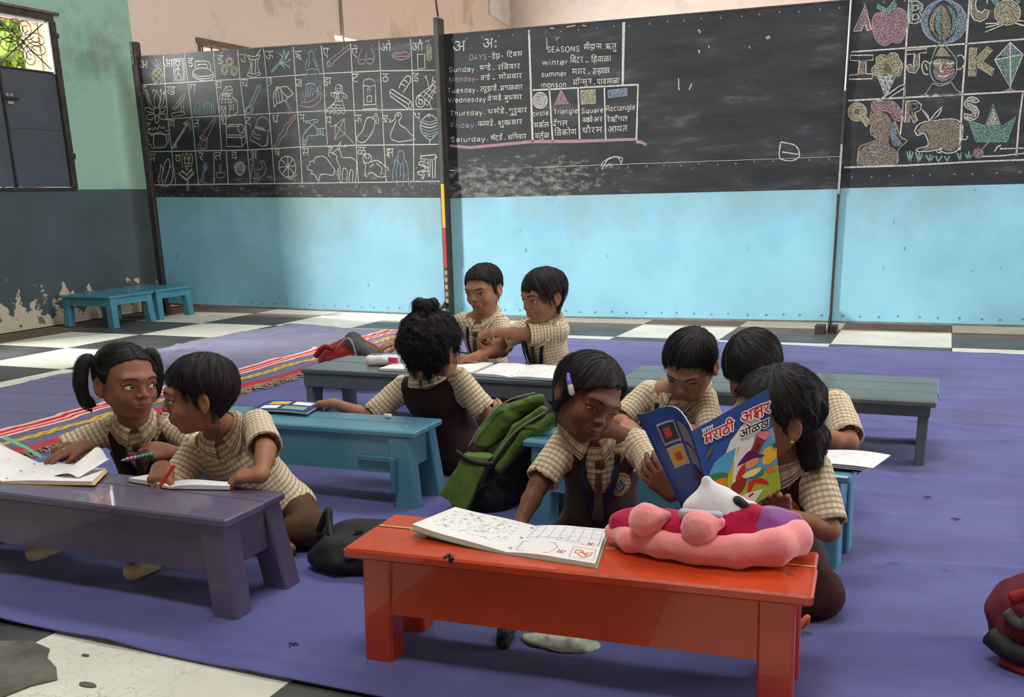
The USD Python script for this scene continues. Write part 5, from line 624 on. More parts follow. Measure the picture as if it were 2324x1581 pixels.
R|chalk_drawing|p|6|5548,1253 2,10 10,6 54,-6 30,2 19,-6 17,-14 17,-22 31,-63 -3,-2 -24,2 -27,10 -7,7 -15,27 -25,13 -21,2 -35,-4 -8,2 -13,13 -3,11 1,12|5551,1251 4,10 7,3 52,-6 40,1 11,-6 21,-21 21,-35 14,-31 -3,-2 -11,1 -30,11 -22,32 -24,13 -14,4 -47,-5 -8,3 -9,9 -2,13
R|chalk_drawing|o|6|5550,1219 -6,-49 12,-28 -5,-20 2,-14 6,-13 32,-25 -12,-8 -66,-22 -10,-6 -6,-12 -3,-17 3,-72;5675,1163 33,-81 11,-11 23,-11 4,-7 -5,-8 -25,-20 -9,-14 -3,-18 3,-67;5572,1195 20,6 10,-10 5,-11 -8,-9 -11,-4 -15,18|5558,1209 17,7 22,-2 21,-8 18,-13 16,-18 10,-24 -2,-35 -8,-39 -1,-33 14,-18 21,-11 15,-14 10,-23 5,-26 -17,-19 -56,-7 -79,1 -58,9 -18,23 3,32 13,28 26,18 59,26 0,11 -23,20 -12,25 -4,42 1,28
R|chalk_drawing|b|6|5559,1006 35,-8 19,13;5574,985 35,-8|5653,1138 8,13 11,8 10,-3 12,-74 30,-41 -8,-8 -16,-5 -15,1 -9,9 -14,32 -9,48
R|chalk_drawing|w|6|5573,1268 51,30 66,45 16,3 8,-13 2,-23 -1,-109;5583,1269 56,15 67,42|
R|chalk_drawing|w|6|5782,1105 8,23 14,12 29,12 19,-2 -8,19 -36,50 35,-38 9,-25 3,-1 26,38 30,28 -4,-18 -12,-24 -33,-28 61,7 44,0 25,-7 19,-14 12,-22 4,-31 -3,-34 -9,-39 -7,-15 -9,-8 -23,-6 -22,0 -11,4 -18,7 -9,9 -5,1 -52,-8 -52,2 -9,6 5,8 44,10 10,8 0,14 -6,18 -16,28 -8,2 -27,-10 -6,4 -12,20|
R|chalk_drawing|o|6||5797,1111 19,25 18,10 60,5 68,1 16,-3 25,-13 9,-12 6,-16 2,-40 -10,-47 -9,-18 -11,-9 -12,-4 -14,0 -54,20 -79,-10 -5,3 26,18 11,14 -2,21 -7,24 -10,16 -12,1 -26,-10 -7,6 -3,8
R|chalk_drawing|w|6|6021,1055 16,-7 8,2 8,10 -7,7;5929,983 -24,7 -1,7 4,6 22,3|
R|chalk_drawing|g|8|5769,938 -18,61;5769,938 -2,64;5769,938 15,57;5819,936 -22,58;5819,936 -4,61;5819,936 12,50;5874,941 -23,35;5874,941 0,37;5874,941 17,30;5917,938 -16,32;5917,938 16,31;5962,940 -17,27;5962,940 9,28;6026,943 -17,37;6026,943 2,43;6067,948 -19,27;6067,948 -1,40;6067,948 16,22|
R|chalk_drawing|g|6|6051,1142 45,-106 150,-6 30,127 -60,-49 -80,4 -85,30;6136,1112 24,111 46,-108 -70,-3|6057,1133 43,-93 143,-6 26,114 -51,-44 -82,4
R|chalk_drawing|w|6||6141,1115 21,92 39,-88
R|chalk_drawing|p|6|6128,995 28,35|6139,975 -1,-10 -5,-9 -8,-6 -10,-2 -10,3 -9,6 -7,9 -3,11 1,11 5,8 8,6 10,2 10,-3 9,-6 7,-9
R|chalk_drawing|w|7|6192,983 10,22 18,9;6216,995 116,-1;6132,959 94,0 109,9|"""
def chalk_mat(name, c, cover, scale=420.0):
    """chalk dust caught on the grain of the board"""
    N = {'g': ('geometry', {}), 'n': ('noise_texture', {'scale': scale, 'detail': 2}), 'r': ('rgb_ramp', {'ramp': [(1 - cover - .12, (0, 0, 0)), (1 - cover + .1, (1, 1, 1))]}),
         'd': ('diffuse_bsdf', {'color': lin(c)}), 't': ('transparent_bsdf', {}), 'm': ('mix_closure', {})}
    usdkit.material(stage, '/World/Looks/' + name, N, [('g.position', 'n.vector'), ('n.fac', 'r.fac'), ('r.color', 'm.fac'), ('t.BSDF', 'm.closure1'), ('d.BSDF', 'm.closure2')], surface='m.closure')
CHC = dict(w=(208, 206, 196), p=(180, 142, 152), y=(186, 180, 146), b=(142, 160, 180), g=(126, 168, 154), c=(156, 184, 188), l=(180, 168, 186), o=(164, 148, 130))
for k_, c_ in CHC.items(): chalk_mat('chalk_' + k_, c_, .54); chalk_mat('chalk_fill_' + k_, c_, .46, 220.0)
def ribbon(p, w, r_):
    p = np.asarray(p, float); t = np.gradient(p, axis=0); t /= np.linalg.norm(t, axis=1, keepdims=True) + 1e-9
    nn = np.stack([-t[:, 1], t[:, 0]], 1); ww = w * r_.uniform(.8, 1.15, len(p))[:, None] / 2
    a, b = p + nn * ww, p - nn * ww; n = len(p); v = np.vstack([a, b])
    f = [[i, n + i, i + 1] for i in range(n - 1)] + [[i + 1, n + i, n + i + 1] for i in range(n - 1)]
    return v, np.array(f)
r_ = np.random.default_rng(5)
for row in CHALK.split('\n'):
    b_, n_, c_, w_, st_, fi_ = row.split('|'); bd = dict(L=board_l, M=board_m, R=board_r)[b_]
    pts = lambda s: np.cumsum([[float(q) for q in x.split(',')] for x in s.split()], axis=0) / 1000 - [6, 0]
    ms = []
    for s_ in filter(None, st_.split(';')):
        p = pts(s_)
        if len(p) < 2: continue
        v, f = ribbon(p, float(w_) / 1000, r_); ms.append((np.c_[v[:, 0], np.full(len(v), BY - .0011), v[:, 1]], f))
    for m in ([join(*ms)] if ms and n_ not in ('chalk_frame', 'chalk_grid', 'chalk_scribble') else ms): obj(n_, m, 'chalk_' + c_, bd)
    ms = []
    for s_ in filter(None, fi_.split(';')):
        pg = shapely.Polygon(pts(s_)).buffer(0)
        for g_ in getattr(pg, 'geoms', [pg]):
            if g_.area < 1e-6: continue
            v, f = trimesh.creation.triangulate_polygon(g_, engine='earcut'); ms.append((np.c_[v[:, 0], np.full(len(v), BY - .0007), v[:, 1]], f))
    for m in ms: obj('chalk_filling', m, 'chalk_fill_' + c_, bd)
# ---------------------------------------------------------------- rugs
mat('rug_violet', (84, 86, 142), (96, 98, 154), scale=3, rough=.95, bump=.25, bscale=900, spec=.1, sheen=.15, wear=((80, 80, 108), .52, 2.0, .25), wear2=((62, 64, 110), .64, 7, .1))
mat('rug_grey', (86, 84, 112), (98, 96, 138), scale=2.5, rough=.95, bump=.25, bscale=900, spec=.1, sheen=.15, wear=((84, 78, 106), .5, 1.5, .3))
mat('stripe_red', (196, 60, 66), (176, 48, 60), scale=30, rough=.95, spec=.1); mat('stripe_pink', (226, 176, 160), (232, 196, 182), scale=30, rough=.95, spec=.1)
mat('stripe_yellow', (208, 178, 84), (190, 152, 62), scale=60, rough=.95, spec=.1); mat('stripe_white', (226, 214, 206), rough=.95); mat('fringe_beige', (176, 156, 132), (140, 120, 100), scale=60, rough=1)
def wrinkle(x, y, amp=1.0, seed=0):
    p = np.stack([x * 1.0, y * 1.0, 0 * x], -1)
    a = meshkit.fbm(p * [2.2, 5.5, 1] + 3.1 * seed, 3, seed)
    w = 1 - np.abs(meshkit.fbm(p * [1.1, 4.2, 1] + 9.7 + seed, 2, seed + 5) - .5) * 2
    r2 = 1 - np.abs(meshkit.noise(p * [.9, 6.5, 1] + 4.4 + .35 * np.sin(x * 2.3)[..., None], seed + 9) - .5) * 2; r3 = 1 - np.abs(meshkit.noise(p * [2.6, 1.6, 1] + 1.7, seed + 12) - .5) * 2
    far = np.clip((y - 1.6) / 2.5, .35, 1)
    return .003 + amp * (.004 * a + .006 * np.clip(w - .90, 0, 1) * 10 + .0075 * far * np.clip(r2, 0, 1) ** 9 + .004 * np.clip(r3, 0, 1) ** 14)
def cloth_patch(outline_fn, u, v, z0, amp, seed):
    U, V = np.meshgrid(u, v, indexing='ij'); X_, Y_ = outline_fn(U, V)
    Z = z0 + wrinkle(X_, Y_, amp, seed)
    return np.stack([X_, Y_, Z], -1)
lerp = lambda a, b, t: a + (b - a) * t
# front rug: from the fringe line to beyond the right edge of the picture
def rugB(U, V):
    yn = 1.318 - .028 * U + .004 * np.sin(U * 31); yf = 5.50 - .012 * U + .012 * np.sin(U * 17)
    return lerp(-2.98, 2.6, U), lerp(yn, yf, V)
PB = cloth_patch(rugB, np.linspace(0, 1, 260), np.linspace(0, 1, 330), .001, 1.0, 1)
obj('floor_rug', sheet(PB, .004), 'rug_violet', smooth=True, label='large violet cotton floor rug under the desks, reaching the right edge', category='rug')
# left rug with the striped and fringed border; it lies over the edge of the front rug
def rugA(U, V):
    xl = -4.02 + .09 * np.sin(V * 5 + .6) + .05 * np.sin(V * 13) - .07 * (V > .97) * 0; xr = -2.80 - .0 * V
    return lerp(xl, xr, U), lerp(.9, 5.66 - .17 * U, V) + .012 * np.sin(U * 12)
PA = cloth_patch(rugA, np.linspace(0, 1, 110), np.linspace(0, 1, 230), .006, 1.1, 2)
ra = thing('striped_rug', (0, 0, 0), 0, 'greyish violet rug with red and yellow striped, fringed border', 'rug')
obj('cloth', sheet(PA, .004), 'rug_grey', ra, smooth=True)
def zA(x, y): return .006 + wrinkle(np.asarray(x), np.asarray(y), 1.1, 2)
def stripe(xa, xb, mt, y0=.92, y1=5.52, wob=0.0, name='stripe', lift=.0022):
    ys = np.linspace(y0, y1, 230); us = np.linspace(0, 1, 4)
    U, Yg = np.meshgrid(us, ys, indexing='ij')
    Xg = lerp(xa, xb, U) + .006 * np.sin(Yg * 3.1) + (wob * np.sin(Yg * 95) if wob else 0)
    return obj(name, sheet(np.stack([Xg, Yg, zA(Xg, Yg) + lift], -1), .002), mt, ra, smooth=True)
stripe(-3.225, -3.195, 'stripe_pink'); stripe(-3.193, -3.168, 'stripe_red'); stripe(-3.166, -3.150, 'stripe_pink'); stripe(-3.148, -3.132, 'stripe_red'); stripe(-3.130, -3.108, 'stripe_pink')
stripe(-3.035, -3.015, 'stripe_yellow', .92, 5.5, .006, 'braid'); stripe(-3.012, -2.992, 'stripe_yellow', .92, 5.5, -.006, 'braid')
stripe(-2.885, -2.815, 'stripe_red')
fr_ = []
r_ = np.random.default_rng(3)
for k in range(520):
    y = .95 + 4.5 * k / 520 + r_.normal(0, .004); a = r_.normal(0, .5); L_ = r_.uniform(.03, .06)
    q = [(-2.82, y, float(zA(-2.82, y)) + .003), (-2.80 + .0, y + .2 * a * L_, .014 + r_.uniform(0, .008)), (-2.80 + .5 * L_, y + .6 * a * L_, .012 + r_.uniform(0, .012)), (-2.80 + L_, y + a * L_ * 1.2, .012)]
    fr_.append(tube(q, [.0028, .0035, .003, .0015], 4, caps=False))
obj('fringe', join(*fr_), 'fringe_beige', ra, kind='stuff')

# ---------------------------------------------------------------- low wooden desks and stools
def paint(name, c1, c2, chip, thr=.70, rough=.3, coat=.2):
    mat(name, c1, c2, scale=5, stretch=(1, 1, 1), rough=rough, spec=.5, bump=.12, bscale=70, wear=(chip, thr, 16), coat=coat, space='object')
paint('paint_orange', (200, 68, 22), (180, 54, 16), (120, 46, 24), .70, .28, .35); paint('paint_purple', (104, 96, 122), (92, 84, 108), (140, 126, 140), .72, .33, .3)
paint('paint_blue', (92, 150, 170), (80, 136, 158), (150, 170, 172), .70, .35); paint('paint_grey', (104, 112, 108), (90, 98, 94), (140, 140, 130), .72, .33, .3)
paint('paint_teal', (76, 144, 166), (66, 130, 152), (110, 130, 130), .74, .4)
mat('raw_edge', (206, 160, 120), (190, 140, 100), scale=20, rough=.8); mat('dark_crack', (36, 22, 20), rough=.9)
def leg_m(x0, x1, y0, y1, zt, sx, sy, w=.0, lean=.012):
    """leg that leans outward and widens a little to the foot"""
    c = .004; b = []
    for z, k in ((0, 1), (zt, 0)):
        dx, dy = sx * lean * k, sy * lean * k * .6
        for xx, yy in ((x0 + c, y0), (x1 - c, y0), (x1, y0 + c), (x1, y1 - c), (x1 - c, y1), (x0 + c, y1), (x0, y1 - c), (x0, y0 + c)):
            b.append((xx + dx, yy + dy, z))
    return hull(b)
def desk(name, label, m, x0, x1, y0, y1, zt, ov=(.04, .025), legw=.055, legd=.05, ap=.11, th=.018, planks=(.5,), group='low desks on the rug', lean=.012, endap=True, backap=True, category='desk', arch=False, rz=0.0):
    """top of planks on four leaning legs with aprons between them"""
    cx_, cy_ = (x0 + x1) / 2, (y0 + y1) / 2; x0, x1, y0, y1 = x0 - cx_, x1 - cx_, y0 - cy_, y1 - cy_
    t = thing(name, (cx_, cy_, 0), math.radians(rz), label, category, group)
    es = [0] + list(planks) + [1]
    for a, b in zip(es[:-1], es[1:]):
        ya, yb = lerp(y0, y1, a), lerp(y0, y1, b)
        obj('top_plank', cbox(x0 + rng.uniform(-.004, .004), x1 + rng.uniform(-.004, .004), ya + .0008, yb - .0008, zt - th, zt + rng.uniform(-.0008, .0008), .004), m, t)
    lx0, lx1, ly0, ly1 = x0 + ov[0], x1 - ov[0], y0 + ov[1], y1 - ov[1]; zu = zt - th
    if not arch:
        for xa, sx in ((lx0, -1), (lx1 - legw, 1)):
            for ya, sy in ((ly0, -1), (ly1 - legd, 1)):
                obj('leg', leg_m(xa, xa + legw, ya, ya + legd, zu, sx, sy, lean=lean), m, t)
        obj('apron', hull([(x, y, z) for z, k in ((zu, 0), (zu - ap, 1)) for x in (lx0 + .01, lx1 - .01) for y in (ly0 + .006 - k * .004, ly0 + .022)]), m, t)
        if backap: obj('apron', cbox(lx0 + .01, lx1 - .01, ly1 - .022, ly1 - .006, zu - ap, zu, .002), m, t)
        if endap:
            for xa in (lx0 + .005, lx1 - .021): obj('end_panel', cbox(xa, xa + .016, ly0 + .01, ly1 - .01, zu - ap * .9, zu, .002), m, t)
    else:
        for xa in (lx0, lx1 - .03):
            p = cbox(xa, xa + .03, ly0, ly1, 0, zu, .003)
            w = (ly1 - ly0) * .3; cyl = Manifold.cylinder(.2, w, w, 24).rotate([0, 90, 0]).translate([xa - .05, (ly0 + ly1) / 2, .085 - .0])
            p = p - cyl - Manifold.cube([.2, 2 * w, .085]).translate([xa - .05, (ly0 + ly1) / 2 - w, -.001])
            obj('end_panel', p, m, t)
        for ya in (ly0 + .004, ly1 - .022): obj('apron', cbox(lx0 - .003, lx1 + .003, ya - .0085, ya + .012, zu - ap, zu, .002), m, t)
    return t
d_or = desk('floor_desk', 'orange-red painted low wooden desk in the foreground', 'paint_orange', -.943, -.143, 1.432, 1.642, .223, rz=3.6, ov=(.028, .014), legw=.056, legd=.05, ap=.105, planks=(.62,), lean=.006)
d_pu = desk('floor_desk', 'purple painted low wooden desk at the left edge', 'paint_purple', -2.17, -1.262, 1.488, 1.70, .215, ov=(.014, .008), legw=.06, legd=.055, ap=.105, planks=(.63,), lean=.026)
d_bl = desk('floor_desk', 'sky-blue low wooden desk with a metal corner bracket, left of the green backpack', 'paint_blue', -2.08, -1.252, 2.236, 2.418, .222, rz=1.6, ov=(.022, .004), legw=.06, legd=.05, ap=.10, planks=(.55,), lean=.022)
d_br = desk('floor_desk', 'sky-blue low wooden desk behind the two girls sharing a book', 'paint_blue', -.938, -.132, 2.211, 2.381, .222, rz=-6.8, ov=(.022, .006), legw=.06, legd=.05, ap=.11, planks=(.5,), lean=.006)
d_gc = desk('floor_desk', 'dark grey low desk with arched end panels and open books on it', 'paint_grey', -2.17, -1.06, 3.07, 3.40, .217, ov=(.008, .012), ap=.05, planks=(.55,), arch=True)
d_gr = desk('floor_desk', 'long empty grey low desk with a shiny top, on the right', 'paint_grey', -.98, .016, 3.09, 3.50, .212, ov=(.02, .035), ap=.035, planks=(.35, .7), arch=True)
# wear on particular desks
obj('angle_bracket', join(cbox(.240, .345, -.094, -.086, .135, .150, .002), cbox(.345, .361, -.107, -.093, .055, .150, .002)), 'paint_teal', d_bl)
obj('crack', cbox(-.397, -.28, .027, .034, .2225, .2236, .0004), 'raw_edge', d_or)
obj('crack', cbox(.330, .394, .025, .031, .2225, .2236, .0004), 'raw_edge', d_or)
obj('nail', join(tube([(-.195, -.106, .222), (-.192, -.113, .236), (-.201, -.119, .230)], .003, 6), tube([(-.192, -.111, .222), (-.185, -.117, .234)], .004, 6)), 'dark_metal', d_or)
def stool(label, x0, x1, y0, y1, group='stools by the left wall'):
    return desk('wooden_stool', label, 'paint_teal', x0, x1, y0, y1, .218, ov=(.012, .015), legw=.055, legd=.055, ap=.055, planks=(.5,), lean=.012, category='stool', group=group)
stool('nearer of two teal wooden stools against the left wall', -5.70, -5.235, 5.27, 5.70)
stool('farther of two teal wooden stools, touching the blue panel corner', -5.72, -5.25, 5.735, 6.13)
# ---------------------------------------------------------------- signed-distance modelling of figures and soft things
def smin(a, b, k):
    if k <= 0: return np.minimum(a, b)
    h = np.clip(.5 + .5 * (b - a) / k, 0, 1)
    return b + (a - b) * h - k * h * (1 - h)
def smax(a, b, k): return -smin(-a, -b, k)
def nrm(v): v = np.asarray(v, float); return v / (np.linalg.norm(v) + 1e-12)

class Field:
    """a list of primitives, each (operation, function, centre, reach, smoothness)"""
    def __init__(self): self.p = []; self.post = []
    def add(self, fn, c, R, k=.01, op='u'): self.p.append((op, fn, np.asarray(c, float), float(R), k)); return self
    def cone(self, a, b, ra, rb, k=.01, op='u'):
        a, b = np.asarray(a, float), np.asarray(b, float); ba = b - a; bb = ba @ ba + 1e-12
        def fn(P):
            q = P - a; h = np.clip(q @ ba / bb, 0, 1)
            return np.sqrt(((q - h[..., None] * ba) ** 2).sum(-1)) - (ra + (rb - ra) * h)
        return self.add(fn, (a + b) / 2, np.linalg.norm(ba) / 2 + max(ra, rb), k, op)
    def ball(self, c, r, k=.01, op='u'):
        c = np.asarray(c, float)
        return self.add(lambda P: np.sqrt(((P - c) ** 2).sum(-1)) - r, c, r, k, op)
    def ell(self, c, r, k=.01, op='u', rot=None):
        c, r = np.asarray(c, float), np.asarray(r, float)
        def fn(P):
            q = P - c
            if rot is not None: q = q @ rot
            k0 = np.sqrt(((q / r) ** 2).sum(-1)); k1 = np.sqrt(((q / r ** 2) ** 2).sum(-1)) + 1e-9
            return k0 * (k0 - 1) / k1
        return self.add(fn, c, r.max(), k, op)
    def rbox(self, c, h, r, k=.01, op='u', rot=None):
        c, h = np.asarray(c, float), np.asarray(h, float)
        def fn(P):
            q = P - c
            if rot is not None: q = q @ rot
            q = np.abs(q) - (h - r)
            return np.sqrt((np.maximum(q, 0) ** 2).sum(-1)) + np.minimum(q.max(-1), 0) - r
        return self.add(fn, c, np.linalg.norm(h), k, op)
    @staticmethod
    def ap(d, v, op, k):
        return smin(d, v, k) if op == 'u' else smax(d, -v, k) if op == 's' else smax(d, v, k)
    def ev(self, P):
        P = np.asarray(P, float); d = np.full(P.shape[:-1], 1.0)
        for op, fn, c, R, k in self.p: d = self.ap(d, fn(P), op, k)
        for fn in self.post: d = fn(P, d)
        return d
    def mesh(self, h, lo=None, hi=None, tol=0.0):
        u = [p for p in self.p if p[0] == 'u']
        if lo is None: lo = np.min([p[2] - p[3] for p in u], 0) - 4 * h; hi = np.max([p[2] + p[3] for p in u], 0) + 4 * h
        lo = np.asarray(lo, float); m = 8; B = m * h
        nb = np.ceil((np.asarray(hi) - lo) / B).astype(int)
        ctr = lo + (np.stack(np.meshgrid(*[np.arange(n) for n in nb], indexing='ij'), -1) + .5 - .5 / m) * B
        dc = self.ev(ctr)
        act = np.argwhere(np.abs(dc) < B * 1.25)
        org = lo + act * B; off = np.stack(np.meshgrid(*[np.arange(m)] * 3, indexing='ij'), -1).reshape(-1, 3) * h
        d = np.full((len(act), m ** 3), 1.0); bc = org + (B - h) / 2; hd = B * .87
        for op, fn, c, R, k in self.p:
            if op == 'i': idx = np.arange(len(act))
            else: idx = np.nonzero(np.linalg.norm(bc - c, axis=1) < R + hd + 3 * max(k, h) + .012)[0]
            if len(idx): d[idx] = self.ap(d[idx], fn(org[idx][:, None, :] + off), op, k)
        for fn in self.post: d = fn(org[:, None, :] + off, d)
        D = np.repeat(np.repeat(np.repeat(dc.astype(np.float32), m, 0), m, 1), m, 2)
        D = np.where(D > 0, 1, -1).astype(np.float32)
        Dv = D.reshape(nb[0], m, nb[1], m, nb[2], m)
        Dv[act[:, 0], :, act[:, 1], :, act[:, 2], :] = d.reshape(-1, m, m, m)
        v, f = nets(D, lo, h)
        if tol:
            mm = Manifold(manifold3d.Mesh(v.astype(np.float32), f.astype(np.uint32)))
            if mm.num_tri() > 50:
                w, g = vf(mm.simplify(tol))
                if len(g): v, f = w, g
        return v, f

def nets(D, lo, h):
    s = D < 0
    def sh(A, a, b, c): return A[a:A.shape[0] - 1 + a, b:A.shape[1] - 1 + b, c:A.shape[2] - 1 + c]
    cs = [(a, b, c) for a in (0, 1) for b in (0, 1) for c in (0, 1)]
    cnt = sum(sh(s, *c).astype(np.int8) for c in cs)
    ijk = np.argwhere((cnt > 0) & (cnt < 8))
    val = np.stack([D[ijk[:, 0] + a, ijk[:, 1] + b, ijk[:, 2] + c] for a, b, c in cs], 1)
    acc = np.zeros((len(ijk), 3)); n = np.zeros(len(ijk)); C = np.array(cs, float)
    for i in range(8):
        for j in range(i + 1, 8):
            if abs(C[i] - C[j]).sum() == 1:
                a, b = val[:, i], val[:, j]; on = (a < 0) != (b < 0)
                t = np.where(on, a / np.where(on, a - b, 1), 0)[:, None]
                acc += np.where(on[:, None], C[i] + (C[j] - C[i]) * t, 0); n += on
    v = lo + (ijk + acc / n[:, None]) * h
    ix = np.full(tuple(np.array(D.shape) - 1), -1, np.int32); ix[tuple(ijk.T)] = np.arange(len(ijk))
    F = []
    for ax in range(3):
        o = [k for k in range(3) if k != ax]
        a = [slice(None)] * 3; b = [slice(None)] * 3; a[ax] = slice(0, -1); b[ax] = slice(1, None)
        e = np.argwhere(s[tuple(a)] != s[tuple(b)])
        e = e[(e[:, o[0]] > 0) & (e[:, o[1]] > 0) & (e[:, o[0]] < D.shape[o[0]] - 1) & (e[:, o[1]] < D.shape[o[1]] - 1)]
        q = []
        for da, db in ((0, 0), (1, 0), (1, 1), (0, 1)):
            c = e.copy(); c[:, o[0]] -= da; c[:, o[1]] -= db; q.append(ix[tuple(c.T)])
        q = np.stack(q, 1); fl_ = s[tuple(e.T)] if ax != 1 else ~s[tuple(e.T)]
        q = np.where(fl_[:, None], q[:, ::-1], q) if True else q
        F.append(q[(q >= 0).all(1)])
    q = np.vstack(F)
    f = np.vstack([q[:, [0, 1, 2]], q[:, [0, 2, 3]]])
    c = v[f]; vol = np.einsum('ij,ij->i', c[:, 0], np.cross(c[:, 1], c[:, 2])).sum()
    return v, (f[:, ::-1] if vol < 0 else f)

def rot_head(yaw, pitch, roll):
    """columns right, forward, up; yaw turns left (counter-clockwise), pitch looks down, roll tips the crown to the right"""
    cy, sy, cp, sp, cr, sr = math.cos(yaw), math.sin(yaw), math.cos(pitch), math.sin(pitch), math.cos(roll), math.sin(roll)
    Y = np.array([[cy, -sy, 0], [sy, cy, 0], [0, 0, 1]]); Px = np.array([[1, 0, 0], [0, cp, sp], [0, -sp, cp]]); Rl = np.array([[cr, 0, sr], [0, 1, 0], [-sr, 0, cr]])
    return Y @ Px @ Rl
def skin(name, c, lip):
    N = {'a': ('attribute', {'attribute': 'tint'}), 'm': ('mix_color', {'a': lin(c), 'b': lin(lip)}), 's': ('separate_color', {}),
         'n': ('noise_texture', {'scale': 40.0, 'detail': 3}), 'tc': ('texture_coordinate', {}), 'v': ('map_range', {'to_min': .88, 'to_max': 1.1}), 'mu': ('mix_color', {'blend_type': 'multiply', 'fac': 1.0}),
         'p': ('principled_bsdf', {'roughness': .58, 'specular_ior_level': .3, 'subsurface_weight': .12, 'subsurface_scale': .006, 'subsurface_radius': (1, .4, .25)})}
    L = [('a.color', 's.color'), ('s.r', 'm.fac'), ('tc.object', 'n.vector'), ('n.fac', 'v.value'), ('m.result', 'mu.a'), ('v.result', 'mu.b'), ('mu.result', 'p.base_color')]
    usdkit.material(stage, '/World/Looks/' + name, N, L, surface='p.BSDF')
skin('skin_a', (134, 88, 66), (120, 66, 58)); skin('skin_b', (150, 102, 76), (140, 84, 74)); skin('skin_c', (166, 118, 92), (160, 96, 86)); skin('skin_d', (112, 72, 54), (104, 60, 54))
def attr_mat(name, rough, **kw):
    usdkit.material(stage, '/World/Looks/' + name, {'a': ('attribute', {'attribute': 'tint'}), 'p': ('principled_bsdf', {'roughness': rough, **kw})}, [('a.color', 'p.base_color')], surface='p.BSDF')
attr_mat('eye', .12); attr_mat('tinted_cloth', .9, specular_ior_level=.2); attr_mat('tinted_print', .35, specular_ior_level=.4); attr_mat('tinted_paper', .8, specular_ior_level=.2)
mat('hair_black', (18, 15, 14), (28, 24, 22), scale=60, rough=.62, spec=.3, bump=.3, bscale=300)
mat('hair_strand', (18, 15, 14), (36, 30, 28), scale=40, rough=.5, spec=.4)
mat('hair_curly', (20, 17, 16), (32, 27, 25), scale=60, rough=.65, spec=.25, bump=.4, bscale=200)
def plaid(name, base, base2, line, warm):
    """cream shirting with double brown lines both ways, in the cloth's own coordinates (metres)"""
    N = {'uv': ('uvmap', {'attribute': 'st'}), 's': ('separate_xyz', {})}; L = [('uv.UV', 's.vector')]
    outs = []
    per = .0125
    for ax in 'xy':
        N[f'd{ax}'] = ('math', {'math_type': 'divide', 'value2': per}); N[f'f{ax}'] = ('math', {'math_type': 'fraction'})
        L += [(f's.{ax}', f'd{ax}.value1'), (f'd{ax}.value', f'f{ax}.value1')]
        N[f'r{ax}'] = ('rgb_ramp', {'ramp': [(.0, (.15,) * 3), (.30, (.0,) * 3), (.34, (.85,) * 3), (.42, (.9,) * 3), (.46, (.25,) * 3), (.54, (.25,) * 3), (.58, (.9,) * 3), (.66, (.85,) * 3), (.70, (0,) * 3), (1, (.15,) * 3)]})
        L.append((f'f{ax}.value', f'r{ax}.fac'))
    N['mx'] = ('mix_color', {'blend_type': 'lighten', 'fac': 1.0}); L += [('rx.color', 'mx.a'), ('ry.color', 'mx.b')]
    N['mz'] = ('math', {'math_type': 'multiply'}); N['b2'] = ('mix_color', {'a': lin(base), 'b': lin(warm)}); N['b3'] = ('mix_color', {'a': lin(base), 'b': lin(line)})
    N['wx'] = ('math', {'math_type': 'multiply', 'value2': .62}); N['lm'] = ('math', {'math_type': 'maximum'})
    L += [('rx.color', 'wx.value1'), ('wx.value', 'lm.value1'), ('ry.color', 'lm.value2'), ('lm.value', 'b3.fac')]
    N['tc'] = ('texture_coordinate', {}); N['n'] = ('noise_texture', {'scale': 12.0, 'detail': 4}); N['bm'] = ('bump', {'strength': .35, 'distance': .006})
    N['p'] = ('principled_bsdf', {'roughness': .85, 'specular_ior_level': .2, 'sheen_weight': .1})
    L += [('tc.object', 'n.vector'), ('n.fac', 'bm.height'), ('bm.normal', 'p.normal'), ('b3.result', 'p.base_color')]
    usdkit.material(stage, '/World/Looks/' + name, N, L, surface='p.BSDF')
plaid('plaid_shirt', (232, 216, 182), (222, 204, 170), (104, 80, 60), (214, 180, 120))
mat('vest_brown', (66, 42, 40), (54, 34, 34), scale=20, rough=.9, spec=.15, bump=.15, bscale=500, sheen=.1)
mat('skirt_brown', (72, 44, 46), (58, 36, 38), scale=14, rough=.9, spec=.15, bump=.2, bscale=60)
mat('short_brown', (92, 68, 52), (74, 54, 42), scale=14, rough=.9, spec=.15, bump=.2, bscale=60)
mat('lanyard_navy', (28, 30, 58), (22, 24, 44), rough=.6, spec=.3)
mat('tie_stripe', (64, 50, 42), (98, 84, 66), scale=1, rough=.7)
mat('gold_badge', (196, 152, 58), (170, 126, 44), scale=60, rough=.6); mat('badge_grey', (150, 150, 146), (120, 122, 122), scale=90, rough=.7); mat('badge_line', (50, 54, 60), rough=.7)

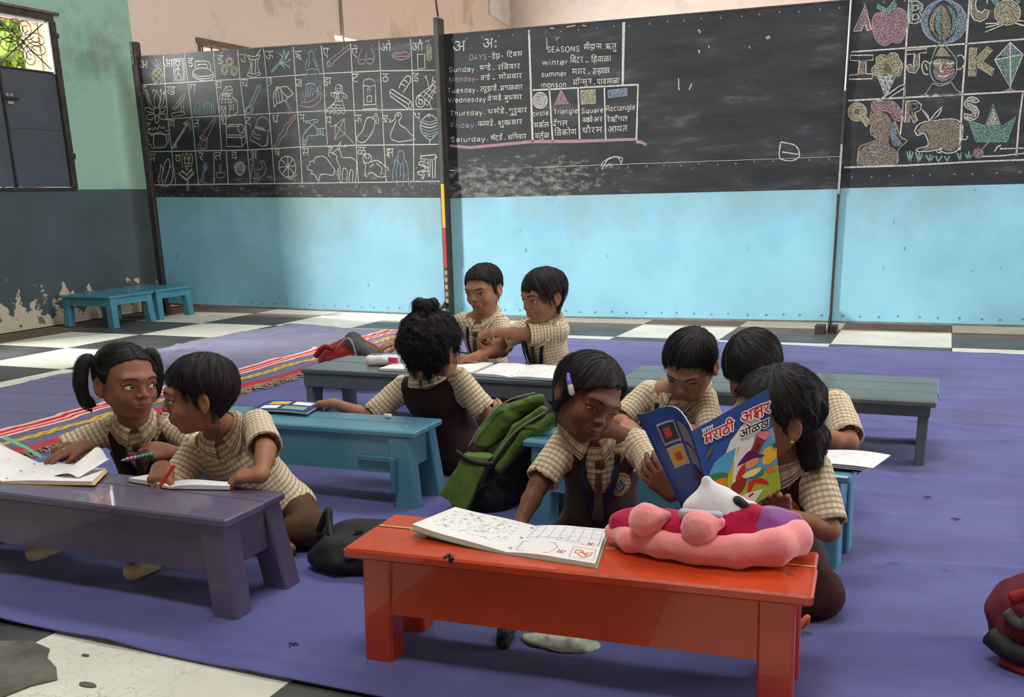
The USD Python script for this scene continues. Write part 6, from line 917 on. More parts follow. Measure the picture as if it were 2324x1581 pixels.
LIPS = {}
def head_field(F, T, s, prm):
    """T: local head (metres at unit scale, x right, y forward, z up; chin -.095, crown +.095) to figure coordinates"""
    R, H = T; K = s
    g = lambda p: H + R @ (np.asarray(p, float) * K)
    e = lambda c, r, k, op='u', rot=None: F.ell(g(c), np.asarray(r) * K, k * K, op, R if rot is None else R @ rot)
    c = lambda a, b, ra, rb, k, op='u': F.cone(g(a), g(b), ra * K, rb * K, k * K, op)
    e((0, -.012, .022), (.070, .084, .072), .02)
    e((0, .026, -.030), (.050, .052, .060), .03)
    c((0, .030, -.058), (0, .054, -.0785), .030, .0165, .02)                    # jaw, chin
    for sx in (-1, 1):
        e((sx * .034, .049, -.030), (.020, .024, .022), .02)                 # cheek
        c((sx * .010, .076, .018), (sx * .040, .064, .019), .010, .009, .018)  # brow
        c((sx * .046, .0, -.038), (sx * .022, .046, -.074), .017, .014, .02)     # jaw line
    for sx in (-1, 1):
        e((sx * .030, .091, -.002), (.018, .015, .011), .012, 's')           # eye socket
        c((sx * .015, .0775, .0045), (sx * .045, .0665, .0035), .0048, .0042, .007)  # upper lid fold
        c((sx * .018, .0745, -.0095), (sx * .042, .066, -.0085), .0035, .003, .007)
    c((0, .076, .004), (0, .0895, -.021), .0062, .0086, .012)                # nose
    e((0, .0912, -.0235), (.0088, .0072, .0072), .006)
    for sx in (-1, 1):
        e((sx * .0112, .0845, -.0255), (.0064, .0070, .0058), .005)
        c((sx * .006, .090, -.036), (sx * .0062, .092, -.031), .002, .0028, .003, 's')
    e((0, .076, -.052), (.022, .010, .015), .016)                            # muzzle
    c((-.0165, .0790, -.0490), (0, .0850, -.0482), .0028, .0040, .004); c((.0165, .0790, -.0490), (0, .0850, -.0482), .0028, .0040, .004)
    c((-.012, .0795, -.0568), (.012, .0795, -.0568), .0042, .0042, .005); c((0, .0822, -.0568), (0, .0823, -.0568), .0048, .0048, .005)
    c((-.0175, .0815, -.0505), (0, .0900, -.0526), .0013, .0016, .002, 's'); c((.0175, .0815, -.0505), (0, .0900, -.0526), .0013, .0016, .002, 's')
    for sx in (-1, 1):                                                        # ears
        ca, sa = math.cos(sx * .45), math.sin(sx * .45); rz = np.array([[ca, -sa, 0], [sa, ca, 0], [0, 0, 1]])
        e((sx * .0730, -.008, -.009), (.0072, .0155, .0255), .004, 'u', rz)
        e((sx * .0720, -.004, -.031), (.006, .008, .009), .006, 'u', rz)
        e((sx * .0808, -.005, -.006), (.0055, .0092, .0160), .003, 's', rz)

def skull_fn(T, s):
    R, H = T
    def fn(P):
        q = (P - H) @ R / s
        def el(c, r):
            d = q - np.array(c); r = np.array(r)
            k0 = np.sqrt(((d / r) ** 2).sum(-1)); k1 = np.sqrt(((d / r ** 2) ** 2).sum(-1)) + 1e-9
            return k0 * (k0 - 1) / k1
        return smin(el((0, -.012, .022), (.070, .084, .072)), el((0, .010, -.030), (.056, .052, .060)), .03), q
    return fn

def finger_pts(root, d, n, l, lens, curls, spread):
    a = nrm(d * math.cos(spread) + l * math.sin(spread)); pts = [root]; ang = 0; p = root
    for L_, c in zip(lens, curls):
        ang += c; v = a * math.cos(ang) - n * math.sin(ang); p = p + v * L_; pts.append(p)
    return pts
def hand_field(F, W, d, n, side, s, curl=(.25, .3, .2), thumb=(.6, .25), spread=1.0, idx=None):
    """W wrist, d fingers' direction, n back of the hand, side +1 right / -1 left"""
    d = nrm(d); n = nrm(n - d * (n @ d)); l = np.cross(n, d) * side     # l points to the thumb
    K = s
    lat = (.0175, .0060, -.0060, -.0170); kn = (.044, .047, .044, .038)
    for k in range(4):
        F.cone(W + l * lat[k] * .55 * K, W + (d * kn[k] + l * lat[k]) * K, .0100 * K, .0082 * K, .008 * K)
    lens = ((.021, .014, .011), (.024, .015, .012), (.022, .014, .011), (.017, .011, .010))
    rad = (.0066, .0068, .0065, .0058)
    nails = []
    for k in range(4):
        cu = idx if (idx is not None and k == 0) else curl
        p = finger_pts(W + (d * kn[k] + l * lat[k]) * K, d, n, l, [x * K for x in lens[k]], cu, spread * (.10, .02, -.06, -.16)[k])
        for i in range(3): F.cone(p[i], p[i + 1], rad[k] * K * (1 - .10 * i), rad[k] * K * (.90 - .10 * i), .0015 * K)
    t0 = W + (d * .012 + l * .014) * K
    v = nrm(d * math.cos(thumb[0]) + l * math.sin(thumb[0]) - n * .25); p1 = t0 + v * .022 * K
    v2 = nrm(v * math.cos(thumb[1]) + (d * .5 - l * .6 - n * .5) * math.sin(thumb[1])); p2 = p1 + v2 * .018 * K; p3 = p2 + nrm(v2 + (-n * .2 - l * .3)) * .013 * K
    F.cone(t0, p1, .0095 * K, .0080 * K, .006 * K).cone(p1, p2, .0076 * K, .0068 * K, .002 * K).cone(p2, p3, .0068 * K, .0056 * K, .002 * K)

def ik(S, W, L1, L2, pole):
    v = W - S; D = np.linalg.norm(v); D2 = min(D, (L1 + L2) * .995); u = v / D; W = S + u * D2
    a = (L1 ** 2 - L2 ** 2 + D2 ** 2) / (2 * D2); h = math.sqrt(max(L1 ** 2 - a * a, 0))
    p = np.asarray(pole, float) - u * (u @ np.asarray(pole, float)); return S + u * a + nrm(p) * h, W

def person(label, group='children on the rug', pos=(0, 0), yaw=0.0, s=1.0, lean=(0, 0), head=None, hyaw=0.0, hpitch=0.0, hroll=0.0, skin_m='skin_a', hands=(None, None), poles=((.6, -.6, -.5), (-.6, -.6, -.5)), hair='boy', girl=False,
           vest=False, lanyard=True, tie=True, badge=False, lower='short_brown', gaze=(0, 0), open_=.0055, res=.0024, face=True, hr=None, legs='cross', strap=False, handkw=({}, {}), mouth_open=0.0, shoulder=None, necktop=0.0, hs=None, shw=.080, knee=.165, vw=-.006):
    """a child sitting on the floor: x right, y forward, z up. head and hands are points of the room; yaw, hyaw turn left from +Y of the room"""
    t = thing('person', (pos[0], pos[1], 0), yaw, label, 'person', group)
    cy, sy = math.cos(yaw), math.sin(yaw); RW = np.array([[cy, sy, 0], [-sy, cy, 0], [0, 0, 1]])      # room to figure
    loc = lambda p: RW @ (np.asarray(p, float) - np.array([pos[0], pos[1], 0])); dloc = lambda v: RW @ np.asarray(v, float)
    PEL = np.array([0, 0, .062 * s]); Hd = loc(head); RH = rot_head(hyaw - yaw, hpitch, hroll)
    bs = s; hs = hs or s
    NK = Hd + RH @ np.array([0, -.022, -.070]) * hs                                    # top of the neck
    top = np.array([lean[0], lean[1], .272 * s])                                       # between the shoulders
    if shoulder is not None: top = loc(shoulder)
    up = nrm(top - PEL); rt = nrm(np.cross([0, 1, 0], up) if abs(up[1]) < .9 else [1, 0, 0]); fw = np.cross(up, rt)
    TR = np.stack([rt, fw, up], 1)
    q = lambda x, y, z: top + TR @ (np.array([x, y, z]) * s)                           # torso frame, from between the shoulders
    sh = [q(shw, 0, -.004), q(-shw, 0, -.004)]; L1, L2 = .125 * s, .112 * s
    arms = []
    for k in (0, 1):
        hd = hands[k]
        if hd is None: w = q((.13, -.13)[k], .06, -.19); dd, nn = fw, (rt if k == 0 else -rt) * 1.0
        else: w, dd, nn = loc(hd[0]), dloc(hd[1]), dloc(hd[2])
        el, w = ik(sh[k], w, L1, L2, TR @ np.array(poles[k], float)); arms.append((el, w, nrm(dd), nrm(nn)))
    # ---- skin
    F = Field()
    F.cone(NK, q(0, -.006, .012), .0285 * s, .033 * s, .02 * s)
    F.ell(q(0, .0, -.055), np.array([.070, .046, .065]) * s, .03 * s, rot=TR); F.cone(q(.045, 0, 0), q(-.045, 0, 0), .030 * s, .030 * s, .03 * s)
    F.cone(q(0, 0, -.07), PEL, .054 * s, .064 * s, .03 * s)
    for k in (0, 1):
        el, w, dd, nn = arms[k]
        F.cone(sh[k], el, .0255 * s, .0205 * s, .015 * s).cone(el, lerp(el, w, .35), .0205 * s, .0205 * s, .01 * s).cone(lerp(el, w, .35), w, .0205 * s, .0135 * s, .008 * s)
        hand_field(F, w, dd, nn, 1 - 2 * k, s * 1.06, **handkw[k])
    LG = Field()
    for sx in (1, -1):
        hip = PEL + np.array([sx * .045, .01, -.005]) * s; kn = np.array([sx * knee, .115, .055]) * s; an = np.array([-sx * .02, .150, .035]) * s
        if legs == 'side': kn = np.array([sx * .10 + .05, .16, .06]) * s; an = np.array([sx * .05 + .15, .05, .03]) * s
        if legs == 'kneel': kn = np.array([sx * .075, .150, .05]) * s; an = np.array([sx * .06, -.04, .03]) * s
        for G, ex in ((F, 0), (LG, .007)):
            G.cone(hip, kn, (.046 + ex) * s, (.034 + ex) * s, .02 * s)
            G.cone(kn, lerp(kn, an, .8), (.032 + ex) * s, (.023 + ex) * s, .012 * s)
        ft = an + np.array([-sx * .055, .02, -.008]) * s
        F.cone(kn, an, .030 * s, .02 * s, .012 * s); F.cone(an, ft, .020 * s, .013 * s, .01 * s)
    LG.ell(PEL, np.array([.088, .075, .062]) * s, .03 * s)
    T = (RH, Hd); head_field(F, T, hs, None)
    hl = lambda v: (v - Hd) @ RH / hs
    v, f = F.mesh(res, tol=.0002)
    ql = hl(v)
    lip = np.zeros(len(v))
    if face:
        inl = (np.abs(ql[:, 0]) < .0185) & (ql[:, 1] > .074)
        zc = ql[:, 2]
        a = np.exp(-((zc + .0485) / .0038) ** 2) + np.exp(-((zc + .0570) / .0046) ** 2)
        lip = np.where(inl, np.clip(a * 1.2, 0, 1) * np.clip((.0195 - np.abs(ql[:, 0])) / .004, 0, 1), 0)
    obj('body', (v, f), skin_m, t, smooth=True, color=np.repeat(lip[:, None], 3, 1))
    hg = lambda p: Hd + RH @ (np.asarray(p, float) * hs)
    if face:
        for sx in (-1, 1):
            c = np.array([sx * .0300, .0655, -.0025])
            ic = trimesh.creation.icosphere(4, 1.0); u = ic.vertices
            gz = nrm([gaze[0] - sx * .04, 1, gaze[1]]); ang = np.arccos(np.clip(u @ gz, -1, 1))
            col = np.where((ang < .24)[:, None], lin((12, 8, 8)), np.where((ang < .52)[:, None], lin((36, 22, 16)), lin((222, 214, 206))))
            fl = .0122
            # turned with the face's curve, flattened to the lid opening
            ez = -sx * .22; cz, sz_ = math.cos(ez), math.sin(ez); RZ = np.array([[cz, -sz_, 0], [sz_, cz, 0], [0, 0, 1]])
            w = (u * np.array([.0142, .0116, open_ * 1.25])) @ RZ.T + c
            obj('eye', (np.array([hg(p) for p in w]), ic.faces), 'eye', t, smooth=True, color=col)
            # lashes along the upper lid, eyebrow
            xs = np.linspace(-1, 1, 9)
            ls = [((np.array([x * .0150, .0118 * math.sqrt(max(0, 1 - x * x * .95)), open_ * 1.16 * math.sqrt(max(0, 1 - x * x))])) @ RZ.T + c) for x in xs]
            obj('eyelash', tube([hg(p) for p in ls], np.array([.0006, .0011, .0014, .0015, .0015, .0015, .0014, .0011, .0006]) * s, 6), 'hair_black', t, smooth=True)
            fb = [(sx * .0140, .0, .0180), (sx * .021, .0, .0198), (sx * .030, 0, .0208), (sx * .040, 0, .0200), (sx * .0475, 0, .0168)]
            pp = []
            for x, _, z in fb:
                o = hg((x, .13, z)); dr = -RH[:, 1]
                for _k in range(40): o = o + dr * np.clip(F.ev(o[None])[0], -.01, .02)
                pp.append(o)
            obj('eyebrow', tube(catmull(pp, 4), np.concatenate([np.linspace(.0012, .0023, 6), np.linspace(.0023, .0007, 11)]) * s, 6), 'hair_black', t, smooth=True)
    # ---- hair
    HF = make_hair(t, T, hs, hair, hr)
    # ---- shirt
    SH = Field(); TOR = Field()
    tor = lambda G, e: (G.ell(q(0, .002, -.055), np.array([.074 + e, .050 + e, .072]) * s, .03 * s, rot=TR), G.cone(q(shw - .022, 0, -.012), q(.022 - shw, 0, -.012), (.030 + e) * s, (.030 + e) * s, .03 * s),
                        G.cone(q(0, .002, -.08), PEL + TR @ np.array([0, 0, .01]), (.066 + e) * s, (.078 + e) * s, .03 * s), G.ell(PEL + np.array([0, 0, .01]), np.array([.090 + e, .072 + e, .05]) * s, .03 * s))
    tor(SH, .004); tor(TOR, .004)
    cuts = []
    for k in (0, 1):
        el, w, dd, nn = arms[k]; ax = nrm(el - sh[k]); tc = L1 * .86
        def sleeve(P, S_=sh[k], ax=ax, tc=tc):
            r_ = P - S_; tt = r_ @ ax; rr = np.sqrt(((r_ - tt[..., None] * ax) ** 2).sum(-1))
            hh = np.clip(tt / tc, 0, 1); R_ = (.0315 + .0065 * hh) * s; cap = np.sqrt((r_ ** 2).sum(-1)) - .0315 * s
            d = np.where(tt < 0, cap, rr - R_); d = np.maximum(d, tt - tc - .004 * np.sin(rr * 60))
            inner = np.maximum(rr - (R_ - .0062 * s), (tc - .022) - tt)
            return np.maximum(d, -inner)
        SH.add(sleeve, (sh[k] + el) / 2, L1 * .5 + .045 * s, .026 * s)
        cuts.append((sh[k], ax, tc))
    fold = lambda P, d: d + s * (.0042 * (meshkit.noise(P * np.array([30, 30, 17.]) / s + 5 + 10 * pos[0], 3) - .5) + .0030 * (meshkit.noise(P * np.array([70, 70, 28.]) / s + 3 * pos[0], 4) - .5))
    SH.post.append(fold)
    v, f = SH.mesh(.0034 if res < .003 else .0045, tol=.0003)
    cen = v[f].mean(1); fuv = np.zeros((len(f), 3, 2))
    dt = np.abs(TOR.ev(cen)); best = dt.copy(); lab = np.zeros(len(f), int)
    for k, (S_, ax, tc) in enumerate(cuts):
        r_ = cen - S_; tt = r_ @ ax; rr = np.linalg.norm(r_ - tt[:, None] * ax, axis=1); dk = np.abs(rr - .038 * s); on = (dk < best) & (tt > -.004) | (tt > .02) & (rr < .05 * s)
        lab[on] = k + 1; best = np.where(on, dk, best)
    cl = (cen - top) @ TR; vl = (v - top) @ TR
    a0 = np.arctan2(cl[:, 0], cl[:, 1])
    for c in range(3):
        p = vl[f[:, c]]; a = np.arctan2(p[:, 0], p[:, 1]); a = a0 + (a - a0 + np.pi) % (2 * np.pi) - np.pi
        fuv[:, c, 0] = a * .074 * s + .5 + .002 * np.sin(p[:, 2] * 40); fuv[:, c, 1] = p[:, 2] + .003 * np.sin(a * 3) + .5
        for k, (S_, ax, tc) in enumerate(cuts):
            m = lab == k + 1; e1 = nrm(np.cross(ax, fw + .01 * rt)); e2 = np.cross(ax, e1)
            r_ = v[f[m, c]] - S_; rc = cen[m] - S_; aa, ac = np.arctan2(r_ @ e1, r_ @ e2), np.arctan2(rc @ e1, rc @ e2)
            aa = ac + (aa - ac + np.pi) % (2 * np.pi) - np.pi
            fuv[m, c, 0] = aa * .038 * s + .3; fuv[m, c, 1] = r_ @ ax + .3
    obj('shirt', (v, f), 'plaid_shirt', t, smooth=True, fuv=fuv)
    # ---- collar: two flaps lying on the shirt around the neck
    for sx in (1, -1):
        nu, nv = 15, 6; P = np.zeros((nu, nv, 3))
        for i in range(nu):
            a = math.pi * (i / (nu - 1)) * .97                       # 0 back .. pi front
            fr_ = i / (nu - 1); inx = sx * .0335 * math.sin(a) + sx * .004; iny = -.0345 * math.cos(a) - .004
            inz = .048 - .034 * fr_ ** 1.3 + necktop; nkl = ((NK - top) @ TR) / s; kk = np.clip(inz / max(nkl[2], .02), 0, 1); inx += nkl[0] * kk * .8; iny += (nkl[1] + .006) * kk * .8
            w = .027 + .014 * max(0, fr_ - .55) / .45; pt = max(0, fr_ - .6) / .4
            for j in range(nv):
                b = j / (nv - 1)
                ox = inx + sx * w * b * (math.sin(a) * .85 + .25 * pt); oy = iny - w * b * math.cos(a) * (.75 if fr_ < .5 else .55); oz = inz + .006 * math.sin(b * 2.2) - w * (.75 + .35 * pt) * b * b
                P[i, j] = q(ox, oy, oz)
        Q = P.reshape(-1, 3); ee = .002
        for _ in range(14):
            dq = SH.ev(Q); gq = np.stack([SH.ev(Q + ee * np.eye(3)[a]) - SH.ev(Q - ee * np.eye(3)[a]) for a in range(3)], -1); gq /= np.linalg.norm(gq, axis=1, keepdims=True) + 1e-9
            Q = Q + gq * np.maximum(.0042 * s - dq, 0)[:, None] * .7
        P = Q.reshape(nu, nv, 3)
        for _ in range(3):
            P[1:-1] = .5 * P[1:-1] + .25 * (P[2:] + P[:-2])
        gu, gv = np.meshgrid(np.arange(nu) * .0075 * s, np.arange(nv) * .0062 * s, indexing='ij')
        P, gu, gv = (P, gu, gv) if sx > 0 else (P[:, ::-1], gu[:, ::-1], gv[:, ::-1])
        m = sheet(P, .0028 * s); vv, ff = m
        uvv = np.tile(np.stack([gu.ravel() + .003, gv.ravel() + .004], -1), (2, 1)); fu = uvv[ff]
        obj('collar', m, 'plaid_shirt', t, smooth=True, fuv=fu)
    OUT = TOR
    if vest:
        VE = Field(); tor(VE, .0105)
        VE.post.append(lambda P, d: d + s * .003 * (meshkit.noise(P * 26 / s + 7 * pos[1], 8) - .5))
        def cut(P, d):
            p = (P - top) @ TR / s; x, y, z = p[..., 0], p[..., 1], p[..., 2]
            arm = np.abs(x) - (shw + vw + .05 * np.clip((-.055 - z) / .03, 0, 1) + .004 * np.sin(z * 40))
            d = np.maximum(d, arm * s)
            vn = np.where(y > 0, np.minimum(z + .105, 9) * .55 - np.abs(x) + 0 * z, np.where(z > .006 + 0 * z, .030 - np.abs(x) + (z + .0) * .4, -1))
            return np.maximum(d, np.where((z > -.105), vn, -1) * s * .85)
        VE.post.append(cut)
        v, f = VE.mesh(.0036 if res < .003 else .0045, tol=.0003)
        obj('vest', (v, f), 'vest_brown', t, smooth=40)
        OUT = Field(); OUT.add(lambda P: np.minimum(TOR.ev(P), VE.ev(P)), q(0, 0, 0), .5, 0)
    def onto(pts, off=.002):
        """points given as (x, z) in the torso frame, dropped from in front onto the clothes"""
        O = np.array([q(x, .22, z) for x, z in pts])
        for _ in range(60): O = O - fw * np.clip(OUT.ev(O) - .0015, -.004, .02)[:, None] * .8
        return O + fw * off * s
    def strip(name, pts, w, m, th=.0018, off=.0015, n=5):
        c = catmull(pts, n); tn = np.gradient(c, axis=0); tn /= np.linalg.norm(tn, axis=1, keepdims=True); sd = np.stack([tn[:, 1], -tn[:, 0]], 1)
        wv = np.broadcast_to(w, (len(c),)) if np.ndim(w) == 0 else np.interp(np.linspace(0, 1, len(c)), np.linspace(0, 1, len(w)), w)
        rows = [onto(c + sd * wv[:, None] * k, off) for k in (-.5, 0, .5)]
        P = np.stack(rows, 1)[:, ::-1]
        return obj(name, sheet(P, th * s), m, t, smooth=True)
    if tie:
        strip('tie', [(.002, -.040), (.002, -.075), (.0, -.115), (.002, -.15)], (.012, .016, .022, .026), 'tie_stripe', .003, .004)
        K = Field(); kp = onto([(.001, -.024)], .004)[0]; K.rbox(kp, np.array([.0105, .006, .010]) * s, .004 * s, rot=TR); kv, kf = K.mesh(.002)
        obj('tie_knot', (kv, kf), 'tie_stripe', t, smooth=True)
    if lanyard:
        strip('lanyard', [(-.036, -.004), (-.034, -.04), (-.020, -.10), (-.004, -.15), (.0, -.165)], .012, 'lanyard_navy', off=.003)
        strip('lanyard', [(.036, -.004), (.036, -.04), (.022, -.10), (.006, -.15), (.0, -.165)], .012, 'lanyard_navy', off=.0035)
    if strap:
        strip('strap', [(.062, .018), (.058, -.03), (.056, -.10), (.058, -.15)], .016, 'vest_brown', off=.004, th=.003)
    if badge:
        def plate(name, cx, cz, rx, rz_, off, m, n=22):
            rows = [onto(np.array([(cx + k * rx * math.cos(a), cz + k * rz_ * math.sin(a)) for a in np.linspace(0, 2 * np.pi, n)]), off) for k in (.02, .5, 1)]
            obj(name, sheet(np.stack(rows, 1), .002 * s), m, bd, smooth=True)
        bx, bz = (-.045, -.068) if badge == 'l' else (.046, -.080)
        bd = UsdGeom.Xform.Define(stage, pathof('badge', t)).GetPrim()
        plate('gold_rim', bx, bz, .0215, .028, .0015, 'gold_badge'); plate('field', bx, bz, .0145, .020, .0035, 'badge_grey')
        for ln in ([(0, .014), (-.004, .004), (0, -.004), (.004, .004), (0, .014)], [(-.009, .0), (-.007, -.010), (0, -.014), (.007, -.010), (.009, .0)], [(-.006, .006), (-.010, -.002), (-.004, -.008)], [(.006, .006), (.010, -.002), (.004, -.008)], [(-.003, -.009), (.003, -.009)]):
            obj('emblem_line', tube(onto([(bx + a, bz + b) for a, b in ln], .0040), .0009 * s, 5), 'badge_line', bd)
        for k in range(16):
            a = math.pi * (k + .5) / 16 * 2; obj('emblem_dot', trimesh.creation.icosphere(1, .0014 * s).apply_translation(onto([(bx + .018 * math.cos(a), bz + .0240 * math.sin(a))], .002)[0]), 'badge_line', bd)
    # ---- lower clothes
    if girl:
        LG.ell(np.array([0, .085, .03]) * s, np.array([.155, .115, .045]) * s, .03 * s); LG.ell(PEL + np.array([0, .02, .0]), np.array([.10, .085, .07]) * s, .03 * s)
        LG.post.append(lambda P, d: d + s * .010 * (meshkit.noise(P * np.array([34, 12, 12.]) / s, 9) - .5))
    else:
        LG.post.append(lambda P, d: d + s * .005 * (meshkit.noise(P * 24 / s, 9) - .5))
    LG.post.append(lambda P, d: np.maximum(d, .004 - P[..., 2]))
    v, f = LG.mesh(.005, tol=.0005)
    obj('skirt' if girl else 'shorts', (v, f), lower, t, smooth=True)
    return t, dict(q=q, TR=TR, Hd=Hd, RH=RH, hg=hg, arms=arms, RW=RW, loc=loc, onto=onto, F=F, hair=HF)
HAIR = {  # front hairline, temple line, lowest point at the back, thickness on top and at the sides, flow centre (crown), jagged fringe
    'boy': dict(zf=.060, yt=.028, zb=-.062, tt=.009, ts=.0045, crown=(.012, -.05, .085), jag=.004),
    'boy_side': dict(zf=.054, yt=.030, zb=-.066, tt=.011, ts=.006, crown=(-.03, -.04, .085), jag=.007),
    'boy_bangs': dict(zf=.036, yt=.038, zb=-.068, tt=.012, ts=.009, crown=(.03, -.05, .085), jag=.010),
    'boy_top': dict(zf=.046, yt=.030, zb=-.072, tt=.010, ts=.0065, crown=(.02, -.055, .080), jag=.008),
    'bob': dict(zf=.060, yt=.028, zb=-.090, tt=.010, ts=.012, crown=(-.02, .0, .092), jag=.005, cover=True),
    'pigtails': dict(zf=.068, yt=.022, zb=-.062, tt=.0060, ts=.0050, crown=(0, .0, .09), jag=.002),
    'curly': dict(zf=.055, yt=.030, zb=-.100, tt=.014, ts=.017, crown=(0, -.05, .085), jag=.008, cover=True)}
def nrm_rows(v): return v / (np.linalg.norm(v, axis=-1, keepdims=True) + 1e-9)
def make_hair(t, T, s, style, hr):
    h = dict(HAIR[style]); h.update(hr or {})
    R, H = T; sk = skull_fn(T, s); cr = np.array(h['crown']); ca = nrm(cr - np.array([0, -.012, .0]))
    seed = int(abs(H[2]) * 1e5) % 97; e1 = nrm(np.cross(ca, [0, 1, .2])); e2 = np.cross(ca, e1)
    curly = style == 'curly'
    def polar(q):
        u = q - np.array([0, -.012, .0]); r = np.linalg.norm(u, axis=-1) + 1e-9; u = u / r[..., None]
        return np.arctan2(u @ e1, u @ e2), np.arccos(np.clip(u @ ca, -1, 1))
    def d_hair(P):
        d0, q = sk(P); x, y, z = q[..., 0], q[..., 1], q[..., 2]
        ph, th = polar(q)
        w = np.clip((z - .01) / .06, 0, 1); thick = h['ts'] * (1 - w) + h['tt'] * w
        # locks: ridges running from the crown outward
        swirl = ph + .5 * th
        c1, s1 = np.cos(swirl), np.sin(swirl)
        lock = meshkit.noise(np.stack([c1 * 6.5 + 9, s1 * 6.5 + 9, th * 1.3 + seed], -1), 3); fine = meshkit.noise(np.stack([c1 * 17 + 40, s1 * 17 + 40, th * 2.2 + seed], -1), 5)
        if curly:
            big = meshkit.noise(q * 46 + 7, 2); med = meshkit.noise(q * 120 + 3, 4)
            thick = thick + .012 * (big - .5) + .009 * (med - .5)
        elif style == 'pigtails': thick = thick + .0012 * (fine - .5)
        else: thick = thick + h['tt'] * .55 * (lock - .5) + .0035 * (fine - .5)
        d = d0 - thick
        jag = h['jag'] * ((lock - .5) * 2 + (fine - .5) * 1.5)
        side = h.get('sweep', 0) * x
        yt = h['yt']
        ym = np.interp(z + jag + side, [-.2, h['zb'] - .001, h['zb'], -.045, -.022, -.008, .012, h['zf'] - .022, h['zf'] - .004, h['zf'] + .018, .2],
                       [-.3, -.3, -.03, -.030, -.012 if not h.get('cover') else .006, yt - .018, yt - .004, yt + .006, yt + .030, .10, .2])
        d = smax(d, y - ym - jag * .5, .006)
        if not h.get('cover') or h.get('ears', True):
            ear = np.sqrt(((np.abs(x) - .078) / .022) ** 2 + ((y + .006) / .019) ** 2 + ((z + .014) / .027) ** 2) - 1
            d = np.maximum(d, -ear * .02)
        if style == 'pigtails':
            part = np.maximum(np.abs(x) - .0016, -(y + .0) - .02)
            d = np.maximum(d, np.minimum(.0 - part, (d0 - .0035) * -1 + .0))if False else d + .004 * np.exp(-(x / .0022) ** 2) * (y > -.05)
        return d * s
    F = Field(); g = lambda p: H + R @ (np.asarray(p, float) * s)
    F.add(d_hair, H, .115 * s, 0)
    extra = h.get('extra')
    if style == 'pigtails':
        for sx in (1, -1):
            pts = catmull([g(p) for p in h['tails'][0 if sx > 0 else 1]], 8); n = len(pts)
            rad = np.interp(np.linspace(0, 1, n), [0, .08, .2, .55, .85, 1], [.010, .0085, .015, .0165, .012, .004]) * s
            for i in range(n - 1): F.cone(pts[i], pts[i + 1], rad[i], rad[i + 1], .003 * s)
    if curly:
        for c, r in (((.002, -.045, .108), .024), ((.018, -.035, .118), .018), ((-.018, -.052, .112), .02), ((-.03, -.04, .098), .014)): F.ball(g(c), r * s, .006 * s)
        F.post.append(lambda P, d: d + .006 * s * (meshkit.noise((P - H) * 110 / s, 6) - .5))
    if extra:
        for a, b, ra, rb in extra: F.cone(g(a), g(b), ra * s, rb * s, .008 * s)
    v, f = F.mesh(.0027, tol=.0003)
    hm = obj('hair', (v, f), 'hair_curly' if curly else 'hair_black', t, smooth=True)
    # loose strands that follow the locks over the hair
    r_ = np.random.default_rng(seed + 11); tm = trimesh.Trimesh(v, f, process=False); n = h.get('strands', 2400)
    np.random.seed(seed); pts, fi = trimesh.sample.sample_surface(tm, n, seed=seed); nm = tm.face_normals[fi]
    gcr = R @ ca; k = 7; L_ = h.get('len', .045) * s * r_.uniform(.6, 1.25, n)
    P = np.zeros((n, k, 3)); p = pts + nm * .0004; P[:, 0] = p; wav = r_.uniform(0, 6.28, n)
    eps = .003 * s
    for i in range(1, k):
        gr = np.stack([F.ev(p + eps * np.eye(3)[a]) - F.ev(p - eps * np.eye(3)[a]) for a in range(3)], -1); gr /= np.linalg.norm(gr, axis=1, keepdims=True) + 1e-9
        away = np.tile(-gcr + np.array([0, 0, -.25]), (n, 1))
        if style == 'pigtails':
            lx = (p - H) @ R; tb = np.stack([g(h['tails'][0][0]), g(h['tails'][1][0])]); away = nrm_rows(tb[(lx[:, 0] < 0).astype(int)] - p); out = np.abs(lx[:, 0]) > .082 * s; away[out] = (0, 0, -1)
        d = away - gr * (gr * away).sum(1)[:, None]; d /= np.linalg.norm(d, axis=1, keepdims=True) + 1e-9
        if curly:
            sd = np.cross(gr, d); d = d + .9 * np.sin(wav + i * 1.9)[:, None] * sd + .35 * np.cos(wav + i * 1.9)[:, None] * gr
        else: d = d + r_.normal(0, .05, (n, 3)) + gr * r_.uniform(-.02, h.get('fuzz', .07), n)[:, None]
        p = p + d * (L_ / (k - 1))[:, None]
        dd = F.ev(p); p = p + gr * np.maximum(.0006 * s - dd, 0)[:, None]
        P[:, i] = p
    q0 = (P[:, -1] - H) @ R / s
    ok = (q0[:, 2] > h['zb'] - .035) & ~((q0[:, 1] > h['yt'] + .02) & (q0[:, 2] < h['zf'] - .012))
    P = P[ok]; n = len(P)
    c = UsdGeom.BasisCurves.Define(stage, pathof('hair_strands', t))
    c.CreateTypeAttr('linear'); c.CreateCurveVertexCountsAttr(Vt.IntArray.FromNumpy(np.full(n, k, np.int32))); c.CreatePointsAttr(Vt.Vec3fArray.FromNumpy(P.reshape(-1, 3).astype(np.float32)))
    wd = np.tile(np.linspace(1, .35, k), n) * .00085 * s; c.CreateWidthsAttr(Vt.FloatArray.FromNumpy(wd.astype(np.float32))); c.SetWidthsInterpolation('vertex')
    UsdShade.MaterialBindingAPI.Apply(c.GetPrim()).Bind(UsdShade.Material.Get(stage, '/World/Looks/' + ('hair_curly' if curly else 'hair_strand')))
    tag(c, kind='stuff')
    return F
PI = math.pi; rad = math.radians
DOWN = (0, 0, 1)
kids = {}
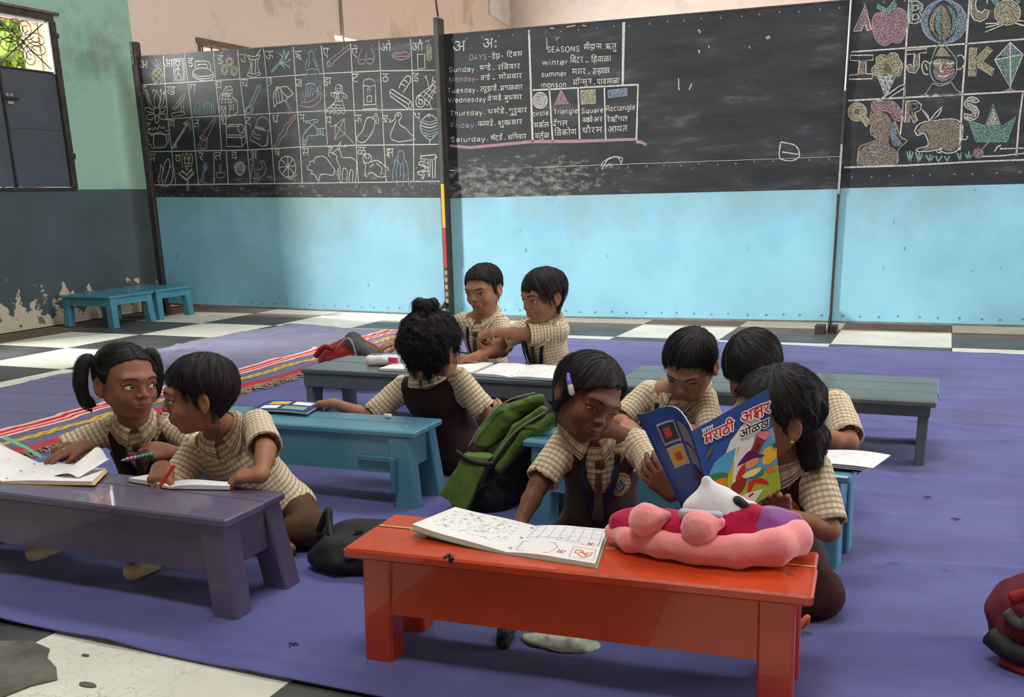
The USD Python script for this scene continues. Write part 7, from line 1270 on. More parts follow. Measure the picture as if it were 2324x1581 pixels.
kids['k1'] = person('girl with two pigtails and tie, turning her eyes towards the boy beside her', pos=(-1.90, 1.99), yaw=rad(-150), head=(-1.835, 1.865, .398), hyaw=rad(-108), hpitch=.06, hroll=-.06, skin_m='skin_a', hair='pigtails', girl=True, vest=True, badge='l',
    hands=(((-1.905, 1.778, .249), (-.45, -.9, -.12), (0, -.1, 1)), ((-1.700, 1.842, .232), (-.75, -.55, .15), (.3, -.6, .7))), handkw=(dict(curl=(.1, .15, .1), thumb=(.5, .1)), dict(curl=(.6, .7, .5), thumb=(.4, .7))), lower='skirt_brown', gaze=(-.55, .02), open_=.0074,
    hr=dict(tails=([(.070, -.02, .045), (.088, -.03, .060), (.104, -.03, .040), (.110, -.03, -.005), (.098, -.03, -.050), (.075, -.03, -.062)], [(-.068, -.03, .050), (-.085, -.03, .064), (-.100, -.03, .045), (-.106, -.03, .0), (-.100, -.03, -.040), (-.092, -.03, -.055)]), strands=2200), shoulder=(-1.865, 1.92, .270), hs=.93, knee=.12, poles=((.8, -.6, -.5), (-.6, -.6, -.5)))

kids['k2'] = person('boy with a red pencil leaning on the purple desk, seen in profile', pos=(-1.50, 1.97), yaw=rad(200), lean=(0, .06), head=(-1.545, 1.79, .396), hyaw=rad(128), hpitch=.10, hroll=.0, skin_m='skin_b', hair='boy_top', s=1.08, shw=.084, tie=False, lanyard=False,
    hands=(((-1.590, 1.685, .244), (.55, -.75, -.2), (-.1, -.4, .9)), ((-1.318, 1.690, .240), (-1, -.2, -.05), (0, -.15, 1))), handkw=(dict(curl=(.9, 1.0, .7), thumb=(.3, .8), idx=(.6, .6, .4)), dict(curl=(.55, .5, .3), thumb=(.3, .5))), poles=((.7, -.2, -.9), (-1, -.2, -.8)), gaze=(.4, 0), shoulder=(-1.555, 1.87, .276), hs=.90, knee=.11)

kids['k3'] = person('curly-haired girl in a brown vest seen from behind, at the grey desk', pos=(-1.33, 2.66), yaw=rad(4), head=(-1.325, 2.52, .408), hyaw=rad(-12), hpitch=.15, hroll=.05, skin_m='skin_c', hair='curly', girl=True, vest=True, face=False, res=.003, s=1.05, tie=False, lanyard=False,
    hands=(None, ((-1.615, 2.44, .242), (-1, .05, -.1), (0, .2, 1))), poles=((.5, -.6, -.5), (-.7, -.5, -.4)), handkw=({}, dict(curl=(.35, .4, .3))), lower='skirt_brown', shoulder=(-1.365, 2.57, .296), hs=1.0, shw=.088, vw=.006)

kids['k4'] = person('short-haired boy in a tie sitting left at the far side of the grey desk', pos=(-1.68, 3.70), yaw=rad(178), head=(-1.655, 3.60, .470), hyaw=rad(172), hpitch=.22, hroll=.05, skin_m='skin_c', hair='boy', s=1.08, shoulder=(-1.675, 3.62, .338),
    hands=(((-2.05, 3.36, .235), (-.8, -.6, -.1), (.1, -.1, 1)), ((-1.60, 3.42, .235), (.5, -.7, -.1), (0, 0, 1))), handkw=(dict(curl=(.2, .2, .2)), dict(curl=(.5, .5, .4))), gaze=(0, -.15), open_=.0054, hs=.92, legs='kneel')

kids['k5'] = person('boy with floppy fringe and a brown shoulder strap, raising one hand over the grey desk', pos=(-1.34, 3.58), yaw=rad(165), head=(-1.345, 3.45, .462), hyaw=rad(148), hpitch=.20, hroll=.03, skin_m='skin_b', hair='boy_bangs', s=1.08, strap=True, shoulder=(-1.375, 3.50, .336),
    hands=(((-1.56, 3.30, .250), (-.9, -.2, -.1), (0, .1, 1)), ((-1.555, 3.33, .335), (-.9, .0, -.3), (.2, -.3, .9))), poles=((.6, -.6, -.5), (-.5, .3, -.9)), handkw=(dict(curl=(.6, .6, .4)), dict(curl=(.9, .8, .5), thumb=(.3, .6))), gaze=(.3, -.1), open_=.0045, hs=.95, legs='kneel')

kids['k6'] = person('girl with a purple hair clip leaning towards the shared book', pos=(-.68, 2.08), yaw=rad(-165), head=(-.675, 1.985, .402), hyaw=rad(-133), hpitch=.32, hroll=-.42, skin_m='skin_d', hair='bob', girl=True, vest=True, badge='l', lower='skirt_brown',
    hands=(((-.78, 1.80, .13), (.3, -.6, -.5), (-.5, -.3, .6)), ((-.432, 1.815, .238), (-.70, -.05, .65), (-.15, -.95, .05))), poles=((.6, -.6, -.5), (-.35, -.3, -.9)), handkw=({}, dict(curl=(.25, .55, .4), thumb=(.5, .3))), gaze=(0, -.3), open_=.0036, hr=dict(sweep=.35), shoulder=(-.655, 2.02, .297), hs=.90, knee=.12)

kids['k7'] = person('boy with bowed head reading at the blue desk behind the girls', pos=(-.64, 2.70), yaw=rad(175), head=(-.590, 2.565, .380), hyaw=rad(172), hpitch=.62, hroll=-.05, skin_m='skin_c', hair='boy_side', s=1.02, shoulder=(-.640, 2.62, .288),
    poles=((.6, -.6, -.5), (-.2, -.9, -.5)), hands=(((-.72, 2.43, .24), (.3, -.8, -.1), (0, 0, 1)), ((-.565, 2.43, .24), (-.3, -.8, -.1), (0, 0, 1))), gaze=(0, -.5), open_=.0030, hs=.88, legs='kneel')

kids['k8'] = person('dark-haired child bent low over a notebook, mostly hidden behind the girl with the book', pos=(-.33, 2.72), yaw=rad(185), head=(-.420, 2.51, .385), hyaw=rad(178), hpitch=.75, hroll=0, skin_m='skin_b', hair='boy_bangs', face=False, res=.003, shoulder=(-.325, 2.585, .290), s=1.14, shw=.092, poles=((.2, -.9, -.5), (-1, .2, -.5)), tie=False, lanyard=False,
    hands=(((-.40, 2.38, .24), (.5, -.8, -.1), (0, 0, 1)), ((-.275, 2.40, .245), (-.6, -.7, -.1), (0, 0, 1))), hs=.90, legs='kneel')

kids['k9'] = person('girl with an earring whose face is hidden behind the open book', pos=(-.27, 2.03), yaw=rad(170), head=(-.275, 1.915, .398), hyaw=rad(122), hpitch=.15, hroll=0, skin_m='skin_b', hair='bob', girl=True, vest=True, badge='l', lower='skirt_brown', tie=False,
    hands=(((-.345, 1.835, .25), (.1, -.6, .8), (.3, .9, .1)), ((-.240, 1.815, .235), (-.1, -.6, .7), (-.2, .9, .3))), hr=dict(extra=[((-.035, -.055, -.06), (-.045, -.050, -.092), .030, .022), ((.03, -.065, -.06), (.03, -.065, -.092), .030, .022), ((0, -.08, -.06), (0, -.078, -.094), .030, .022)]), shoulder=(-.275, 1.96, .295), hs=.95, knee=.13)
# ---------------------------------------------------------------- books, bags and small things
mat('paper', (236, 235, 232), (226, 225, 224), scale=6, rough=.85, spec=.2); mat('page_edges', (222, 220, 212), (196, 194, 188), scale=200, rough=.9); mat('ink_grey', (120, 122, 134), rough=.9); mat('ink_blue', (150, 164, 200), rough=.9); mat('ink_red', (190, 70, 66), rough=.9); mat('ink_black', (60, 60, 66), rough=.9)
mat('cover_green', (120, 176, 140), rough=.5); mat('cover_yellow', (224, 180, 80), rough=.5); mat('cover_blue', (40, 92, 166), (34, 78, 150), scale=14, rough=.3, spec=.5); mat('cover_navy', (28, 66, 140), (24, 54, 120), scale=14, rough=.3, spec=.5)
mat('pencil_red', (206, 62, 50), rough=.4); mat('pencil_black', (30, 30, 34), rough=.4); mat('bead_pink', (226, 140, 200), rough=.25, metal=.4); mat('bead_teal', (60, 170, 150), rough=.25, metal=.4); mat('plastic_white', (228, 226, 222), rough=.35)
mat('plush_pink', (240, 152, 152), (234, 140, 142), scale=18, rough=1, spec=.1, sheen=.5, bump=.25, bscale=300); mat('plush_magenta', (190, 26, 74), (172, 20, 66), scale=18, rough=1, spec=.1, sheen=.3, bump=.25, bscale=300); mat('plush_purple', (146, 84, 150), (130, 72, 138), scale=18, rough=1, spec=.1, sheen=.4, bump=.25, bscale=300); mat('plush_white', (226, 222, 222), (214, 210, 212), scale=18, rough=1, spec=.1, sheen=.3, bump=.2, bscale=300)
mat('bag_green', (88, 116, 40), (66, 94, 28), scale=16, rough=.75, bump=.2, bscale=90, sheen=.1); mat('bag_black', (22, 23, 25), (32, 33, 35), scale=20, rough=.7, bump=.3, bscale=60); mat('bag_red', (158, 30, 36), (130, 22, 30), scale=20, rough=.75, bump=.3, bscale=60); mat('bag_grey', (92, 90, 90), (70, 68, 70), scale=20, rough=.8); mat('zip_grey', (150, 150, 140), rough=.6); mat('bag_wine', (116, 34, 48), (84, 26, 40), scale=30, rough=.85, bump=.3, bscale=60)
mat('label_pink', (214, 50, 120), rough=.5); mat('shoe_cream', (206, 190, 150), rough=.7); mat('gold', (220, 180, 90), rough=.3, metal=.9); mat('clip_violet', (122, 84, 200), rough=.3); mat('strap_orange', (224, 110, 70), rough=.6); mat('wrapper', (206, 206, 190), (150, 170, 150), scale=20, rough=.5); mat('grey_patch', (176, 176, 182), rough=1)

def blob(name, F, h, m, parent, tol=.0003, **kw):
    v, f = F.mesh(h, tol=tol); return obj(name, (v, f), m, parent, smooth=True, **kw)
def lumpy(F, amp, sc, seed=1): F.post.append(lambda P, d: d + amp * (meshkit.fbm(P * sc, 2, seed) - .5)); return F

def open_book(name, label, spine, left, right, z, th=.006, group=None, cover='cover_green', bulge=.006, cat='book', lift_l=0.0, lift_r=0.0, curl=0.0):
    """an open book lying on a desk: spine = two ends of the fold, left / right = the outer ends beside them; page blocks, cover and fold are parts"""
    t = thing(name, (0, 0, 0), 0, label, cat, group); s0, s1 = (np.array(p, float) for p in spine); surf = {}
    for k, (e, lf) in (('left', (left, lift_l)), ('right', (right, lift_r))):
        e0, e1 = (np.array(p, float) for p in e); nu, nv = 14, 5; P = np.zeros((nu, nv, 3))
        for i in range(nu):
            u = i / (nu - 1)
            for j in range(nv):
                v_ = j / (nv - 1); a = lerp(lerp(s0, s1, v_), lerp(e0, e1, v_), u)
                P[i, j] = (a[0], a[1], z + th + bulge * math.sin(min(1, u * 1.6) * math.pi * .62) * (1 - .35 * u) + lf * u * u * (1 + .5 * (v_ - .5)))
        if np.cross(P[1, 0] - P[0, 0], P[0, 1] - P[0, 0])[2] < 0: P = P[:, ::-1]
        surf[k] = P
        m = np.array(P); bt = np.array(P); bt[..., 2] = z + .0014 + lf * (np.linspace(0, 1, nu) ** 2)[:, None]
        vv = np.vstack([m.reshape(-1, 3), bt.reshape(-1, 3)]); n = nu * nv
        g1 = gridmesh(m)[1]; rim = [i * nv for i in range(nu)] + [(nu - 1) * nv + j for j in range(1, nv)] + [i * nv + nv - 1 for i in range(nu - 2, -1, -1)] + [j for j in range(nv - 2, 0, -1)]
        a = np.array(rim); b = np.roll(a, -1)
        obj('page_block', (vv, np.vstack([g1, g1[:, ::-1] + n, np.stack([a, a + n, b], 1), np.stack([b, a + n, b + n], 1)])), 'paper', t, smooth=40)
        c = np.array(bt); ctr = lerp(s0, s1, .5); c[..., :2] = (c[..., :2] - ctr[:2]) * 1.025 + ctr[:2]; c[..., 2] -= .0002
        obj('cover', sheet(c, .0012), cover, t)
    for k in (.12, .5, .88):
        p = lerp(s0, s1, k); obj('binding_stitch', tube([(p[0] - .003, p[1], z + th + .001), (p[0], p[1] - .001, z + th + .003), (p[0] + .003, p[1], z + th + .001)], .0008, 5), 'ink_grey', t)
    return t, surf
def page_pt(P, u, v, off=.0006):
    a, b = u * (P.shape[0] - 1), v * (P.shape[1] - 1); i, j = min(int(a), P.shape[0] - 2), min(int(b), P.shape[1] - 2); x, y = a - i, b - j
    p = P[i, j] * (1 - x) * (1 - y) + P[i + 1, j] * x * (1 - y) + P[i, j + 1] * (1 - x) * y + P[i + 1, j + 1] * x * y; return p + [0, 0, off]
def on_page(name, P, lines, w, m, parent, kind=None):
    ms = []
    for ln in lines:
        q = np.array([page_pt(P, *a) for a in ln])
        if len(q) < 2: continue
        tt = np.gradient(q, axis=0); n = np.cross(tt, [0, 0, 1.0]); n /= np.linalg.norm(n, axis=1, keepdims=True) + 1e-9
        k = len(q); ms.append((np.vstack([q + n * w / 2, q - n * w / 2]), np.array([[i, i + 1, k + i] for i in range(k - 1)] + [[i + 1, k + i + 1, k + i] for i in range(k - 1)])))
    return obj(name, join(*ms), m, parent, kind=kind)
def scribble(r_, n, u0, u1, v0, v1, rows):
    out = []
    for k in range(n):
        r = k % rows; u = r_.uniform(u0, u1); v = lerp(v0, v1, (r + .5) / rows) + r_.normal(0, .006); s_ = r_.uniform(.012, .03)
        out.append([(u + s_ * a, v + s_ * b) for a, b in zip(np.linspace(-.8, .8, 5), r_.uniform(-.8, .8, 5))])
    return out
r_ = np.random.default_rng(21)
# workbook on the orange desk
bk, sf = open_book('workbook', 'open workbook with scribbled left page lying on the orange desk', ((-.655, 1.622), (-.649, 1.474)), ((-.828, 1.639), (-.846, 1.500)), ((-.522, 1.637), (-.486, 1.463)), .2236, .0045, lift_l=.014)
on_page('handwriting', sf['left'], scribble(r_, 150, .12, .92, .08, .80, 12), .0007, 'ink_grey', bk, 'stuff')
Rp = sf['right']; vv = (lambda a: a) if np.linalg.norm(Rp[0, 0][:2] - np.array([-.655, 1.622])) < .03 else (lambda a: 1 - a)
rows_ = lambda L: [[(u, vv(v)) for u, v in l] for l in L]
on_page('ruled_table', Rp, rows_([[(.06, v), (.5, v), (.97, v)] for v in (.06, .20, .34, .50)] + [[(u, .06), (u, .5)] for u in np.linspace(.06, .97, 8)]), .0007, 'ink_blue', bk, 'stuff')
on_page('picture_box', Rp, rows_([[(.06, .60), (.45, .60), (.52, .72), (.46, .92), (.08, .92), (.06, .60)], [(.70, .64), (.96, .64), (.97, .93), (.70, .93), (.69, .64)], [(.76, .54), (.97, .54), (.97, .42)]]), .0009, 'ink_red', bk, 'stuff')
on_page('animal_picture', Rp, rows_([[(.74, .72), (.80, .70), (.84, .78), (.93, .72), (.92, .82), (.86, .90), (.82, .88), (.78, .82), (.74, .80), (.74, .72)], [(.80, .72), (.88, .86)], [(.77, .76), (.90, .80)]]), .0022, 'strap_orange', bk, 'stuff')
LA = ((0, 0, 54, 0), (44, 0, 44, 54), (0, 2, 14, 0, 23, 9, 20, 20, 11, 20), (20, 20, 24, 28), (-10, 26, -5, 38, 5, 47, 20, 47, 24, 39, 24, 28), (24, 28, 44, 27))
def letter_a(u, v, s_): return rows_([[(u - s_ * a / 60, v - s_ * b / 60) for a, b in zip(l[::2], l[1::2])] for l in LA])
on_page('printed_letter', Rp, letter_a(.62, .86, .09), .0014, 'ink_red', bk, 'stuff'); on_page('printed_letter', Rp, letter_a(.90, .53, .07), .0011, 'ink_black', bk, 'stuff')
on_page('handwriting', Rp, rows_(scribble(r_, 22, .08, .72, .40, .47, 1)), .0006, 'ink_grey', bk, 'stuff')
# exercise book on the purple desk
bk, sf = open_book('workbook', 'open workbook with a curling page under the hand of the girl with pigtails', ((-1.985, 1.700), (-1.925, 1.545)), ((-2.16, 1.745), (-2.14, 1.56)), ((-1.76, 1.690), (-1.70, 1.588)), .2156, .0045, cover='cover_yellow', lift_l=.03, lift_r=.004)
on_page('drawing_lines', sf['right'], scribble(r_, 10, .1, .8, .2, .9, 4), .0012, 'ink_grey', bk, 'stuff'); on_page('drawing_lines', sf['left'], scribble(r_, 10, .1, .8, .2, .9, 4), .0012, 'ink_red', bk, 'stuff')
P = np.array([[(lerp(-1.842, -1.752, u) + .012 * math.sin(u * 3), lerp(1.600, 1.695, v) + 0 * u, .2235 + .052 * math.sin(min(1, u * 1.15) * math.pi * .80) ** 1.3 * (.25 + .75 * v)) for v in np.linspace(0, 1, 6)] for u in np.linspace(0, 1, 16)])
obj('curled_page', sheet(P, .0006), 'paper', bk, smooth=True)
obj('cover_corner', sheet(np.array([[(-2.15, 1.755, .262), (-2.15, 1.742, .258)], [(-2.06, 1.742, .242), (-2.06, 1.732, .240)], [(-1.99, 1.722, .228), (-1.99, 1.712, .226)]]), .001), 'cover_green', bk)
bk, sf = open_book('notebook', 'thin open notebook under the hands of the boy with the red pencil', ((-1.545, 1.672), (-1.520, 1.628)), ((-1.625, 1.690), (-1.650, 1.645)), ((-1.40, 1.692), (-1.385, 1.665)), .2156, .005, cover='pencil_black', bulge=.008)
# picture book on the blue desk
t = thing('picture_book', (0, 0, 0), 0, 'closed blue picture book on the left blue desk', 'book')
P = np.array([[(lerp(-1.838, -1.640, u) - .035 * v, lerp(2.335, 2.335, u) + .135 * v, .2275 + .004 * math.sin(u * 3) + .004 * u) for v in np.linspace(0, 1, 4)] for u in np.linspace(0, 1, 8)])
obj('cover', sheet(P + [0, 0, .003], .0012), 'cover_navy', t, smooth=40); obj('page_block', sheet(P + [0, 0, .0018], .0045), 'page_edges', t, smooth=40)
for (u0, u1, v0, v1, m) in ((.12, .42, .15, .45, 'paper'), (.5, .9, .12, .42, 'cover_green'), (.15, .5, .55, .85, 'cover_yellow'), (.58, .9, .55, .85, 'paper')):
    q = np.array([[page_pt(P, u, v, .0036) for v in np.linspace(v0, v1, 3)] for u in np.linspace(u0, u1, 4)]); obj('cover_picture', sheet(q, .0004), m, t)
# things on the dark grey desk
bk, _ = open_book('notebook', 'open white notebook in front of the curly-haired girl on the grey desk', ((-1.66, 3.33), (-1.66, 3.11)), ((-1.86, 3.32), (-1.85, 3.10)), ((-1.50, 3.33), (-1.49, 3.115)), .2176, .006, cover='cover_blue')
bk, sf = open_book('notebook', 'open scribbled notebook at the right end of the grey desk', ((-1.36, 3.33), (-1.33, 3.08)), ((-1.475, 3.33), (-1.47, 3.10)), ((-1.22, 3.32), (-1.165, 3.075)), .2176, .006, cover='cover_blue')
for k in ('left', 'right'): on_page('handwriting', sf[k], scribble(r_, 60, .1, .9, .1, .95, 7), .0009, 'ink_grey' if k == 'left' else 'ink_black', bk, 'stuff')
t = thing('pencil_pouch', (0, 0, 0), 0, 'white pencil pouch with a pink label on the grey desk', 'pouch')
F = Field(); F.cone((-1.945, 3.20, .236), (-1.80, 3.235, .238), .020, .019, .01).cone((-1.945, 3.24, .234), (-1.80, 3.27, .236), .018, .018, .02); lumpy(F, .006, 40); blob('pouch_body', F, .004, 'plastic_white', t)
obj('label_patch', cbox(-1.865, -1.825, 3.193, 3.196, .232, .252, .001), 'label_pink', t); obj('zip', tube([(-1.96, 3.225, .256), (-1.88, 3.24, .259), (-1.79, 3.255, .257)], .002, 6), 'zip_grey', t)
# notebook on the right blue desk
t = thing('notebook', (0, 0, 0), 0, 'floppy used notebook on the right end of the blue desk', 'book')
for k in range(4):
    P = np.array([[(lerp(-.292, -.128 + .004 * k, u) + .03 * v + .004 * k, lerp(2.300, 2.292, u) + .030 * v * 1.0 * (1 if k < 9 else 0), .2246 + .0028 * k + .010 * math.sin(u * 2.6) * (.25 + .25 * k) * (.5 + .5 * v)) for v in np.linspace(0, 1, 4)] for u in np.linspace(0, 1, 10)])
    P[..., 1] = np.array([[lerp(2.205, 2.200, u) + .115 * v for v in np.linspace(0, 1, 4)] for u in np.linspace(0, 1, 10)])
    obj('cover' if k == 0 else 'page', sheet(P, .0014), 'pencil_black' if k == 0 else 'paper', t, smooth=40)
on_page('handwriting', P, scribble(r_, 50, .1, .85, .1, .9, 8), .0007, 'ink_blue', t, 'stuff')
# pencils, eraser
def pencil(name, label, a, b, r, m, tip='ink_black'):
    t = thing(name, (0, 0, 0), 0, label, 'pencil'); a, b = np.array(a, float), np.array(b, float); d = nrm(b - a)
    obj('barrel', tube([a + d * .016, b], r, 6), m, t); obj('sharpened_tip', tube([a + d * .003, a + d * .016], [r * .3, r], 6), 'raw_edge', t); obj('lead', tube([a, a + d * .0035], [r * .06, r * .32], 6), tip, t); return t
pencil('pencil', 'red pencil held by the boy at the purple desk', (-1.531, 1.598, .2165), (-1.488, 1.618, .276), .0042, 'pencil_red', 'pencil_red')
pencil('pencil', 'black pencil held above the grey desk by the boy with floppy fringe', (-1.655, 3.33, .262), (-1.54, 3.345, .246), .0036, 'pencil_black')
t = thing('beaded_pencil', (0, 0, 0), 0, 'pink and teal beaded pencil in the hand of the girl with pigtails', 'pencil'); a, b = np.array([-1.800, 1.778, .220]), np.array([-1.705, 1.800, .240]); d = nrm(b - a)
obj('tip', tube([a, a + d * .014], [.0008, .0042], 8), 'plastic_white', t)
for k in range(7): obj('bead', trimesh.creation.icosphere(2, .0058).apply_translation(a + d * (.019 + .0105 * k)), 'bead_pink' if k < 3 else 'bead_teal', t, smooth=True)
obj('eraser', cbox(-1.418, -1.396, 2.382, 2.396, .2235, .234, .003), 'plastic_white', label='small white eraser on the left blue desk by the elbow of the curly-haired girl', category='eraser')
# ---------------------------------------------------------------- the shared book, held upright
COVER = """f|86,168,206|-9,616 53,496 163,408 299,380 499,379 744,404 940,428 1008,437 1001,788 253,729
f|150,160,200|659,389 805,357 1000,380 1002,576 838,549 698,486
f|54,130,60|19,579 11,557 24,535 75,506 101,504 166,517 255,546 279,559 295,576 304,603 306,637 297,667 271,680 216,668 139,641 65,607
f|206,186,40|254,654 289,605 341,557 442,485 494,395 512,388 550,391 588,410 609,427 640,463 657,496 648,530 623,549 459,632 317,727 292,735 273,726 259,705
f|238,190,60|814,540 919,536 1013,589 995,680 883,701 783,672
f|232,130,40|25,581 157,578 266,602 226,729 59,740 -1,706
f|160,184,50|47,735 238,733 439,782 658,735 874,742 995,750 999,991 348,1000 15,998
f|150,50,46|774,381 871,455 760,547 661,481
f|70,30,30|770,451 790,468 743,513 719,494
f|236,128,150|805,357 833,356 866,363 904,381 933,403 929,425 896,457 871,456 849,443 780,383 783,365
f|96,30,90|438,558 466,535 525,509 581,488 637,476 660,478 702,493 731,515 758,555 829,587 826,596 800,598 671,574
f|224,150,110|539,570 575,562 658,566 730,579 750,588 754,599 746,613 712,637 659,646 603,645 567,635 545,618 533,593
f|190,50,36|389,651 436,611 491,579 531,573 546,577 554,585 535,644 518,663 455,695 396,709 383,702 380,669
f|244,226,150|474,674 524,662 599,658 727,678 752,688 756,700 726,725 700,732 615,728 503,705 472,683
f|54,130,120|605,733 758,716 785,718 790,726 787,751 774,760 714,769 649,768 629,762 603,741
f|206,40,36|500,851 532,777 556,761 589,758 677,773 741,793 798,831 832,880 833,889 807,883 666,817 637,809 613,814 555,852 519,860 505,858
f|150,44,30|304,702 336,692 383,687 469,691 493,698 520,724 512,754 469,789 423,812 355,825 327,819 310,798 293,749 292,722
f|240,228,206|190,857 484,854 738,900 588,974 325,945
f|120,70,40|501,888 575,878 583,899 509,909
f|220,120,60|824,724 933,719 946,786 837,783
f|40,110,50|960,525 1010,535 1008,578 962,579
f|120,90,80|69,311 130,261 162,247 184,246 172,281 147,303 95,322 74,321
l|240,240,236|58|133,100 155,103;231,106 213,106;155,103 213,106;155,103 146,147 204,151;213,106 204,151;204,151 197,185;158,168 153,175 144,177 136,174 133,167 138,160 148,158 156,161 158,168;244,106 288,110;307,110 288,110;288,110 287,132 281,142 271,148 252,150;252,150 254,163 284,191;320,111 336,113;356,113 336,113;336,113 322,192;367,113 420,118;463,118 420,118;420,118 415,147;415,147 399,146 381,150 366,164 367,184 382,195 420,197 438,187 443,172 438,158 429,151 415,147;440,109 441,86 446,81 465,77 479,83 486,92 491,110 490,120;476,119 490,120;513,121 492,122;492,122 480,200;727,106 741,109;764,110 741,109;741,109 737,148;648,101 662,99 688,103 696,116 692,128 684,134;668,133 684,134;684,134 686,143 695,146;624,135 633,155 652,171 683,174 693,163 695,146;737,148 695,146;737,148 733,191;771,107 904,121;883,119 877,215;842,115 841,128 803,128 785,138 799,151 832,156 804,161 782,172 783,188 804,196 830,190 827,174 806,175 806,195 828,216;832,156 881,161;915,125 966,132;987,133 966,132;966,132 967,155 962,165 953,171 931,172;931,172 935,186 974,218
l|206,40,50|24|133,100 155,103;231,106 213,106;155,103 213,106;155,103 146,147 204,151;213,106 204,151;204,151 197,185;158,168 153,175 144,177 136,174 133,167 138,160 148,158 156,161 158,168;244,106 288,110;307,110 288,110;288,110 287,132 281,142 271,148 252,150;252,150 254,163 284,191;320,111 336,113;356,113 336,113;336,113 322,192;367,113 420,118;463,118 420,118;420,118 415,147;415,147 399,146 381,150 366,164 367,184 382,195 420,197 438,187 443,172 438,158 429,151 415,147;440,109 441,86 446,81 465,77 479,83 486,92 491,110 490,120;476,119 490,120;513,121 492,122;492,122 480,200;727,106 741,109;764,110 741,109;741,109 737,148;648,101 662,99 688,103 696,116 692,128 684,134;668,133 684,134;684,134 686,143 695,146;624,135 633,155 652,171 683,174 693,163 695,146;737,148 695,146;737,148 733,191;771,107 904,121;883,119 877,215;842,115 841,128 803,128 785,138 799,151 832,156 804,161 782,172 783,188 804,196 830,190 827,174 806,175 806,195 828,216;832,156 881,161;915,125 966,132;987,133 966,132;966,132 967,155 962,165 953,171 931,172;931,172 935,186 974,218
l|240,240,236|44|663,224 678,227 684,232 691,246 692,258;642,255 652,257;692,258 652,257;709,260 693,260;652,257 649,287;693,260 687,324;584,253 594,251 613,254 619,264 616,273 610,278;598,277 610,278;610,278 611,285 618,286;565,280 571,295 586,307 608,308 616,300 618,286;649,287 618,286;649,287 645,321;719,260 798,268;828,268 798,268;798,268 797,289;797,289 786,289 772,296;797,289 805,291 813,299 814,311 810,320 801,325 781,324 765,315;772,296 765,315;772,296 757,287 741,285 729,289 723,298 722,307 731,320 752,322 765,315;836,269 869,273;954,278 936,278;869,273 870,289 866,299 862,303 848,305 852,318 867,330 884,338 910,341 933,339;869,273 936,278;936,278 934,320;918,294 906,293 894,297 890,302 892,316 899,320 934,320;934,320 933,339
l|20,20,26|17|663,224 678,227 684,232 691,246 692,258;642,255 652,257;692,258 652,257;709,260 693,260;652,257 649,287;693,260 687,324;584,253 594,251 613,254 619,264 616,273 610,278;598,277 610,278;610,278 611,285 618,286;565,280 571,295 586,307 608,308 616,300 618,286;649,287 618,286;649,287 645,321;719,260 798,268;828,268 798,268;798,268 797,289;797,289 786,289 772,296;797,289 805,291 813,299 814,311 810,320 801,325 781,324 765,315;772,296 765,315;772,296 757,287 741,285 729,289 723,298 722,307 731,320 752,322 765,315;836,269 869,273;954,278 936,278;869,273 870,289 866,299 862,303 848,305 852,318 867,330 884,338 910,341 933,339;869,273 936,278;936,278 934,320;918,294 906,293 894,297 890,302 892,316 899,320 934,320;934,320 933,339
l|236,236,240|15|123,38 141,40;175,41 166,41;141,40 140,48 138,51 137,57;141,40 166,41;166,41 162,60;137,57 127,57;137,57 138,58 147,59 162,60;127,57 129,65 136,71;162,60 159,75;180,42 201,44;209,44 201,44;201,44 200,53 197,57 193,60 184,61;184,61 185,66 198,79;215,44 258,48;266,48 258,48;258,48 255,60;255,60 248,59 238,62;255,60 251,81;238,62 235,67;238,62 229,58 224,57 215,62 214,67 216,71 227,80"""
Q = np.array([(-.387, 1.700, .408), (-.267, 1.765, .479), (-.233, 1.745, .303), (-.327, 1.680, .249)])
def cover_pt(u, v, off=0.0):
    p = Q[0] * (1 - u) * (1 - v) + Q[1] * u * (1 - v) + Q[2] * u * v + Q[3] * (1 - u) * v
    n = nrm(np.cross(Q[1] - Q[0], Q[3] - Q[0])); n = n if n[1] < 0 else -n; return p + n * off
t = thing('storybook', (0, 0, 0), 0, 'blue picture-covered alphabet book held open by the two girls', 'book')
P = np.array([[cover_pt(u, v) for v in np.linspace(0, 1, 6)] for u in np.linspace(0, 1, 8)]); P = P if np.cross(P[1, 0] - P[0, 0], P[0, 1] - P[0, 0])[1] < 0 else P[:, ::-1]
obj('front_cover', sheet(P, .0012), 'cover_blue', t)
n_ = nrm(np.cross(Q[1] - Q[0], Q[3] - Q[0])); n_ = n_ if n_[1] > 0 else -n_
pb = [cover_pt(u, v) + n_ * (.0015 + k * (.004 + .014 * u)) + np.array([0, 0, 0]) for u in (0.02, .5, .985) for v in (.012, .985) for k in (0, 1)]
obj('page_block', hull(pb), 'paper', t)
P2 = np.array([[lerp(lerp(np.array([-.507, 1.775, .417]), np.array([-.406, 1.735, .248]), v), lerp(Q[0], Q[3], v), u) + np.array([0, .012, .030]) * math.sin(math.pi * u ** 1.5) for v in np.linspace(0, 1, 6)] for u in np.linspace(0, 1, 14)])
P2 = P2 if np.cross(P2[1, 0] - P2[0, 0], P2[0, 1] - P2[0, 0])[1] < 0 else P2[:, ::-1]
obj('back_cover', sheet(P2, .0012), 'cover_navy', t, smooth=True); obj('page_block', sheet(P2 + [0, .004, 0], .003), 'paper', t, smooth=True)
vb = (lambda v: v) if P2[0, 0][2] > P2[0, -1][2] else (lambda v: 1 - v)
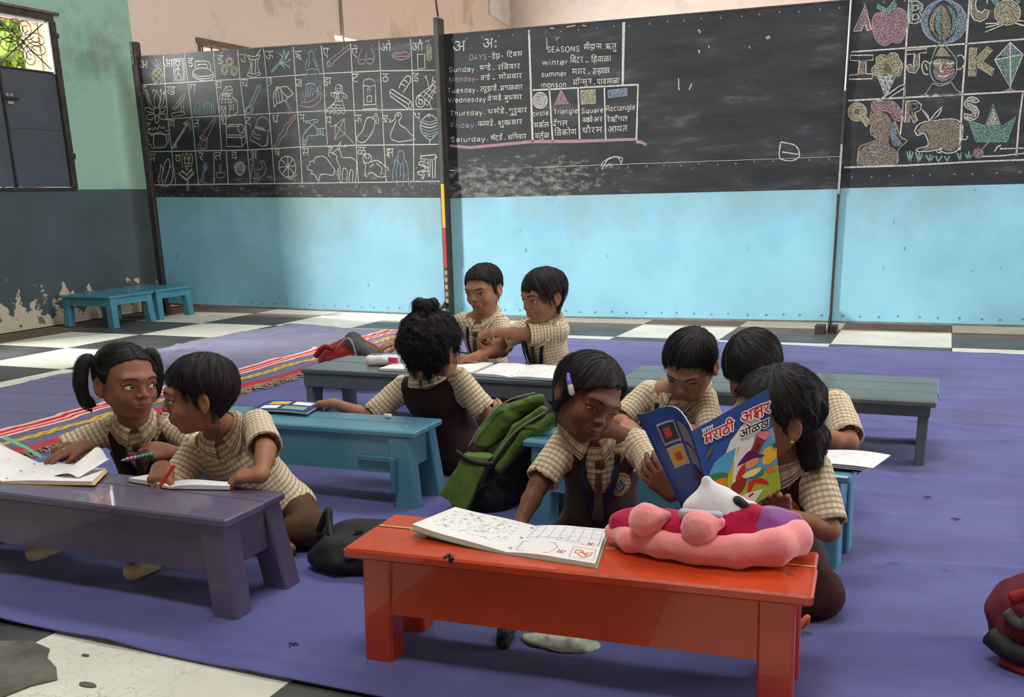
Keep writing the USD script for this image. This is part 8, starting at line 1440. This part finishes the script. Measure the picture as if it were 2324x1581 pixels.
for (u0, u1, v0, v1, c) in ((.24, .56, .14, .36, 'grey_patch'), (.26, .54, .16, .34, 'ink_black'), (.24, .56, .39, .60, 'grey_patch'), (.26, .54, .41, .58, 'stripe_yellow'), (.62, .9, .14, .36, 'ink_grey'), (.62, .9, .39, .60, 'ink_grey'), (.62, .9, .66, .86, 'bag_wine'), (.32, .44, .20, .30, 'ink_red'), (.34, .46, .46, .54, 'ink_red')):
    q = []
    for u in np.linspace(u0, u1, 5):
        row = []
        for v in np.linspace(v0, v1, 3):
            a, b_ = u * 13, vb(v) * 5; i, j = min(int(a), 12), min(int(b_), 4); x, y = a - i, b_ - j
            row.append(P2[i, j] * (1 - x) * (1 - y) + P2[i + 1, j] * x * (1 - y) + P2[i, j + 1] * (1 - x) * y + P2[i + 1, j + 1] * x * y + np.array([0, -.0008 - .0005 * (c not in ('grey_patch',)) - .0005 * (c == 'ink_red'), .0004]))
        q.append(row)
    obj('back_picture', gridmesh(np.array(q)), c, t)
off = .0006
for row in COVER.split('\n'):
    k = row.split('|'); uv = lambda s_: np.array([[float(a) for a in x.split(',')] for x in s_.split()]) / 1000; off += .00012; cm = 'print_' + k[1].replace(',', '_')
    if not stage.GetPrimAtPath('/World/Looks/' + cm): mat(cm, tuple(map(float, k[1].split(','))), rough=.35, spec=.4)
    if k[0] == 'f':
        pg = shapely.Polygon(uv(k[2])).buffer(0); pg = max(getattr(pg, 'geoms', [pg]), key=lambda g: g.area); v, f = trimesh.creation.triangulate_polygon(pg, engine='earcut'); ms = [(v, f)]
    else:
        w = float(k[2]) / 1000 * .85; ls = shapely.union_all([shapely.LineString(uv(s_) * [1, 1.25]).buffer(w / 2, quad_segs=3) for s_ in k[3].split(';') if len(s_.split()) > 1]); ms = []
        for g in getattr(ls, 'geoms', [ls]):
            v, f = trimesh.creation.triangulate_polygon(g.simplify(.001), engine='earcut'); ms.append((v / [1, 1.25], f))
    v, f = join(*[(np.c_[m[0], np.zeros(len(m[0]))], m[1]) for m in ms])
    obj('cover_picture' if k[0] == 'f' else 'title_lettering', (np.array([cover_pt(a, b, off) for a, b, _ in v]), f), cm, t, kind=None if k[0] == 'f' else 'stuff')
# ---------------------------------------------------------------- plush cap on the orange desk
t = thing('plush_cap', (0, 0, 0), 0, 'pink and magenta plush cap with two pompoms and a white horn on the orange desk', 'soft toy')
F = Field(); br = [(-.492, 1.590, .2455), (-.455, 1.560, .2455), (-.40, 1.545, .247), (-.33, 1.540, .248), (-.265, 1.548, .250), (-.215, 1.572, .254), (-.190, 1.615, .260), (-.188, 1.640, .266)]; rr = [.0185, .021, .023, .0245, .026, .030, .029, .020]
for a, b, p, q_ in zip(br[:-1], br[1:], rr[:-1], rr[1:]): F.cone(a, b, p, q_, .01)
F.post.append(lambda P, d: d + .007 * (meshkit.noise(P * np.array([48, 24, 10.]) + P[..., 2:] * np.array([30., 0, 0]), 4) - .5)); F.post.append(lambda P, d: np.maximum(d, .2242 - P[..., 2])); blob('brim', F, .0032, 'plush_pink', t)
F = Field(); F.ell((-.365, 1.588, .266), (.130, .040, .030), .01).ell((-.43, 1.592, .262), (.062, .032, .026), .02).cone((-.30, 1.592, .276), (-.262, 1.605, .288), .030, .026, .02); lumpy(F, .012, 26, 3); blob('cap_body', F, .0035, 'plush_magenta', t)
F = Field(); F.ell((-.240, 1.612, .274), (.048, .038, .030), .01).cone((-.235, 1.61, .286), (-.195, 1.632, .284), .022, .014, .015); lumpy(F, .010, 30, 5); blob('end_panel', F, .0035, 'plush_purple', t)
for c, r in (((-.424, 1.548, .287), .0285), ((-.333, 1.540, .286), .0290)):
    F = Field(); F.ball(c, r, .01).cone(c, np.array(c) + [.030, .015, .006], r * .75, r * .35, .012); lumpy(F, .005, 60, 7); blob('pompom', F, .0028, 'plush_pink', t)
F = Field(); F.cone((-.318, 1.612, .288), (-.338, 1.612, .346), .042, .010, .01).cone((-.300, 1.612, .296), (-.265, 1.618, .300), .036, .016, .02).ell((-.33, 1.605, .30), (.045, .032, .028), .02); lumpy(F, .008, 24, 9); blob('horn', F, .0032, 'plush_white', t)
F = Field(); F.cone((-.283, 1.60, .318), (-.258, 1.604, .300), .010, .008, .01); blob('dark_trim', F, .0026, 'bag_black', t)
F = Field(); F.rbox((-.335, 1.558, .302), (.036, .010, .008), .006); lumpy(F, .006, 40, 2); blob('grey_tab', F, .0026, 'grey_patch', t)
# ---------------------------------------------------------------- bags
t = thing('backpack', (0, 0, 0), 0, 'green and black school backpack slumped against the end of a blue desk', 'backpack')
F = Field(); F.cone((-1.10, 2.33, .055), (-1.05, 2.42, .15), .060, .055, .03).cone((-1.04, 2.40, .06), (-1.0, 2.44, .15), .055, .05, .03).cone((-1.05, 2.42, .15), (-.955, 2.42, .262), .050, .030, .03).cone((-1.15, 2.33, .035), (-1.06, 2.34, .04), .035, .05, .03).cone((-1.0, 2.42, .15), (-.925, 2.385, .255), .045, .022, .03)
lumpy(F, .012, 18, 2); F.post.append(lambda P, d: np.maximum(d, .006 - P[..., 2])); blob('main_body', F, .005, 'bag_black', t)
F = Field(); F.cone((-1.118, 2.385, .178), (-1.06, 2.395, .250), .022, .026, .02).cone((-1.06, 2.395, .250), (-.955, 2.405, .298), .026, .017, .02).cone((-1.095, 2.37, .172), (-1.03, 2.385, .240), .020, .018, .02); F.post.append(lambda P, d: d + .012 * (meshkit.fbm(P * np.array([26, 26, 40.]), 3, 4) - .5)); blob('upper_flap', F, .004, 'bag_green', t)
for a, b, c, r in (((-1.050, 2.315, .148), (-.985, 2.325, .235), (-.915, 2.330, .285), .0125), ((-1.025, 2.300, .130), (-.958, 2.315, .215), (-.885, 2.325, .268), .0165)):
    F = Field(); F.cone(a, b, r * .8, r, .01).cone(b, c, r, r * 1.1, .01); lumpy(F, .006, 30, 5); blob('zip_pocket', F, .0032, 'bag_green', t)
F = Field(); F.ell((-.93, 2.325, .243), (.042, .024, .010), .01); lumpy(F, .008, 40, 2); blob('tag_loop', F, .003, 'bag_green', t)
obj('zip', tube(catmull([(-1.055, 2.292, .135), (-.985, 2.302, .228), (-.905, 2.316, .284)], 5), .0028, 6), 'zip_grey', t)
F = Field(); F.add(lambda P: np.maximum.reduce([np.abs((P[..., 1] - 2.262) + .30 * (P[..., 2] - .09) * -1.0) - .016, (P[..., 2] - .165), (.040 - P[..., 2]) - .55 * (P[..., 0] + 1.12), (P[..., 0] + 1.072 - .40 * (P[..., 2] - .09)), (-1.175 - P[..., 0]) + .50 * (P[..., 2] - .05)]), (-1.115, 2.275, .09), .11, .005)
F.post.append(lambda P, d: d - .004 + .008 * (meshkit.noise(P * 30, 3) - .5)); blob('side_pocket', F, .004, 'bag_green', t)
obj('elastic_band', tube(catmull([(-1.135, 2.265, .176), (-1.10, 2.262, .158), (-1.06, 2.262, .150), (-1.03, 2.27, .150)], 5), .007, 7), 'bag_black', t, smooth=True)
obj('seam_piping', tube(catmull([(-1.135, 2.345, .172), (-1.095, 2.352, .235), (-1.03, 2.365, .296), (-.955, 2.375, .321)], 5), .0026, 6), 'zip_grey', t)
for pts in ([(-.965, 2.38, .22), (-.945, 2.36, .14), (-.985, 2.36, .06), (-.955, 2.37, .035)], [(-1.06, 2.25, .09), (-1.085, 2.25, .05), (-1.10, 2.26, .012)], [(-.96, 2.40, .01), (-.93, 2.40, .012), (-.89, 2.385, .012)]): obj('strap', sheet(np.stack([catmull(pts, 5), catmull(pts, 5) + [.012, .012, .004]], 1), .003), 'bag_black', t)
t = thing('backpack', (0, 0, 0), 0, 'red and dark grey backpack lying behind the left end of the grey desk', 'backpack')
F = Field(); F.ell((-2.38, 3.78, .11), (.16, .12, .105), .03).cone((-2.46, 3.74, .14), (-2.36, 3.76, .21), .06, .035, .03); lumpy(F, .022, 14, 2); F.post.append(lambda P, d: np.maximum(d, .008 - P[..., 2])); blob('main_body', F, .006, 'bag_red', t)
F = Field(); F.cone((-2.355, 3.735, .225), (-2.23, 3.72, .135), .035, .05, .02); lumpy(F, .016, 20, 3); blob('side_panel', F, .006, 'bag_grey', t)
obj('piping', tube(catmull([(-2.40, 3.68, .20), (-2.355, 3.695, .238), (-2.32, 3.69, .20), (-2.30, 3.672, .13)], 6), .005, 6), 'zip_grey', t, smooth=True)
obj('zip_flap', tube(catmull([(-2.50, 3.655, .16), (-2.46, 3.665, .20), (-2.41, 3.665, .195)], 6), .012, 7), 'bag_red', t, smooth=True)
t = thing('bag', (0, 0, 0), 0, 'limp black bag between the purple and the orange desk', 'bag')
F = Field(); F.ell((-1.17, 1.85, .045), (.11, .09, .055), .03).ell((-1.07, 1.84, .04), (.11, .10, .05), .03).ell((-1.20, 1.79, .03), (.08, .06, .04), .03); lumpy(F, .05, 11, 6); F.post.append(lambda P, d: np.maximum(d, .008 - P[..., 2])); blob('bag_body', F, .006, 'bag_black', t)
obj('handle', tube(catmull([(-1.30, 1.86, .07), (-1.275, 1.86, .115), (-1.262, 1.85, .125), (-1.25, 1.83, .10), (-1.22, 1.80, .075), (-1.17, 1.80, .08)], 6), .009, 7), 'bag_black', t, smooth=True)
obj('handle', tube(catmull([(-1.16, 1.82, .10), (-1.19, 1.80, .06), (-1.17, 1.76, .05), (-1.12, 1.77, .07)], 6), .008, 7), 'bag_black', t, smooth=True)
t = thing('bag', (0, 0, 0), 0, 'red plaid and black bag cut off by the right edge of the picture', 'bag')
F = Field(); F.ell((.235, 1.86, .07), (.115, .09, .075), .03).cone((.165, 1.84, .10), (.22, 1.86, .14), .035, .03, .03); lumpy(F, .035, 17, 4); F.post.append(lambda P, d: np.maximum(d, .008 - P[..., 2])); blob('bag_body', F, .005, 'bag_wine', t)
for pts, r, m in (([(.130, 1.80, .055), (.165, 1.775, .04), (.22, 1.76, .03)], .018, 'bag_black'), ([(.150, 1.795, .105), (.175, 1.78, .09), (.20, 1.775, .125)], .010, 'bag_grey'), ([(.15, 1.78, .02), (.20, 1.755, .012), (.25, 1.75, .012)], .009, 'bag_red'), ([(.155, 1.79, .13), (.185, 1.785, .145), (.215, 1.785, .12), (.205, 1.775, .09)], .012, 'bag_red')): obj('fold', tube(catmull(pts, 5), r, 7), m, t, smooth=True)
# ---------------------------------------------------------------- small things on the rug
F = Field(); F.ell((-.60, 1.60, .012), (.075, .035, .012), .01); lumpy(F, .02, 34, 2); F.post.append(lambda P, d: np.maximum(d, .007 - P[..., 2])); blob('crumpled_wrapper', F, .004, 'wrapper', None, label='crumpled pale plastic wrapper under the orange desk', category='wrapper')
F = Field(); F.cone((-.71, 1.60, .02), (-.695, 1.55, .017), .018, .013, .01); F.post.append(lambda P, d: np.maximum(d, .007 - P[..., 2])); blob('dark_shoe', F, .003, 'bag_black', None, label='dark shoe under the left half of the orange desk', category='shoe')
for (x, y), lb in (((-1.93, 1.60), 'cream shoe under the purple desk, at the edge of the picture'), ((-1.616, 1.585), 'cream shoe under the middle of the purple desk')):
    F = Field(); F.cone((x, y + .06, .022), (x, y, .026), .022, .020, .01); F.post.append(lambda P, d: np.maximum(d, .009 - P[..., 2])); blob('cream_shoe', F, .003, 'shoe_cream', None, label=lb, category='shoe')
obj('orange_strap', tube(catmull([(-.205, 1.77, .012), (-.19, 1.775, .035), (-.178, 1.785, .05), (-.182, 1.795, .03), (-.20, 1.80, .012)], 5), .005, 7), 'strap_orange', smooth=True, label='orange sandal strap beside the right leg of the orange desk', category='strap')
for x, y, lb in ((-1.072, 1.42, 'dark thread knot on the rug between the purple and orange desks'), (.082, 2.615, 'dark thread knot on the rug right of the blue desk'), (.012, 2.792, 'small dark thread knot on the rug below the long grey desk')):
    obj('thread_knot', join(*[tube(catmull([(x, y, .010), (x + .006 * math.cos(a), y + .006 * math.sin(a), .012), (x + .011 * math.cos(a + .4), y + .010 * math.sin(a + .4), .009)], 3), .0010, 5) for a in (0, 1.1, 2.6, 4.2)]), 'bag_black', label=lb, category='thread', kind='stuff')
# ---------------------------------------------------------------- what the children wear in hair and ears
_, k6 = kids['k6']; C0 = k6['loc']((0, 0, .815))
def to_hair(k, p):
    o = C0.copy(); d = nrm(k['loc'](p) - C0)
    for _ in range(80): o = o + d * np.clip(k['hair'].ev(o[None])[0], -.01, .5) * .8
    return o - d * .0035, -d
pp = [to_hair(k6, p) for p in ((-.689, 1.9, .462), (-.687, 1.9, .449), (-.684, 1.9, .436), (-.681, 1.9, .424))]
c = catmull([p[0] for p in pp], 5); F = Field()
for i in range(len(c) - 1): F.cone(c[i], c[i + 1], .0040 + .0022 * i / len(c), .0040 + .0022 * (i + 1) / len(c), .002)
clip_ = UsdGeom.Xform.Define(stage, pathof('hair_clip', kids['k6'][0])).GetPrim(); tag(clip_, 'purple and white snap clip')
n = len(c) * 6 // 10
for nm, a, b, m in (('clip_top', 0, n, 'clip_violet'), ('clip_end', n - 1, len(c) - 1, 'plastic_white')):
    F = Field()
    for i in range(a, b): F.cone(c[i], c[i + 1], .0040 + .0026 * i / len(c), .0040 + .0026 * (i + 1) / len(c), .002)
    v, f = F.mesh(.0018, tol=.0002); obj(nm, (v, f), m, clip_, smooth=True)
for kk in ('k1', 'k9'):
    for sx in (1, -1): obj('earring', trimesh.creation.icosphere(2, .0032).apply_translation(kids[kk][1]['hg']((sx * .0795, .002, -.036))), 'gold', kids[kk][0], smooth=True)
